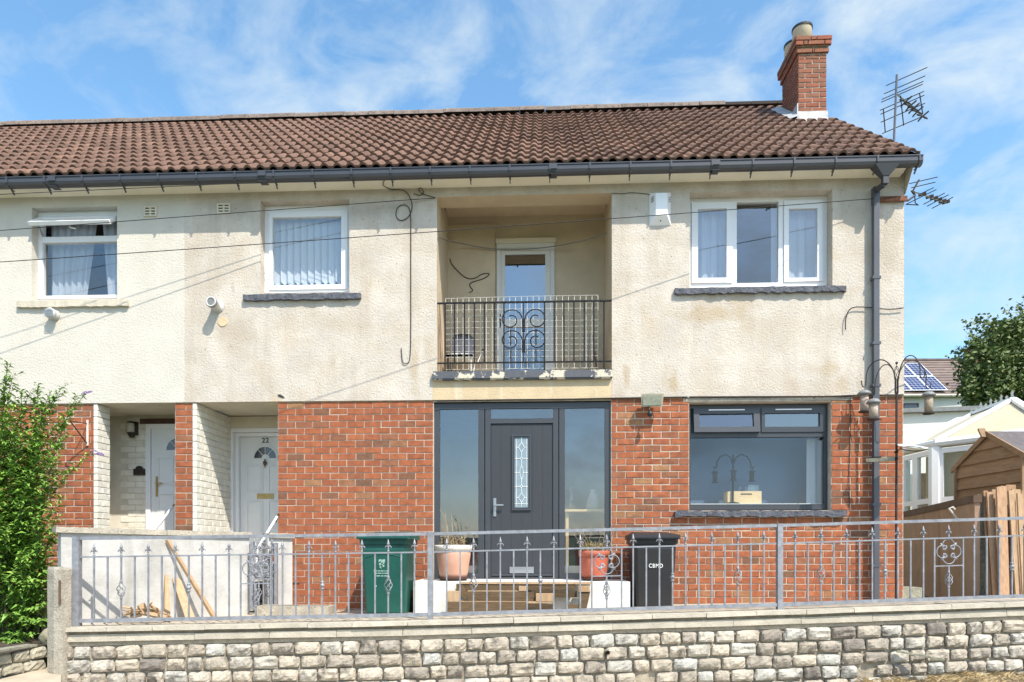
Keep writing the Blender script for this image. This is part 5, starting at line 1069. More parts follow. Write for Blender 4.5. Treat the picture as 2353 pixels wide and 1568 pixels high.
# dry grass and rubble along the foot of the wall on the right
m = MB(); rr = random.Random(5)
n = 40
for i in range(n):
    s0, s1 = 6.3 + 3.9 * i / n, 6.3 + 3.9 * (i + 1) / n
    f = lambda s: -1.46 + .15 * min(1, max(0, (s - 7.0) / 2.6)) + .012 * math.sin(s * 7) + .010 * math.sin(s * 17 + 1)
    for k in range(3):
        n0, n1 = FR + .4 * k, FR + .4 * (k + 1); g = lambda s, nn: Vector(((P0 + rdir * s + rnrm * nn).x, (P0 + rdir * s + rnrm * nn).y, f(s) - .12 * (nn - FR)))
        m.quad(g(s0, n1), g(s1, n1), g(s1, n0), g(s0, n0))
struct(m.build('verge_bank', 'earth'))
m = MB()
for i in range(5200):
    s = 6.5 + rr.random() ** .8 * 3.4; nn = FR + rr.random() ** 1.5 * .5; b = P0 + rdir * s + rnrm * nn; b.z = f(s) - .12 * (nn - FR) - .01
    if rr.random() < .25 and abs(math.sin(s * 2.3)) < .5: continue
    a = rr.uniform(0, 6.28); L_ = rr.uniform(.03, .10); d = Vector((math.cos(a), math.sin(a), rr.uniform(.15, 1.1))).normalized() * L_; wv = Vector((-math.sin(a), math.cos(a), 0)) * .003
    m.add([b - wv, b + wv, b + d * .6 + wv * .7, b + d + Vector((d.x, d.y, 0)) * .5], [(0, 1, 2, 3)])
o = m.build('dry_grass', 'dry_grass', kind='stuff', label='dry straw-coloured grass along the foot of the sett wall')
m = MB(); c = P0 + rdir * 8.75 + rnrm * .22; m.beam((c.x - .25, c.y + .03, -1.06), (c.x + .15, c.y - .12, -1.12), .05, .02); tag(m.build('broken_board', 'moss_concrete'), 'weathered broken board lying in the dry grass at the lower right', 'board')

# railing panels
def finial_mesh():
    m = MB(); m.lathe((0, 0, 0), [(.009, 0), (.012, .006), (.008, .012), (.006, .02), (.010, .026), (.007, .034), (.008, .058), (.013, .064), (.014, .070), (.0085, .085), (.001, .112)], 6)
    for s in (-1, 1):
        pts = [(0, .030), (s * .006, .046), (s * .014, .052), (s * .021, .048), (s * .024, .038), (s * .029, .034)]
        m.tube([(a, 0, b) for a, b in pts], .0052, 4, r1=.004)
    for s in (-1, 1):
        m.tube([(0, 0, .03), (0, s * .006, .046), (0, s * .014, .052), (0, s * .021, .046), (0, s * .025, .037)], .0052, 4)
    return m.mesh('finial_mesh', 'galv', Vector((0, 0, 0)), True)
def basket_mesh():
    m = MB()
    for k in range(4):
        pts = []
        for i in range(11):
            v = i / 10; r_ = .026 * math.sin(math.pi * v) ** .8 + .003; a = k * math.pi / 2 + v * 3.6; pts.append((r_ * math.cos(a), r_ * math.sin(a), .11 * (v - .5)))
        m.tube(pts, .0036, 4, False)
    for z in (-.062, .062): m.lathe((0, 0, z), [(.008, -.012), (.011, -.006), (.011, .006), (.008, .012)], 6)
    return m.mesh('basket_mesh', 'galv', Vector((0, 0, 0)), True)
def collar_mesh():
    m = MB(); m.lathe((0, 0, 0), [(.008, -.038), (.015, -.032), (.015, -.024), (.010, -.018), (.012, -.014), (.021, -.004), (.021, .004), (.012, .014), (.010, .018), (.015, .024), (.015, .032), (.008, .038)], 10)
    return m.mesh('collar_mesh', 'galv', Vector((0, 0, 0)), True)
def scroll_mesh():
    m = MB(); D, r = .066, .068
    for q in range(4):
        th_ = q * math.pi / 2 + math.pi / 2
        c = (D * math.cos(th_), D * math.sin(th_)); base = [(c[0] + r * math.cos(th_ + a), c[1] + r * math.sin(th_ + a)) for a in [R(d) for d in range(-112, 113, 14)]]
        for s in (1, -1):
            e = base[-1] if s > 0 else base[0]; an = th_ + s * R(112)
            cc = (c[0] + (r - .022) * math.cos(an), c[1] + (r - .022) * math.sin(an)); curl = [(cc[0] + .022 * math.cos(an + s * a), cc[1] + .022 * math.sin(an + s * a)) for a in [R(d) for d in range(30, 211, 30)]]
            if s > 0: base = base + curl
            else: base = curl[::-1] + base
        m.tube([(a, 0, b) for a, b in base], .0062, 5)
    for q in range(4):
        a = math.pi / 4 + q * math.pi / 2; u = (math.cos(a), math.sin(a)); w_ = (-u[1], u[0]); r0, r1, r2 = .062, .095, .125
        m.prism([(u[0] * r0 - w_[0] * .003, u[1] * r0 - w_[1] * .003), (u[0] * r2 - w_[0] * .009, u[1] * r2 - w_[1] * .009), (u[0] * r2 + w_[0] * .009, u[1] * r2 + w_[1] * .009), (u[0] * r0 + w_[0] * .003, u[1] * r0 + w_[1] * .003)], -.004, .004)
        m.prism([(u[0] * .07 - w_[0] * .003, u[1] * .07 - w_[1] * .003), (u[0] * .07 + w_[0] * .003, u[1] * .07 + w_[1] * .003), (u[0] * .034, u[1] * .034)], -.004, .004)
    return m.mesh('scroll_mesh', 'galv', Vector((0, 0, 0)), True)
FM, BK, CM_, SMX = finial_mesh(), basket_mesh(), collar_mesh(), scroll_mesh()
HT, HM, HB_ = .872, .682, .028                         # top, middle and bottom rail
labels = ['galvanised railing panel in front of the white wall, leftmost of three', 'galvanised railing panel in front of the front door steps and the black bin', 'galvanised railing panel at the right end in front of the leaning fence boards']
def bar(par, s, h0, h1, w_=.0075, mesh=None, name='baluster'):
    m = MB(); m.hexa([RT((s - w_, w_, h0)), RT((s + w_, w_, h0)), RT((s + w_, -w_, h0)), RT((s - w_, -w_, h0)), RT((s - w_, w_, h1)), RT((s + w_, w_, h1)), RT((s + w_, -w_, h1)), RT((s - w_, -w_, h1))]); return m.build(name, 'galv', par)
def hrail(par, s0, s1, h, w_, t_, name):
    m = MB(); n = 1
    m.hexa([RT((s0, w_, h - t_)), RT((s1, w_, h - t_)), RT((s1, -w_, h - t_)), RT((s0, -w_, h - t_)), RT((s0, w_, h + t_)), RT((s1, w_, h + t_)), RT((s1, -w_, h + t_)), RT((s0, -w_, h + t_))]); return m.build(name, 'galv', par)
HSC = [.925, 0, 0]
for p_ in range(3):
    a, b = SPOST[p_], SPOST[p_ + 1]; t = thing('railing_panel', labels[p_], 'railing', RT(((a + b) / 2, 0, 0)), 'railing panels along the street wall')
    pw_ = .033 if p_ == 0 else .028
    m = MB(); top = HT + .02; m.hexa([RT((a - pw_, pw_, -.025)), RT((a + pw_, pw_, -.025)), RT((a + pw_, -pw_, -.025)), RT((a - pw_, -pw_, -.025)), RT((a - pw_, pw_, top)), RT((a + pw_, pw_, top)), RT((a + pw_, -pw_, top)), RT((a - pw_, -pw_, top))]); m.build('post', 'galv', t)
    i0, i1 = a + pw_ + .001, b - .029
    hrail(t, i0, i1, HT, .018, .016, 'top_rail'); hrail(t, i0, i1, HM, .011, .008, 'middle_rail'); hrail(t, i0, i1, HB_, .02, .018, 'bottom_rail')
    pit = (i1 - i0) / 26
    for k in range(1, 26):
        s = i0 + pit * k; fi = (k - 1) // 2; fin = k % 2 == 1
        if RT((s, 0, 0)).x > 8.6: continue
        if k in (12, 14): s += (-.018 if k == 12 else .018)
        if k == 13:
            place('scroll_ornament', SMX, RT((s, 0, HM - .146)), t, (0, -math.atan((ZPOST[p_ + 1] - ZPOST[p_]) / (b - a)), wang))
            hrail(t, s - pit - .01, s + pit + .01, HM - .30, .007, .006, 'scroll_rail'); bar(t, s, HB_ + .019, HM - .306); place('basket_twist', BK, RT((s, 0, HM - .45)), t, None, (1.3, 1.3, 1.3))
        elif k in (3, 23):
            bar(t, s, HB_ + .019, HM - .34 - .075); bar(t, s, HM - .34 + .075, HM - .0085); place('basket_twist', BK, RT((s, 0, HM - .34)), t, None, (1.4, 1.4, 1.35))
        elif k in (8, 18):
            bar(t, s, HB_ + .019, HM - .0085); place('collar', CM_, RT((s, 0, HM - .33)), t, None, (1.25, 1.25, 1.25))
        else: bar(t, s, HB_ + .019, HM - .0085)
        if fin: place('finial', FM, RT((s, 0, HM + .009)), t, (0, 0, wang), (1.22, 1.22, 1.2))
# concrete gate post at the left end
cpq = lambda x, y, d: cw((x / 2.574) / 1.632, (1950 + y / 2.574) / 1.632, d)
dp_ = 6.86
a, b, c, e = cpq(458, 470, dp_), cpq(580, 450, dp_ - .06), cpq(690, 468, dp_ + .06), cpq(560, 452, dp_ + .24)
poly = [cpq(457, 0, dp_), cpq(520, 0, dp_ - .05), cpq(600, 0, dp_ - .06), cpq(690, 0, dp_ + .06), cpq(688, 0, dp_ + .17), cpq(470, 0, dp_ + .17)]
zt_ = cpq(580, 452, dp_).z
m = MB(); nl = [-1.6, -1.0, -.72, zt_ - .03, zt_ - .006]; cc = sum(poly, Vector()) / 6; V = []
for i, z in enumerate(nl):
    k = [1, 1, 1, 1, .93][i]
    for p in poly: V.append((cc.x + (p.x - cc.x) * k, cc.y + (p.y - cc.y) * k, z + (random.uniform(-.012, .012) if i == 4 else 0)))
m.add(V, [(i * 6 + k, i * 6 + (k + 1) % 6, (i + 1) * 6 + (k + 1) % 6, (i + 1) * 6 + k) for i in range(4) for k in range(6)] + [tuple(range(24, 30))])
cp = thing('concrete_post', 'worn concrete gatepost with a slot at the left end of the street wall', 'post', (cc.x, cc.y, -1.45))
m.build('post_shaft', 'concrete', cp)
m = MB(); p = cpq(575, 700, dp_ - .068); m.box(p.x - .009, p.x + .008, p.y - .004, p.y + .03, p.z - .12, p.z + .12); m.build('slot', 'panel_top', cp)

# ---------------------------------------------------------------- oblique white rendered wall and gate
WA, WB = cw(140, HY, 7.16), cw(672, HY, 8.93); WA.z = WB.z = 0; wdir = (WB - WA).normalized(); wn_ = Vector((wdir.y, -wdir.x, 0)); WLN = (WB - WA).length
WT = lambda p: Vector((WA.x + wdir.x * p[0] + wn_.x * p[1], WA.y + wdir.y * p[0] + wn_.y * p[1], p[2]))
def s_at(q):                                          # distance along the white wall of the point seen in column q
    d = ray(q, HY); den = d.x * wdir.y - d.y * wdir.x; r_ = WA - CAM
    return (r_.x * -d.y + r_.y * d.x) / (wdir.x * d.y - wdir.y * d.x) if False else ((d.x * r_.y - d.y * r_.x) / (d.y * wdir.x - d.x * wdir.y))
g0, g1 = s_at(573), s_at(615)
def wtop(s): return .185 - .03 * s / WLN
for nm, a, b, lab in ((1, 0, g0, 'low white rendered wall with stone coping running back from the gatepost to the gate'), (2, g1, WLN, 'short white stub of wall between the gate and the brick house front')):
    t = thing('white_wall', lab, 'wall', WT(((a + b) / 2, 0, -.8)), 'white rendered walls')
    m = MB(WT); m.hexa([(a, .0, -1.0), (b, 0, -1.0), (b, -.16, -1.0), (a, -.16, -1.0), (a, 0, wtop(a)), (b, 0, wtop(b)), (b, -.16, wtop(b)), (a, -.16, wtop(a))]); m.build('wall_body', 'white_render', t)
    s = a - (.05 if nm == 1 else -.01)
    while s < b:
        e = min(s + random.uniform(.5, .65), b + .02); m = MB(WT)
        m.hexa([(s + .002, .035, wtop(s) + .001), (e - .002, .035, wtop(e) + .001), (e - .002, -.195, wtop(e) + .001), (s + .002, -.195, wtop(s) + .001), (s + .002, .03, wtop(s) + .062), (e - .002, .03, wtop(e) + .062), (e - .002, -.19, wtop(e) + .062), (s + .002, -.19, wtop(s) + .062)]); m.build('coping_stone', 'concrete', t); s = e
gt = thing('garden_gate', 'small ornate galvanised gate in the gap of the white wall', 'gate', WT(((g0 + g1) / 2, .03, -.78)))
GZ0, GZ1 = -.70, .06
gs0, gs1 = s_at(566), s_at(627)
def gb(s0, s1, z0_, z1_, w_=.009, nm='bar'):
    m = MB(WT); m.box(s0, s1, .10 - w_, .10 + w_, z0_, z1_); return m.build(nm, 'galv', gt)
gb(gs0, gs0 + .035, GZ0 - .05, GZ1 + .02, .016, 'stile'); gb(gs1 - .035, gs1, GZ0 - .05, GZ1 + .02, .016, 'stile')
for z in (GZ0, -.36, -.08, GZ1 - .03): gb(gs0 + .036, gs1 - .036, z - .008, z + .008, .009, 'cross_rail')
n = 5
for i in range(1, n + 1):
    s = gs0 + (gs1 - gs0) * i / (n + 1); gb(s - .007, s + .007, GZ0 + .009, -.369, .007); gb(s - .007, s + .007, -.351, -.089, .007)
    if i % 2: place('finial', FM, WT((s, .10, GZ1 - .02)), gt, (0, 0, math.atan2(wdir.y, wdir.x)))
    else: place('basket_twist', BK, WT((s, .10, -.53)), gt, None, (1.2, 1.2, 1.2))
for ds, z in ((.32, -.22), (.68, -.22), (.5, -.02)): place('scroll_ornament', SMX, WT((gs0 + (gs1 - gs0) * ds, .115, z)), gt, (0, 0, math.atan2(wdir.y, wdir.x)), (.85, .85, .85))
m = MB(); p = cw(631, 1390, 8.72); q_ = cw(631, 1248, 8.72); m.box(p.x - .03, p.x + .03, p.y - .02, p.y + .04, p.z, q_.z); tag(m.build('gate_post', 'galv'), 'square galvanised gatepost fixed to the white stub wall', 'post')
m = MB(); p = cw(628, 1282, 8.66); m.box(p.x - .05, p.x + .01, p.y - .03, p.y, p.z - .05, p.z + .05); m.build('latch', 'rust', gt)
# handrails by the porches
def rail_thing(label, pts, brk):
    t = thing('handrail', label, 'handrail', pts[0], 'white tube handrails'); m = MB(); m.tube(smooth(pts, 4), .017, 8); m.build('tube', 'upvc', t, True)
    m = MB(); m.tube(brk, .014, 6); m.build('wall_bracket', 'brass' if 'left' in label else 'dark_iron', t)
rail_thing('white tube handrail sloping down inside the left porch', [at(397, 1163, .5), at(375, 1194, .42), at(352, 1222, .33), at(335, 1245, .27)], [at(397, 1163, .5), at(405, 1158, .5)])
rail_thing('white tube handrail coming down past the brick from the right porch', [at(637, 1187, -.06), at(612, 1228, -.2), at(598, 1252, -.3), at(591, 1268, -.32), at(589, 1330, -.32)], [at(637, 1187, -.06), at(640, 1182, .01), at(633, 1200, -.02)])
# steps behind the gate and the low trough in front of the brick
m = MB(); a = at(548, 1395, -.1); st_ = thing('concrete_steps', 'dark concrete steps behind the garden gate', 'steps', (X_(575), .0, -.8))
for i in range(3):
    m = MB(); m.box(X_(520), X_(632), .02 - .0 + .12 * i, .34 + .12 * i, -.80 + .12 * i, -.69 + .12 * i); m.build('step', 'moss_concrete', st_)
tr0, tr1 = cw(585, 1412, 8.2), cw(757, 1412, 8.2); zt_ = cw(600, 1394, 8.2).z; zb2 = -.86
t = thing('stone_trough', 'long low concrete trough on the yard in front of the gate', 'trough', ((tr0.x + tr1.x) / 2, tr0.y, zb2))
m = MB(); m.box(tr0.x, tr1.x, tr0.y, tr0.y + .04, zb2, zt_); m.box(tr0.x, tr1.x, tr0.y + .26, tr0.y + .3, zb2, zt_); m.box(tr0.x, tr0.x + .04, tr0.y + .041, tr0.y + .259, zb2, zt_); m.box(tr1.x - .04, tr1.x, tr0.y + .041, tr0.y + .259, zb2, zt_); m.build('trough_body', 'concrete', t)
m = MB(); m.box(tr0.x + .041, tr1.x - .041, tr0.y + .041, tr0.y + .259, zb2, zt_ - .04); m.build('soil', 'soil', t)

# ---------------------------------------------------------------- wood leaning on the white wall
def plank(label, quadpts, d, th_, mat='pale_wood', group=None, cat='plank', name='plank'):
    # quadpts: bottom-left, bottom-right, top-right, top-left in image columns/rows, with distances d per point
    f = [cw(q[0], q[1], dd) for q, dd in zip(quadpts, d)]; nrm = (f[1] - f[0]).cross(f[3] - f[0]).normalized()
    if nrm.dot(f[0] - CAM) < 0: nrm = -nrm
    m = MB(); m.hexa([f[0], f[1], f[1] + nrm * th_, f[0] + nrm * th_, f[3], f[2], f[2] + nrm * th_, f[3] + nrm * th_]); return tag(m.build(name, mat), label, cat, group)
cP = lambda x, y: ((420 + x / 5.348) / 1.632, (2080 + y / 5.348) / 1.632)
dW = lambda q: 7.16 + (8.93 - 7.16) * max(0, (s_at(q) / WLN)) - .06
plank('narrow upright offcut leaning nearest the wood scraps', [cP(1055, 1330), cP(1175, 1330), cP(1140, 300), cP(1068, 190)], [7.45, 7.5, 7.95, 7.95], .022, group='boards leaning on the white wall')
plank('wide knotty board leaning on the white wall behind the narrow offcut', [cP(1490, 1330), cP(1690, 1330), cP(1220, 60), cP(1050, 0)], [7.75, 7.8, 8.06, 8.0], .02, group='boards leaning on the white wall')
plank('long thin batten leaning highest on the white wall, its top over the coping', [cP(2080, 1330), cP(2160, 1330), (388.5, 1239), (383.5, 1240)], [7.95, 8.0, 7.84, 7.83], .035, group='boards leaning on the white wall')
rr = random.Random(11)
cS = [cw(330, 1418, 7.40)]
zc0 = YZ(cS[0].x) + .01
scl = ['long pale splinter at the left of the scrap heap', 'short split stick low on the scrap heap', 'flat pale offcut in the middle of the scrap heap', 'square-ended brown block on top of the scrap heap', 'long pale lath lying to the right of the scrap heap', 'thick yellow batten at the front of the scrap heap', 'thin broken lath across the scrap heap', 'split stake at the right end of the scrap heap', 'small wedge of wood under the scrap heap', 'dark stick poking left from the scrap heap', 'pale strip leaning on the scrap heap', 'crooked stick at the back of the scrap heap']
spec = [((281, 1395), (330, 1402), .03, .012), ((285, 1412), (320, 1408), .04, .02), ((300, 1408), (352, 1404), .07, .018), ((323, 1389), (336, 1410), .075, .03), ((335, 1397), (392, 1419), .035, .016), ((326, 1408), (382, 1420), .05, .025), ((290, 1404), (345, 1396), .03, .012), ((345, 1392), (380, 1412), .04, .02), ((300, 1418), (325, 1412), .05, .03), ((276, 1399), (312, 1412), .02, .012), ((330, 1400), (350, 1385), .03, .014), ((340, 1388), (362, 1404), .022, .014)]
for lab, (qa, qb, w_, h_) in zip(scl, spec):
    dd = 7.30 + rr.uniform(-.05, .1); a, b = cw(*qa, dd), cw(*qb, dd + rr.uniform(-.05, .05)); m = MB(); m.beam(a, b, w_, h_, (rr.uniform(-.3, .3), rr.uniform(-.6, .1), 1)); tag(m.build('wood_scrap', 'pale_wood'), lab, 'wood scrap', 'heap of wood scraps')

# ---------------------------------------------------------------- doorstep, pots, pallets
YS = -.68
zst = Z_(1336.5, 1200, YS); sx0_, sx1_ = X_(950, YS), X_(1448, YS)
m = MB(); m.box(sx0_, sx1_, YS, .014, -1.0, zst); dst = m.build('doorstep', 'step_white'); tag(dst, 'white painted concrete doorstep below the grey front door', 'doorstep')
def pot(label, qc, qtop, qbot, rt, rb, mat, rim, Y):
    p = at(qc, qbot, Y); z0_ = zst; zt_ = Z_(qtop, qc, Y); h = zt_ - z0_
    t = thing('plant_pot', label, 'pot', (p.x, Y, z0_), 'pots on the doorstep')
    m = MB(); m.lathe((p.x, Y, z0_), [(rb, .03), (rb * 1.12, h * .2), (rt * .93, h * .72), (rt * .94, h - .075), (rt * .9, h - .06), (rt * .86, h - .02)], 24); m.build('pot_body', mat, t, True)
    m = MB(); m.lathe((p.x, Y, z0_), [(rt * .95, h - .07), (rt * 1.0, h - .068), (rt * 1.03, h - .01), (rt * 1.0, h), (rt * .9, h), (rt * .88, h - .05)], 24); m.build('pot_rim', rim, t, True)
    m = MB(); m.lathe((p.x, Y, z0_), [(rb * .95, .0), (rb * 1.22, .03), (rb * 1.24, .034), (rb, .03)], 24); m.build('saucer', 'dark_paint', t, True)
    m = MB(); m.lathe((p.x, Y, z0_), [(rt * .87, h - .05), (rt * .5, h - .02), (.01, h - .015)], 14); m.build('soil', 'soil', t); return Vector((p.x, Y, zt_))
pl = pot('large pale terracotta pot with a cream rim at the left of the doorstep', 1042, 1253, 1331, .228, .158, 'terracotta_pale', 'pot_rim', -.44)
prr = pot('red terracotta pot of scrub at the right of the doorstep', 1365, 1266, 1329, .190, .138, 'terracotta_red', 'terracotta_red', -.40)
def scrub(label, c, r_, tall, seed, nleaf):
    rr = random.Random(seed); t = thing('dead_plant', label, 'plant', c, 'plants in the doorstep pots'); m = MB(); lf = MB()
    for (dx, hh, bx, r0) in tall:
        b = c + Vector((dx, rr.uniform(-.05, .05), -.03)); e = b + Vector((bx, rr.uniform(-.08, .05), hh)); mid = (b + e) / 2 + Vector((rr.uniform(-.03, .03), 0, 0)); m.tube([b, mid, e], r0 * 1.3, 4, r1=.002)
        for k in range(4):
            q = b + (e - b) * rr.uniform(.4, .95); m.tube([q, q + Vector((rr.uniform(-.08, .08), rr.uniform(-.05, .05), rr.uniform(.03, .1)))], r0 * .5, 3, r1=.0008)
    for i in range(nleaf):
        a = rr.uniform(0, 6.28); q = c + Vector((math.cos(a), math.sin(a), 0)) * r_ * rr.random() ** .6; q.z += -.02; e = q + Vector((rr.uniform(-.05, .05), rr.uniform(-.05, .05), rr.uniform(.03, .14))); m.tube([q, e], .0025, 3)
        for k in range(2):
            f_ = q + (e - q) * rr.uniform(.5, 1); a2 = rr.uniform(0, 6.28); d = Vector((math.cos(a2), math.sin(a2), rr.uniform(-.2, .6))) * .045; w_ = Vector((-math.sin(a2), math.cos(a2), .2)) * .010; lf.add([f_, f_ + d * .5 + w_, f_ + d, f_ + d * .5 - w_], [(0, 1, 2, 3)])
    m.build('stems', 'twig', t); lf.build('leaves', 'dry_leaf', t)
scrub('tall dried stalks and sparse weeds in the pale pot', pl, .18, [(-.06, .46, -.05, .005), (-.02, .38, -.09, .004), (.04, .3, .0, .003), (.12, .24, .05, .003), (-.1, .3, -.03, .003), (.0, .42, -.03, .004)], 1, 70)
scrub('twiggy yellow-green scrub growing in the red pot', prr, .18, [(-.1, .3, -.06, .004), (-.02, .36, -.02, .003), (.08, .32, .06, .003), (.14, .28, .1, .003), (0, .27, .1, .003), (-.15, .24, -.1, .003), (-.05, .3, -.12, .003)], 2, 150)
# broken pallet in front of the step
cW_ = lambda x, y: ((1640 + x / 3.096) / 1.632, (2160 + y / 3.096) / 1.632)
def pal(par, x0_, x1_, y0_, y1_, Y0_, dep, nm, wt=None, mat='pallet_wood', tilt=0):
    a, b = at(*cW_(x0_, y1_), Y0_), at(*cW_(x1_, y0_), Y0_); m = MB(); dz = tilt
    m.hexa([(a.x, Y0_, a.z), (b.x, Y0_, a.z + dz), (b.x, Y0_ + dep, a.z + dz), (a.x, Y0_ + dep, a.z), (a.x, Y0_, b.z), (b.x, Y0_, b.z + dz), (b.x, Y0_ + dep, b.z + dz), (a.x, Y0_ + dep, b.z)]); return m.build(nm, mat, par)
t = thing('broken_pallet', 'broken wooden pallet lying flat in front of the doorstep', 'pallet', at(*cW_(700, 440), -1.0))
pal(t, 112, 1030, 305, 440, -1.0, .05, 'front_board'); pal(t, 1032, 1360, 322, 380, -.98, .05, 'front_board', tilt=-.012); pal(t, 115, 260, 180, 300, -.96, .12, 'block', mat='pale_wood'); pal(t, 1145, 1345, 210, 305, -.94, .12, 'block', mat='pale_wood')
pal(t, 350, 1130, 240, 300, -.90, .09, 'deck_board'); pal(t, 130, 1340, 300, 316, -.94, .2, 'deck_board', mat='pale_wood'); pal(t, 340, 1120, 190, 238, -.84, .03, 'rear_board'); pal(t, 1160, 1350, 395, 430, -.94, .1, 'lower_board')
t = thing('broken_pallet', 'second pallet propped on edge against the doorstep behind the flat one', 'pallet', at(*cW_(900, 150), -.78))
pal(t, 220, 600, 95, 168, -.77, .03, 'slat'); pal(t, 602, 945, 105, 168, -.77, .03, 'slat'); pal(t, 1040, 1600, 95, 165, -.77, .03, 'slat', tilt=.006); pal(t, 260, 1790, 76, 94, -.78, .09, 'top_board', mat='pale_wood'); pal(t, 350, 1010, 172, 182, -.79, .10, 'deck_edge', mat='pale_wood'); pal(t, 945, 1035, 118, 178, -.80, .03, 'block', mat='pale_wood'); pal(t, 1090, 1620, 168, 240, -.80, .04, 'slat', tilt=-.01)
f = [at(*cW_(205, 160), -.86), at(*cW_(290, 105), -.86), at(*cW_(355, 225), -.90), at(*cW_(330, 285), -.90)]
m = MB(); m.add([*f, *[v + Vector((0, .04, 0)) for v in f]], [(0, 1, 2, 3), (7, 6, 5, 4), (0, 4, 5, 1), (1, 5, 6, 2), (2, 6, 7, 3), (3, 7, 4, 0)]); m.build('loose_board', 'pallet_wood', t)
f = [at(*cW_(1640, 400), -.92), at(*cW_(1730, 400), -.92), at(*cW_(1775, 190), -.84), at(*cW_(1650, 190), -.84)]
m = MB(); m.add([*f, *[v + Vector((0, .05, .02)) for v in f]], [(0, 1, 2, 3), (7, 6, 5, 4), (0, 4, 5, 1), (1, 5, 6, 2), (2, 6, 7, 3), (3, 7, 4, 0)]); tag(m.build('plank', 'pallet_wood'), 'short upright post at the right end of the pallets', 'post')
o = pal(None, 1640, 1770, 122, 186, -.86, .09, 'wood_block', mat='pale_wood'); tag(o, 'pale wooden block resting on the short upright post', 'block')
f = [(1490, 405), (1510, 345), (1560, 330), (1640, 345), (1640, 405)]; f = [at(*cW_(a, b), -.9) for a, b in f]
m = MB(); n = 5; m.add([*f, *[v + Vector((0, .1, 0)) for v in f]], [(0, 4, 3, 2, 1)[::-1], (5, 6, 7, 8, 9)[::-1]] + [(i, i + 5, (i + 1) % 5 + 5, (i + 1) % 5) for i in range(5)]); tag(m.build('wood_block', 'pallet_wood'), 'small broken block on the ground beside the pallets', 'block')

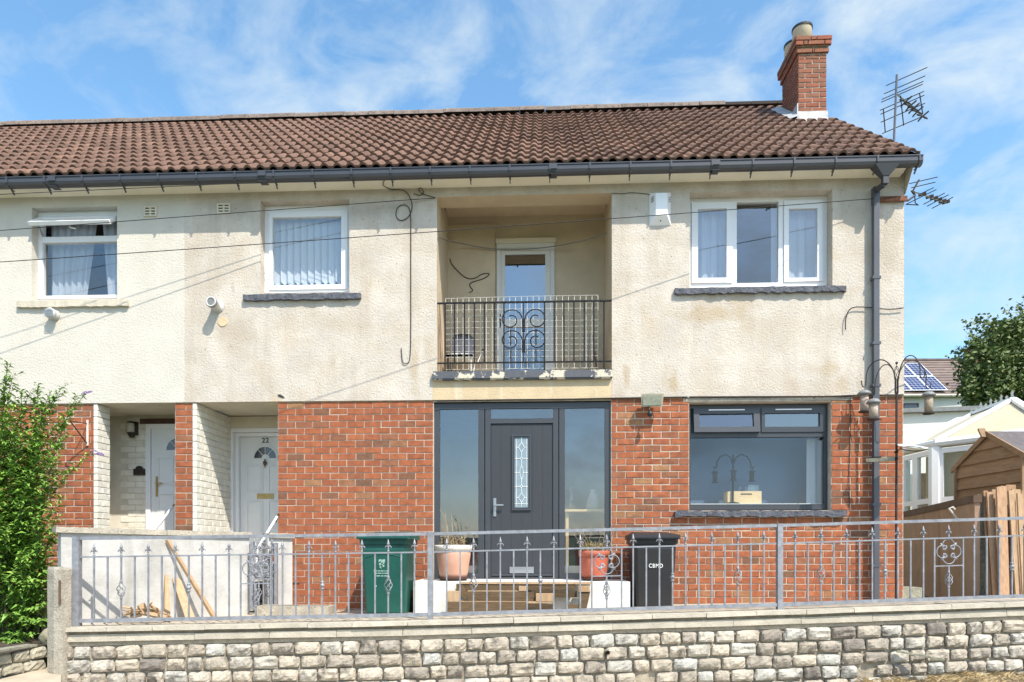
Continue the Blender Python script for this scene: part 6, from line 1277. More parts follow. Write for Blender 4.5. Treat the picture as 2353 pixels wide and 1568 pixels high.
# ---------------------------------------------------------------- wheelie bins
def bin_(label, qx0, qx1, qtop, qbot, dep, mat, text, lettermat):
    a, b = cw(qx0, qbot, dep), cw(qx1, qbot, dep); cxm = (a.x + b.x) / 2; y0_ = a.y; wd_ = b.x - a.x; zt_ = cw((qx0 + qx1) / 2, qtop, dep).z; z0_ = YZ(cxm) + .004; h = zt_ - z0_ - .09
    t = thing('wheelie_bin', label, 'wheelie bin', (cxm, y0_ + .3, z0_), 'wheelie bins'); w0, w1 = wd_ * .76, wd_ * .86
    def ring(z, w_, yf, yb): return [(cxm - w_ / 2 + .03, yf, z), (cxm + w_ / 2 - .03, yf, z), (cxm + w_ / 2, yf + .03, z), (cxm + w_ / 2, yb, z), (cxm - w_ / 2, yb, z), (cxm - w_ / 2, yf + .03, z)]
    V = ring(z0_, w0 * .94, y0_ + .11, y0_ + .56) + ring(z0_ + .05, w0, y0_ + .09, y0_ + .56) + ring(z0_ + h * .86, w1, y0_ + .03, y0_ + .62) + ring(z0_ + h * .93, w1 * 1.0, y0_ + .035, y0_ + .62) + ring(z0_ + h * .935, w1 * 1.07, y0_ + .01, y0_ + .64) + ring(z0_ + h, w1 * 1.08, y0_ + .005, y0_ + .65)
    m = MB(); m.add(V, [(i * 6 + k, i * 6 + (k + 1) % 6, (i + 1) * 6 + (k + 1) % 6, (i + 1) * 6 + k) for i in range(5) for k in range(6)] + [tuple(range(6))[::-1], tuple(range(30, 36))]); m.build('bin_body', mat, t)
    zl = z0_ + h + .002; m = MB()
    V = [(cxm - wd_ / 2, y0_ - .03, zl), (cxm + wd_ / 2, y0_ - .03, zl), (cxm + wd_ / 2, y0_ + .68, zl), (cxm - wd_ / 2, y0_ + .68, zl)]; V2 = [(cxm - wd_ / 2 + .005, y0_ - .025, zl + .05), (cxm + wd_ / 2 - .005, y0_ - .025, zl + .05), (cxm + wd_ / 2 - .005, y0_ + .68, zl + .055), (cxm - wd_ / 2 + .005, y0_ + .68, zl + .055)]
    V3 = [(cxm - wd_ * .32, y0_ + .03, zl + .07), (cxm + wd_ * .32, y0_ + .03, zl + .07), (cxm + wd_ * .36, y0_ + .60, zl + .10), (cxm - wd_ * .36, y0_ + .60, zl + .10)]
    m.add(V + V2 + V3, [(3, 2, 1, 0)] + [(k, (k + 1) % 4, 4 + (k + 1) % 4, 4 + k) for k in range(4)] + [(4 + k, 4 + (k + 1) % 4, 8 + (k + 1) % 4, 8 + k) for k in range(4)] + [(8, 9, 10, 11)]); m.build('lid', mat, t)
    m = MB(); m.box(cxm - wd_ * .47, cxm + wd_ * .47, y0_ - .037, y0_ - .0305, zl + .012, zl + .022); m.build('lid_ridge', mat, t)
    m = MB(); m.tube([(cxm - wd_ * .36, y0_ + .70, zl + .06), (cxm + wd_ * .36, y0_ + .70, zl + .06)], .016, 8); m.build('handle', mat, t)
    for s_ in (-1, 1):
        m = MB(); m.lathe((0, 0, 0), [(.04, -.025), (.09, -.025), (.1, -.01), (.1, .01), (.09, .025), (.04, .025)], 16); m2 = MB(); m2.add([Vector((cxm + s_ * (w0 / 2 + .005) + v.z, y0_ + .58 + v.x, z0_ + .1 + v.y)) for v in m.v], m.f); m2.build('wheel', 'rim_black', t)
    yf = lambda z: y0_ + .09 - .06 * ((z - z0_ - .05) / (h * .86 - .05))
    if text == 'CBMD':
        z = z0_ + h * .60; o = text_mb('CBMD', .068, (cxm + .005, yf(z + .03) - .006, z), .003, 'white_print', 'lettering', t, .8)
    else:
        for z_, wds in ((.585, (.05, .03, .045, .02, .04)), (.555, (.04, .05, .025, .05)), (.52, (.012, .05, .04, .045))):
            z = z0_ + h * z_; m = MB(); x = cxm - sum(wds) / 2 - .01 - .02
            for w_ in wds: m.box(x, x + w_ - .008, yf(z) - .003, yf(z) + .004, z, z + .011); x += w_
            m.build('print_line', 'pale_green_print', t)
        z = z0_ + h * .66; m = MB()
        for i in range(26):
            a_ = random.uniform(0, 6.28); r_ = random.uniform(.01, .055); px, pz = cxm - .02 + r_ * math.cos(a_) * .8, z + .03 + r_ * math.sin(a_) * 1.2; s_ = random.uniform(.004, .010); m.box(px - s_, px + s_, yf(pz) - .003, yf(pz) + .004, pz - s_, pz + s_)
        m.build('crest', 'pale_green_print', t, kind='stuff')
        m = MB(); p = cw(863, 1347, dep + .05); m.lathe((p.x, yf(p.z) + .002, p.z), [(.012, 0), (.008, .006), (.003, .009)], 8, 'y'); m.build('stud', 'white_print', t)
        z = z0_ + h * .80; m = MB(); pts = [(cxm - w1 * .44 + w1 * .88 * i / 14, z - .035 + .045 * math.sin(math.pi * i / 14)) for i in range(15)]; m.tube([(a_, yf(b_) - .001, b_) for a_, b_ in pts], .006, 4); m.build('moulded_arch', mat, t)
bin_('green wheelie bin with a faint crest standing against the brick', 820, 942, 1222, 1415, 7.95, 'green_plastic', 'crest', 'pale_green_print')
bin_('black wheelie bin lettered CBMD at the right of the doorstep', 1452, 1562, 1222, 1396, 8.0, 'black_plastic', 'CBMD', 'white_print')
# ---------------------------------------------------------------- bird feeding station
c7 = lambda x, y: ((3180 + x / 3.266) / 1.632, (1280 + y / 3.266) / 1.632)
DF = 8.28
f7 = lambda x, y, dd=0.0: cw(*c7(x, y), DF + dd)
base = cw(2059, 1388, DF); base.z = YZ(base.x) - .02; top = f7(596, 460)
t = thing('bird_feeder_pole', 'dark metal bird feeding station with four curved arms in front of the right corner', 'bird feeder pole', base)
m = MB(); m.tube([base, Vector((top.x, top.y, f7(596, 620).z))], .014, 8); m.build('pole', 'dark_iron', t)
m = MB(); z0_, z1_ = f7(596, 640).z, top.z
for k in range(4):
    a = k * math.pi / 2 + .5; m.tube([(top.x + .017 * math.cos(a), top.y + .017 * math.sin(a), z0_), (top.x + .017 * math.cos(a), top.y + .017 * math.sin(a), z1_)], .009, 5)
m.build('arm_sockets', 'dark_iron', t)
m = MB()
for k in range(4):
    pts = []
    for i in range(9):
        v = i / 8; r_ = .024 * math.sin(math.pi * v) + .004; a = k * math.pi / 2 + v * 3.2; zt_ = f7(596, 300).z; pts.append((top.x + r_ * math.cos(a), top.y + r_ * math.sin(a), z1_ - .01 + (zt_ - z1_ + .01) * v))
    m.tube(pts, .003, 4)
m.lathe((top.x, top.y, f7(596, 266).z), [(.002, -.03), (.004, -.02), (.014, -.010), (.016, 0), (.012, .011), (.002, .016)], 8); m.build('basket_finial', 'dark_iron', t)
arms = [[(575, 470, 0), (562, 380, .0), (530, 310, .03), (470, 250, .06), (400, 228, .1), (320, 255, .14), (258, 320, .18), (228, 400, .2), (220, 500, .2), (214, 545, .2), (195, 562, .2), (172, 540, .2), (164, 485, .2)],
        [(580, 480, 0), (560, 370, -.03), (520, 310, -.06), (480, 288, -.09), (425, 302, -.12), (372, 375, -.15), (342, 460, -.16), (330, 560, -.17), (326, 640, -.17), (310, 668, -.17), (294, 655, -.17)],
        [(615, 470, 0), (630, 370, -.03), (665, 270, -.06), (715, 195, -.09), (775, 175, -.11), (830, 205, -.13), (868, 270, -.15), (884, 350, -.16), (882, 410, -.16), (895, 445, -.16), (918, 452, -.16), (935, 425, -.16), (940, 375, -.16)],
        [(618, 480, 0), (630, 390, .05), (680, 295, .1), (740, 246, .14), (810, 238, .18), (880, 275, .22), (930, 345, .25), (958, 430, .26), (952, 520, .26), (962, 565, .26), (988, 580, .26), (1008, 560, .26), (1015, 510, .26)]]
for a_ in arms:
    m = MB(); m.tube(smooth([f7(*p) for p in a_], 3), .007, 5); m.build('arm', 'dark_iron', t)
for (xc, yt, yb, dd, hk, lab) in ((200, 597, 872, .2, 560, 'seed feeder hanging furthest left from the feeding station, in front of the brick'), (314, 702, 966, -.17, 668, 'seed feeder with darker seed hanging lowest, just left of the feeding station pole'), (988, 615, 893, .26, 580, 'seed feeder hanging right of the house corner against the white building')):
    p = f7(xc, yb, dd); ptop = f7(xc, yt, dd); h = ptop.z - p.z; ft = thing('bird_feeder', lab, 'bird feeder', p, 'bird feeders on the feeding station')
    sc_ = h / .275
    m = MB(); m.lathe(p, [(.075, h - .06), (.082, h - .05), (.07, h - .03), (.045, h - .008), (.01, h)], 16); m.build('roof', 'zinc', ft, True)
    m = MB(); m.lathe(p, [(.048, .012), (.048, h - .05)], 14); m.build('seed_tube', 'seed', ft, True)
    m = MB(); m.lathe(p, [(.05, -.004), (.066, .0), (.068, .012), (.05, .014)], 16); m.build('tray', 'dark_iron', ft)
    m = MB(); m.tube([p + Vector((.07, 0, .006)), p + Vector((-.13 if xc > 900 else .09, -.01, .012))], .006, 4); m.build('perch', 'dark_iron', ft)
    m = MB(); m.tube([Vector((p.x, p.y, ptop.z - .005)), f7(xc, hk, dd)], .003, 4); m.build('hanger', 'steel', ft)
p = f7(790, 1300, -.1); m = MB()
tl = R(16)
def DT(v): return Vector((p.x + v[0], p.y + v[1] * math.cos(tl) - v[2] * math.sin(tl), p.z - v[0] * .08 + v[1] * math.sin(tl) + v[2]))
m = MB(DT); m.lathe((0, 0, 0), [(.02, -.02), (.11, -.014), (.160, .006), (.168, .012), (.15, .008), (.02, -.008)], 24); bb = m.build('water_dish', 'dish', None, True); tag(bb, 'round white water dish held on the pole beside the brick corner', 'dish')
m = MB(); q = f7(592, 1360); ring = [Vector((p.x + .125 * math.cos(a), p.y + .125 * math.sin(a), p.z - .018 - .13 * .16 * math.cos(a))) for a in [math.pi * 2 * i / 20 for i in range(21)]]; m.tube(ring, .006, 4); m.tube([q, ring[10]], .006, 4); m.build('dish_ring', 'dark_iron', t)
for yy in (1360, 1440):
    m = MB(); q = f7(592, yy); m.lathe(q, [(.015, -.012), (.022, -.01), (.022, .01), (.015, .012)], 8); m.build('collar', 'black_iron', t)
a, b = f7(225, 1462, .18), f7(575, 1445, .0); m = MB(); m.beam(a, b, .05, .045); tag(m.build('pole_bracket', 'moss_concrete'), 'short weathered bracket tying the feeder pole to the downpipe', 'bracket')

# ---------------------------------------------------------------- left garden
mb = MB()
gl = [cw(-300, HY, 5.2), cw(112, HY, 7.15), cw(150, HY, 7.3), Vector((-4.5, 0.05, 0)), Vector((-12, .05, 0))]
for v in gl: v.z = -.985
mb.add(gl, [(0, 1, 2, 3, 4)]); struct(mb.build('flower_bed', 'soil'))
mb = MB(); pp = [cw(-400, HY, 4.6), cw(140, HY, 6.2), cw(140, HY, 7.3), cw(-300, HY, 5.3)]
for v, z in zip(pp, (-1.27, -1.27, -1.215, -1.25)): v.z = z
mb.add(pp, [(0, 1, 2, 3)]); mb.add([Vector((v.x, v.y, -1.6)) for v in pp] + pp, [(0, 1, 5, 4), (1, 2, 6, 5)]); struct(mb.build('path', 'paving'))
e0, e1 = cw(-160, HY, 6.0), cw(86, HY, 7.0); e0.z = e1.z = 0; ed = (e1 - e0).normalized(); ea = math.atan2(ed.y, ed.x); el_ = (e1 - e0).length; en = Vector((ed.y, -ed.x, 0))
bw = thing('border_wall', 'low border of mossy stone setts along the flower bed at the lower left', 'wall', (e0 + e1) / 2 + Vector((0, 0, -1.2)))
def ET(p): v = e0 + ed * p[0] + en * p[1]; return Vector((v.x, v.y, p[2]))
m = MB(ET); m.box(-.2, el_, -.14, .0, -1.5, -.965); m.build('wall_core', 'moss_concrete', bw)
PS = [sett_mesh(300 + i, 'path_sett', 'path_sett_mesh') for i in range(5)]
for row, (zc_, hh) in enumerate(((-1.055, .115), (-1.175, .11))):
    s = -.1 - .1 * row
    while s < el_ - .05:
        ln = random.uniform(.17, .24); place('sett', random.choice(PS), ET((s + ln / 2, .02, zc_)), bw, (0, 0, ea), (ln - .012, 1, hh)); s += ln
m = MB(); a = cw(131, 1528, 6.95); c_ = cw(160, 1430, 6.95); m.box(a.x, a.x + .19, a.y - .02, a.y + .2, a.z + .02, cw(131, 1486, 6.95).z); o = m.build('end_block', 'moss_concrete', bw)
def rock(label, c, rx, ry, rz, seed, mat='boulder'):
    rr = random.Random(seed); m = MB(); V = []; nu, nv = 14, 8
    ph = [rr.uniform(0, 6) for _ in range(6)]
    def fn(u, v):
        a = u * 2 * math.pi; b = (v - .5) * math.pi; d = Vector((math.cos(b) * math.cos(a), math.cos(b) * math.sin(a), math.sin(b))); k = 1 + .12 * math.sin(3 * d.x + ph[0]) + .1 * math.sin(4 * d.y + ph[1] + 2 * d.z) + .05 * math.sin(9 * d.x + 7 * d.z + ph[2]); return c + Vector((d.x * rx * k, d.y * ry * k, d.z * rz * k))
    m.grid(nu, nv, fn); return tag(m.build('boulder', mat, None, True), label, 'boulder', 'boulders in the flower bed')
rock('mossy rounded boulder beside the concrete gatepost', cw(134, 1466, 7.25), .20, .14, .13, 3)
rock('flat pale stone lying behind the boulder below the brick', cw(120, 1424, 8.1), .28, .12, .07, 4, 'concrete')

# buddleia
rr = random.Random(21)
bp = cw(25, 1470, 7.75)
sh = thing('buddleia_bush', 'leafy green buddleia bush climbing up the brick at the left edge', 'bush', bp)
tips = [(18, 832, 7.75), (30, 862, 7.7), (50, 895, 7.65), (70, 900, 7.8), (88, 890, 7.75), (118, 897, 7.7), (143, 888, 7.7), (178, 907, 7.7), (196, 905, 7.7), (110, 945, 7.5), (140, 960, 7.6), (150, 1000, 7.5), (212, 1038, 7.6), (135, 1050, 7.45), (150, 1085, 7.5), (145, 1140, 7.5), (128, 1190, 7.4), (138, 1225, 7.5), (110, 1255, 7.4), (145, 1292, 7.5), (120, 1330, 7.35), (135, 1350, 7.4), (95, 1390, 7.3), (100, 1425, 7.3), (70, 1460, 7.2), (40, 1475, 7.2), (50, 990, 7.45), (20, 1050, 7.4), (70, 1080, 7.4), (45, 1150, 7.35), (15, 1200, 7.3), (80, 1180, 7.35), (50, 1270, 7.3), (20, 1330, 7.3), (70, 1330, 7.3), (30, 1410, 7.25), (85, 1250, 7.35), (5, 960, 7.5), (-25, 930, 7.6), (-45, 1050, 7.4), (-50, 1180, 7.4), (-60, 1320, 7.3), (-20, 1270, 7.2), (-70, 950, 7.7), (95, 1010, 7.45), (100, 1110, 7.4), (30, 930, 7.55), (-10, 880, 7.7), (60, 1420, 7.2), (0, 1120, 7.3)]
for q in range(8): tips.append((rr.uniform(-90, 105), rr.uniform(960, 1450), rr.uniform(7.3, 7.8)))
stm = MB(); lf = MB()
def leaf(mb, p, d, L_, W_, droop=.35):
    d = d.normalized(); s = d.cross(Vector((0, 0, 1)))
    if s.length < .05: s = Vector((1, 0, 0))
    s = (s.normalized() + Vector((0, 0, rr.uniform(-.4, .4)))).normalized() * W_ / 2; m1 = p + d * L_ * .45 + Vector((0, 0, .0)); e = p + d * L_ - Vector((0, 0, L_ * droop)); up_ = Vector((0, 0, W_ * .22))
    mb.add([p, m1 + s + up_, e, m1 - s + up_, m1], [(0, 4, 2, 1), (0, 3, 2, 4)])
for (qx, qy, dd) in tips:
    e = cw(qx, qy, dd); st0 = bp + Vector((rr.uniform(-.5, .25), rr.uniform(-.15, .3), -.05)); ht = e.z - st0.z
    ctrl = Vector((st0.x + (e.x - st0.x) * .35, st0.y + (e.y - st0.y) * .3, st0.z + ht * .72)); pts = []
    nn = max(6, int(abs(ht) / .12) + 4)
    for i in range(nn + 1):
        v = i / nn; pts.append(st0 * (1 - v) ** 2 + ctrl * 2 * v * (1 - v) + e * v * v)
    stm.tube(pts, .009, 4, r1=.0025)
    Ltot = sum((pts[i + 1] - pts[i]).length for i in range(nn))
    nl = int(Ltot / .05)
    for i in range(nl):
        v = .22 + .78 * i / nl; p = st0 * (1 - v) ** 2 + ctrl * 2 * v * (1 - v) + e * v * v; tg = ((ctrl - st0) * (1 - v) + (e - ctrl) * v).normalized(); a = rr.uniform(0, 6.28); ou = Vector((math.cos(a), math.sin(a), .15)); sz = .185 * (1 - .5 * v) * rr.uniform(.7, 1.2) * (.8 if v > .9 else 1)
        for s_ in (1, -1): leaf(lf, p, ou * s_ + tg * .7, sz, sz * .40, rr.uniform(.1, .6))
        if i % 3 == 0 and v > .3 and not (qx > 165):
            tw = p + (ou + tg * .5 + Vector((0, -.4, 0))).normalized() * rr.uniform(.06, .16)
            for k in range(5):
                a2 = rr.uniform(0, 6.28); leaf(lf, p + (tw - p) * (.4 + .15 * k), Vector((math.cos(a2), math.sin(a2) - .3, rr.uniform(-.1, .6))), sz * .85, sz * .36, rr.uniform(.1, .5))
stm.build('stems', 'bark', sh); lf.build('foliage', 'leaf', sh, kind='stuff')
def flower(p, d, L_):
    m = MB(); n = 7
    for i in range(60):
        v = rr.random(); r_ = .02 * (1 - v) + .004; a = rr.uniform(0, 6.28); c = p + d * L_ * v + Vector((r_ * math.cos(a), r_ * math.sin(a) * .6, r_ * math.sin(a))); s_ = .007; m.add([c + Vector((s_, 0, 0)), c + Vector((0, 0, s_)), c - Vector((s_, 0, 0)), c - Vector((0, 0, s_))], [(0, 1, 2, 3)])
    m.build('flower_spike', 'flower', sh)
flower(cw(212, 1038, 7.6), Vector((.9, 0, -.25)).normalized(), .14); flower(cw(192, 905, 7.7), Vector((.95, 0, .25)).normalized(), .10)

# ---------------------------------------------------------------- right background
cR = lambda x, y: ((3370 + x / 3.136) / 1.632, (1500 + y / 3.136) / 1.632)
cS5 = lambda x, y: ((3370 + x / 3.136) / 1.632, (1100 + y / 3.136) / 1.632)
# boundary wall of concrete panels
A, B = cw(2247, HY, 9.0), cw(2078, HY, 13.0); A.z = B.z = 0; zt_ = .73; zb2 = YZ(A.x) - .05; pd = (B - A).normalized(); pn = Vector((-pd.y, pd.x, 0)); PL = (B - A).length
def PT(p): v = A + pd * p[0] + pn * p[1]; return Vector((v.x, v.y, p[2]))
t = thing('boundary_wall', 'brown stained concrete panel wall running back beside the house', 'wall', PT((PL / 2, 0, zb2)))
m = MB(PT); m.box(.02, PL + 1, -.03, .03, zb2 - .1, zt_ - .10); m.build('wall_panel', 'panel_concrete', t)
m = MB(PT); m.box(.0, PL + 1, -.05, .05, zt_ - .098, zt_); m.build('coping_beam', 'panel_top', t)
m = MB(); c = cw(2264, HY, 9.05); m.box(c.x - .10, c.x + .10, c.y, c.y + .16, zb2, zt_ + .01); m.build('end_post', 'moss_concrete', t)
m = MB(); P = lambda x, y: cw(*cR(x, y), 9.45); m.tube([P(665, 1290), P(640, 1262), P(592, 1275), P(690, 1400), P(770, 1420)], .014, 5); tag(m.build('bent_pipe', 'upvc_dull'), 'bent white pipe sticking out of the brown panel wall', 'pipe')
m = MB(); a, b = cw(2076, 1378, 8.9), cw(2130, 1351, 8.9); m.add([(a.x - .1, a.y, a.z - .2), (b.x, a.y, a.z - .2), (b.x - .03, a.y + .05, b.z), (a.x - .1, a.y + .05, b.z), (a.x - .1, a.y + .35, a.z - .2), (b.x, a.y + .35, a.z - .2), (b.x - .03, a.y + .35, b.z), (a.x - .1, a.y + .35, b.z)], [(0, 1, 2, 3), (1, 5, 6, 2), (3, 2, 6, 7), (4, 0, 3, 7)]); tag(m.build('concrete_block', 'moss_concrete'), 'rough pebbly concrete block at the foot of the house corner', 'block')
# fence boards stacked upright at the right
fb = [(2260, 2270, 1128, 2282, 1372, 9.02, .02), (2268, 2282, 1131, 2298, 1378, 8.95, .03), (2280, 2291, 1125, 2306, 1376, 9.0, .02), (2291, 2313, 1119, 2318, 1380, 8.86, .03), (2300, 2312, 1116, 2322, 1376, 9.06, .02), (2312, 2334, 1114, 2340, 1382, 8.95, .035), (2318, 2330, 1128, 2346, 1378, 8.84, .03), (2326, 2345, 1124, 2354, 1380, 8.90, .03), (2338, 2350, 1133, 2362, 1380, 8.80, .025), (2347, 2364, 1128, 2374, 1382, 8.9, .03), (2360, 2378, 1122, 2388, 1382, 8.86, .03)]
lb = ['leftmost thin board of the upright stack', 'second board from the left in the upright stack', 'short dark board behind the pale one in the stack', 'broad pale-topped board standing forward in the stack', 'reddish board peeping over the pale board', 'tall wide board rising highest in the stack', 'notched narrow board right of the tallest one', 'yellow-topped board near the right of the stack', 'thin dark board near the frame edge', 'broad board cut by the right frame edge', 'outermost board beyond the right frame edge']
for (a, b, yt, bx, yb, dd, th_), lab in list(zip(fb, lb))[:10]:
    w_ = b - a; plank(lab, [(bx - w_ * .9, yb), (bx + w_ * .1, yb), (b, yt + rr.uniform(-2, 2)), (a, yt)], [dd - .22, dd - .22, dd, dd], th_, 'fence_wood' if lab[0] != 'y' else 'pale_wood', 'fence boards stacked upright', 'board', 'fence_board')
# shed
lat = lambda q, d: (q - CX) / F * d
def SH(l, d, z): v = CAM + FWD * d + RGT * l; v.z = z; return v
sl, d0, d1, ze, zp, zg = 7.50, 11.5, 9.95, 1.40, 1.84, -.75
t = thing('garden_shed', 'brown overlap timber shed with a felt roof on the right', 'shed', SH(sl + .8, 10.7, zg))
nb, rk = 8, .195
dm = (d0 + d1) / 2; k = 0; z = ze - rk * 8
while z < zp:
    za, zb3 = z, min(z + rk, zp)
    def span(zz_):
        if zz_ <= ze: return d0, d1
        f_ = (zz_ - ze) / (zp - ze); return d0 + (dm - d0) * f_, d1 + (dm - d1) * f_
    (a0, a1), (b0_, b1_) = span(za), span(zb3 - .001)
    m = MB(); m.hexa([SH(sl - .032, a1, za), SH(sl - .032, a0, za), SH(sl + .02, a0, za), SH(sl + .02, a1, za), SH(sl - .002, b1_, zb3), SH(sl - .002, b0_, zb3), SH(sl + .02, b0_, zb3), SH(sl + .02, b1_, zb3)]); m.build('board', 'shed_wood', t)
    if za < ze:
        m = MB(); zc3 = min(zb3, ze); m.hexa([SH(sl, d1 - .016, za), SH(sl + 2.2, d1 - .016, za), SH(sl + 2.2, d1 + .02, za), SH(sl, d1 + .02, za), SH(sl, d1 - .002, zc3), SH(sl + 2.2, d1 - .002, zc3), SH(sl + 2.2, d1 + .02, zc3), SH(sl, d1 + .02, zc3)]); m.build('board', 'shed_wood', t)
    z += rk
ov = .03
for dd, nm in ((d0, 1), (d1, -1)):
    e_ = dd + (dd - dm) * .10; zz0 = ze - (zp - ze) * .10
    m = MB(); m.hexa([SH(sl - ov, e_, zz0), SH(sl + 2.3, e_, zz0), SH(sl + 2.3, dm, zp), SH(sl - ov, dm, zp), SH(sl - ov, e_, zz0 + .03), SH(sl + 2.3, e_, zz0 + .03), SH(sl + 2.3, dm, zp + .03), SH(sl - ov, dm, zp + .03)]); m.build('roof', 'felt', t)
    m = MB(); m.hexa([SH(sl - ov - .03, e_, zz0 - .05), SH(sl - ov - .004, e_, zz0 - .05), SH(sl - ov - .004, dm, zp - .05), SH(sl - ov - .03, dm, zp - .05), SH(sl - ov - .03, e_, zz0 + .035), SH(sl - ov - .004, e_, zz0 + .035), SH(sl - ov - .004, dm, zp + .035), SH(sl - ov - .03, dm, zp + .035)]); m.build('barge_board', 'shed_wood', t)
m = MB(); c = SH(sl - ov - .05, dm, zp - .02); m.beam(c - Vector((.012, .03, .05)), c + Vector((-.012, .06, .10)), .10, .03); m.build('finial_block', 'shed_wood', t)
for dd in (d0 - .02, d1 + .02): m = MB(); m.beam(SH(sl - .04, dd, zg), SH(sl - .04, dd, ze), .04, .04); m.build('corner_post', 'shed_wood', t)
# conservatory
A, B, Cc, P, Q = cw(2149, 1016, 13.0), cw(2420, 983, 11.8), cw(2050, 1041, 14.2), cw(2326, 921, 13.6), cw(2232, 955, 15.1)
t = thing('conservatory', 'white framed conservatory with cream roof panels and spiked ridge cresting', 'conservatory', Vector((A.x, A.y, -.3)))
B2 = cw(2520, 1010, 15.0)
R_ = Q + (Q - P) * .35
m = MB(); m.add([A, B, P], [(0, 1, 2)]); m.add([B, B2, P], [(0, 1, 2)]); m.build('roof_panel', 'conservatory_panel', t)
m = MB(); m.add([A, P, Q, R_, Cc], [(0, 1, 2, 3, 4)]); m.build('roof_panel', 'conservatory_panel', t)
for a, b, w_ in ((A, P, .10), (P, Q, .12), (B, P, .12), (A + (B - A) * .5, P + (B - P) * .0, .03), (Cc, R_, .12), (A + (Cc - A) * .5, Q, .07)):
    if w_ > .03: m = MB(); m.beam(a + Vector((0, -.02, .03)), b + Vector((0, -.02, .03)), w_, .06); m.build('roof_bar', 'upvc', t)
for i in range(9):
    c = P + (Q - P) * (i / 8.0) + Vector((0, 0, .06)); s_ = .16 if i % 2 == 0 else .09
    m = MB(); ex = (Q - P).normalized(); m.add([c - ex * .07, c + ex * .07, c + ex * .03 + Vector((0, 0, s_ * .4)), c + ex * .06 + Vector((0, 0, s_ * .6)), c + Vector((0, 0, s_)), c - ex * .06 + Vector((0, 0, s_ * .6)), c - ex * .03 + Vector((0, 0, s_ * .4))], [tuple(range(7))])
    nv = len(m.v); off = Vector((0.012, .02, 0)); m.add([v + off for v in list(m.v)], [tuple(range(7))[::-1]]); m.f += [(k, nv + k, nv + (k + 1) % 7, (k + 1) % 7) for k in range(7)]; m.build('ridge_cresting', 'far_wall', t)
m = MB(); m.tube([Cc, A + Vector((0, -.06, -.03)), B + Vector((0, -.06, -.03))], .075, 8); m.build('gutter', 'upvc', t)
zb3 = -.6
def wallrun(a, b, splits, tr=.45, door=None):
    for i in range(len(splits) - 1):
        p, q = a + (b - a) * splits[i], a + (b - a) * splits[i + 1]; d = (q - p).normalized(); up = Vector((0, 0, 1)); zt1 = -.14; L_ = (q - p).length
        f = lambda s, z: Vector((p.x + (q.x - p.x) * s / L_, p.y + (q.y - p.y) * s / L_, p.z + (q.z - p.z) * s / L_ + z))
        m = MB()
        for s0, s1, z0_, z1_ in ((0, .07, -2.6, zt1), (L_ - .07, L_, -2.6, zt1), (.07, L_ - .07, zt1 - .09, zt1), (.07, L_ - .07, -1.16, -1.06), (.07, L_ - .07, -2.6, -2.5)):
            n_ = Vector((d.y, -d.x, 0)) * .04; m.hexa([f(s0, z0_) + n_, f(s1, z0_) + n_, f(s1, z0_) - n_, f(s0, z0_) - n_, f(s0, z1_) + n_, f(s1, z1_) + n_, f(s1, z1_) - n_, f(s0, z1_) - n_])
        wf = m.build('window', 'upvc', t); m = MB(); m.quad(f(.07, -2.5), f(L_ - .07, -2.5), f(L_ - .07, -.2), f(.07, -.2)); m.build('pane', 'jar_glass', wf)
        m = MB(); ib = Vector((-d.y, d.x, 0)) * .2; m.quad(f(.0, -2.5) + ib, f(L_ * (.55 if i % 2 else .8), -2.5) + ib, f(L_ * (.45 if i % 2 else .8), -.2) + ib, f(.0, -.2) + ib); m.build('reflection_sheet', 'crate_wood' if i == 1 else 'conservatory_panel', t)  # coloured sheet behind each pane, imitating the orange and cream reflections
wallrun(Cc, A - (A - Cc) * .05, [.0, .30, .62, 1]); wallrun(A + (B - A) * .04, B, [0, .30, .6, 1])
m = MB(); m.tube([A + Vector((0, 0, -.1)), Vector((A.x, A.y, zb3 - 1))], .11, 6); m.build('corner_post', 'upvc', t)
m = MB(); m.hexa([Cc + Vector((0, 0, -.12)), A + Vector((0, 0, -.12)), A + Vector((0, .1, -.12)), Cc + Vector((0, .1, -.12)), Cc, A, A + Vector((0, .1, 0)), Cc + Vector((0, .1, 0))]); m.hexa([A + Vector((0, 0, -.12)), B + Vector((0, 0, -.12)), B + Vector((0, .1, -.12)), A + Vector((0, .1, -.12)), A, B, B + Vector((0, .1, 0)), A + Vector((0, .1, 0))]); m.build('eaves_beam', 'conservatory_panel', t)
bk = [Vector((Cc.x - .6, Cc.y + 2.2, -1.5)), Vector((B2.x, B2.y + .6, -1.5))]
m = MB(); m.quad(bk[0], bk[1], bk[1] + Vector((0, 0, 3.3)), bk[0] + Vector((0, 0, 3.3))); m.build('back_wall', 'cream_wall', t)
m = MB(); a, b = cw(2115, HY, 14.6), cw(2140, HY, 14.2); m.box(a.x, b.x + .25, a.y, a.y + .05, -1.2, 1.65); m.build('inner_door', 'fence_wood', t)
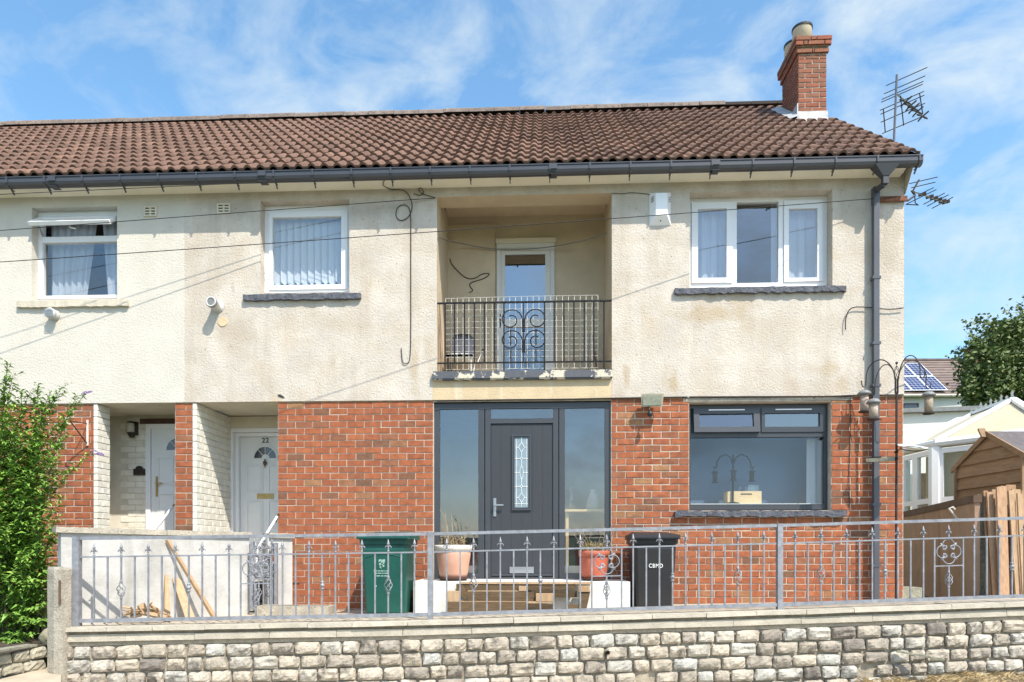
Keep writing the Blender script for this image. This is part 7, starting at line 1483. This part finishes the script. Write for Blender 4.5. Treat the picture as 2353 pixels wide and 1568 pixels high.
# flat-roofed white building and the house on the hillside
g0_, g1_ = cw(2020, HY, 18), cw(2260, HY, 17.4); m = MB(); zt2 = cw(2100, 955, 18).z
t = thing('white_building', 'plain white flat-roofed building behind the conservatory', 'building', Vector(((g0_.x + g1_.x) / 2, g0_.y + 2, 0)))
m.hexa([Vector((g0_.x - 1, g0_.y, -1)), Vector((g1_.x, g1_.y, -1)), Vector((g1_.x, g1_.y + 4, -1)), Vector((g0_.x - 1, g0_.y + 4, -1)), Vector((g0_.x - 1, g0_.y, zt2)), Vector((g1_.x, g1_.y, zt2)), Vector((g1_.x, g1_.y + 4, zt2)), Vector((g0_.x - 1, g0_.y + 4, zt2))]); m.build('wall', 'white_wall', t)
m = MB(); m.hexa([Vector((g0_.x - 1.1, g0_.y - .15, zt2 + .002)), Vector((g1_.x + .1, g1_.y - .15, zt2 + .002)), Vector((g1_.x + .1, g1_.y + 4.1, zt2 + .002)), Vector((g0_.x - 1.1, g0_.y + 4.1, zt2 + .002)), Vector((g0_.x - 1.1, g0_.y - .15, zt2 + .11)), Vector((g1_.x + .1, g1_.y - .15, zt2 + .11)), Vector((g1_.x + .1, g1_.y + 4.1, zt2 + .11)), Vector((g0_.x - 1.1, g0_.y + 4.1, zt2 + .11))]); m.build('roof_edge', 'zinc', t)
D = 40.0
hw = lambda q, y, dd=0: cw(q, y, D + dd)
ea0, ea1 = hw(2000, 907), hw(2330, 907); zE = ea0.z; rise = 2.4; run = 3.6
zR = (HY - 829) / F * (D + run); r0, r1 = cw(2000, 829, D + run), cw(2330, 829, D + run)
t = thing('far_house', 'grey roofed house with solar panels up on the hillside behind', 'house', Vector(((ea0.x + ea1.x) / 2, ea0.y + 3, 3)))
m = MB(); m.box(ea0.x, ea1.x, ea0.y + .4, ea0.y + 7, 2.5, zE - .02); hwall = m.build('wall', 'far_wall', t)
m = MB(); m.hexa([ea0 + Vector((0, 0, -.1)), ea1 + Vector((0, 0, -.1)), r1 + Vector((0, 0, -.1)), r0 + Vector((0, 0, -.1)), ea0, ea1, r1, r0]); m.quad(r0, r1, r1 + Vector((0, run, zE - zR)), r0 + Vector((0, run, zE - zR))); rf = m.build('roof', 'far_tile', t)
for i in range(13):                                    # slate courses
    v0, v1 = i / 13, (i + 1) / 13; a0, a1 = ea0 + (r0 - ea0) * v0, ea1 + (r1 - ea1) * v0; b0_, b1_ = ea0 + (r0 - ea0) * v1, ea1 + (r1 - ea1) * v1; m = MB(); u = Vector((0, -.02, .045)); w2 = Vector((0, 0, .012)); m.quad(a0 + u, a1 + u, b1_ + w2, b0_ + w2); m.quad(a0, a1, a1 + u, a0 + u); m.build('slate_course', 'far_tile', rf)
m = MB(); m.tube([ea0 + Vector((0, -.08, -.06)), ea1 + Vector((0, -.08, -.06))], .075, 6); m.build('gutter', 'cream_wall', t)
m = MB(); m.tube([r0 + Vector((0, 0, .03)), r1 + Vector((0, 0, .03))], .11, 6); m.build('ridge', 'far_tile', t)
wa, wb = hw(2081, 944), hw(2116, 925); m = MB(); m.frame(wa.x, wb.x, wa.z, wb.z, ea0.y + .34, ea0.y + .41, .06); wf = m.build('window', 'dark_paint', t); m = MB(); m.quad((wa.x, ea0.y + .37, wa.z), (wb.x, ea0.y + .37, wa.z), (wb.x, ea0.y + .37, wb.z), (wa.x, ea0.y + .37, wb.z)); m.build('pane', 'glass_dark', wf)
kc = cw(2250, 812, D + run * .8); m = MB(); m.box(kc.x - .42, kc.x + .42, kc.y, kc.y + .8, kc.z - 1.5, kc.z + .35); m.box(kc.x - .5, kc.x + .5, kc.y - .06, kc.y + .86, kc.z + .351, kc.z + .48); ck = m.build('chimney', 'brick_chimney', t); m = MB(); m.lathe((kc.x + .05, kc.y + .35, kc.z + .48), [(.2, 0), (.17, .4), (.2, .42), (.2, .5)], 10); m.build('chimney_pot', 'concrete', ck)
spd = (r0 - ea0).normalized(); spn = Vector((0, -spd.z, spd.y))
def SPt(qx, v, lift=.10): f_ = ea0 + (r0 - ea0) * v; l = (qx - CX) / F; dd = (f_ - CAM).dot(FWD); p = cw(qx, HY, dd); return Vector((p.x, f_.y + (p.y - f_.y) * 0, f_.z)) + spn * lift
cols = [2030, 2062, 2099, 2140.5, 2172]
lbl = {}
wpan = 1.0; xr_ = SPt(2171, .08).x; hgt = (r0 - ea0).length
names = [['lower right corner solar panel on the far house roof', 'lower solar panel second from the right on the far roof', 'lower solar panel third from the right, half hidden by the house corner', 'lower solar panel furthest left, hidden edge behind the house corner'], ['upper right corner solar panel on the far house roof', 'upper solar panel second from the right on the far roof', 'upper solar panel third from the right, half hidden by the house corner', 'upper solar panel furthest left, behind the house corner']]
for row in range(2):
    for c_ in range(3):
        v0, v1 = (.06, .455) if row == 0 else (.47, .86)
        xa, xb2 = xr_ - (c_ + 1) * 1.02 + .02, xr_ - c_ * 1.02
        def SF(p, xa=xa): f_ = ea0 + (r0 - ea0) * p[1]; return Vector((p[0], f_.y, f_.z)) + spn * p[2]
        pt = tag(None or bpy.data.objects.new('solar_panel', None), names[row][c_], 'solar panel', 'solar panels on the far roof'); C.objects.link(pt); pc = SF(((xa + xb2) / 2, (v0 + v1) / 2, .1)); pt.location = pc; WL[pt] = pc
        m = MB(SF); m.hexa([(xa, v0, .08), (xb2, v0, .08), (xb2, v1, .08), (xa, v1, .08), (xa, v0, .11), (xb2, v0, .11), (xb2, v1, .11), (xa, v1, .11)]); m.build('frame', 'solar_frame', pt)
        m = MB(SF); nx_, nz_ = 4, 6; fx = .04; fv = .012
        for i in range(nx_):
            for j in range(nz_):
                x0_, x1_ = xa + fx + (xb2 - xa - 2 * fx) * i / nx_, xa + fx + (xb2 - xa - 2 * fx) * (i + 1) / nx_; w0, w1 = v0 + fv + (v1 - v0 - 2 * fv) * j / nz_, v0 + fv + (v1 - v0 - 2 * fv) * (j + 1) / nz_
                m.quad((x0_ + .009, w0 + .003, .114), (x1_ - .009, w0 + .003, .114), (x1_ - .009, w1 - .003, .114), (x0_ + .009, w1 - .003, .114))
        m.build('cells', 'solar_cell', pt, kind='stuff')
# trees
def tree(label, blobs, base, seed, n, sz, mat='tree_leaf'):
    rr = random.Random(seed); t = thing('tree', label, 'tree', base, 'trees on the hillside'); m = MB(); cen = sum((b[0] for b in blobs), Vector()) / len(blobs)
    m.tube([base, base + (cen - base) * .4 + Vector((.1, 0, 0)), cen], .28, 8, r1=.1)
    for b in blobs: m.tube([base + (cen - base) * rr.uniform(.3, .7), (b[0] + cen) / 2, b[0]], .10, 5, r1=.03)
    m.build('trunk', 'bark', t); lf = MB(); tot = sum(b[1] ** 2 for b in blobs)
    for c, r_ in blobs:
        k = int(n * r_ * r_ / tot)
        cl = [(Vector((rr.gauss(0, 1), rr.gauss(0, 1), rr.gauss(0, 1))).normalized() * r_ * rr.uniform(.55, 1.05)) for _ in range(max(6, k // 30))]
        for i in range(k):
            o_ = rr.choice(cl) + Vector((rr.gauss(0, 1), rr.gauss(0, 1), rr.gauss(0, 1))) * r_ * .16; p = c + o_; s_ = sz * rr.uniform(.6, 1.3); a = Vector((rr.gauss(0, 1), rr.gauss(0, 1), rr.gauss(0, .6))).normalized() * s_; b = a.cross(Vector((rr.gauss(0, 1), rr.gauss(0, 1), rr.gauss(0, 1)))).normalized() * s_ * .6; lf.add([p - a, p + b, p + a, p - b], [(0, 1, 2, 3)])
    lf.build('crown', mat, t, kind='stuff')
DT_ = 27.0
bl = [(cw(2275, 775, DT_), .85), (cw(2262, 830, DT_ - .5), .9), (cw(2310, 800, DT_), 1.1), (cw(2255, 890, DT_ - .7), .8), (cw(2300, 870, DT_ - .8), 1.1), (cw(2245, 920, DT_ - .5), .6), (cw(2345, 840, DT_), 1.3), (cw(2340, 920, DT_ - .6), 1.1), (cw(2285, 930, DT_ - .6), .7), (cw(2390, 800, DT_), 1.4), (cw(2400, 900, DT_), 1.4), (cw(2355, 775, DT_ + .4), .9)]
tree('dense dark green tree rising behind the shed and conservatory', bl, cw(2330, 1080, DT_ + .3), 31, 24000, .085)
bl = [(cw(2352, 745, DT_ + 4), .7), (cw(2375, 715, DT_ + 4), 1.0), (cw(2420, 740, DT_ + 4), 1.4)]
tree('sparse taller tree just entering at the right frame edge', bl, cw(2400, 1080, DT_ + 4), 32, 1800, .085)
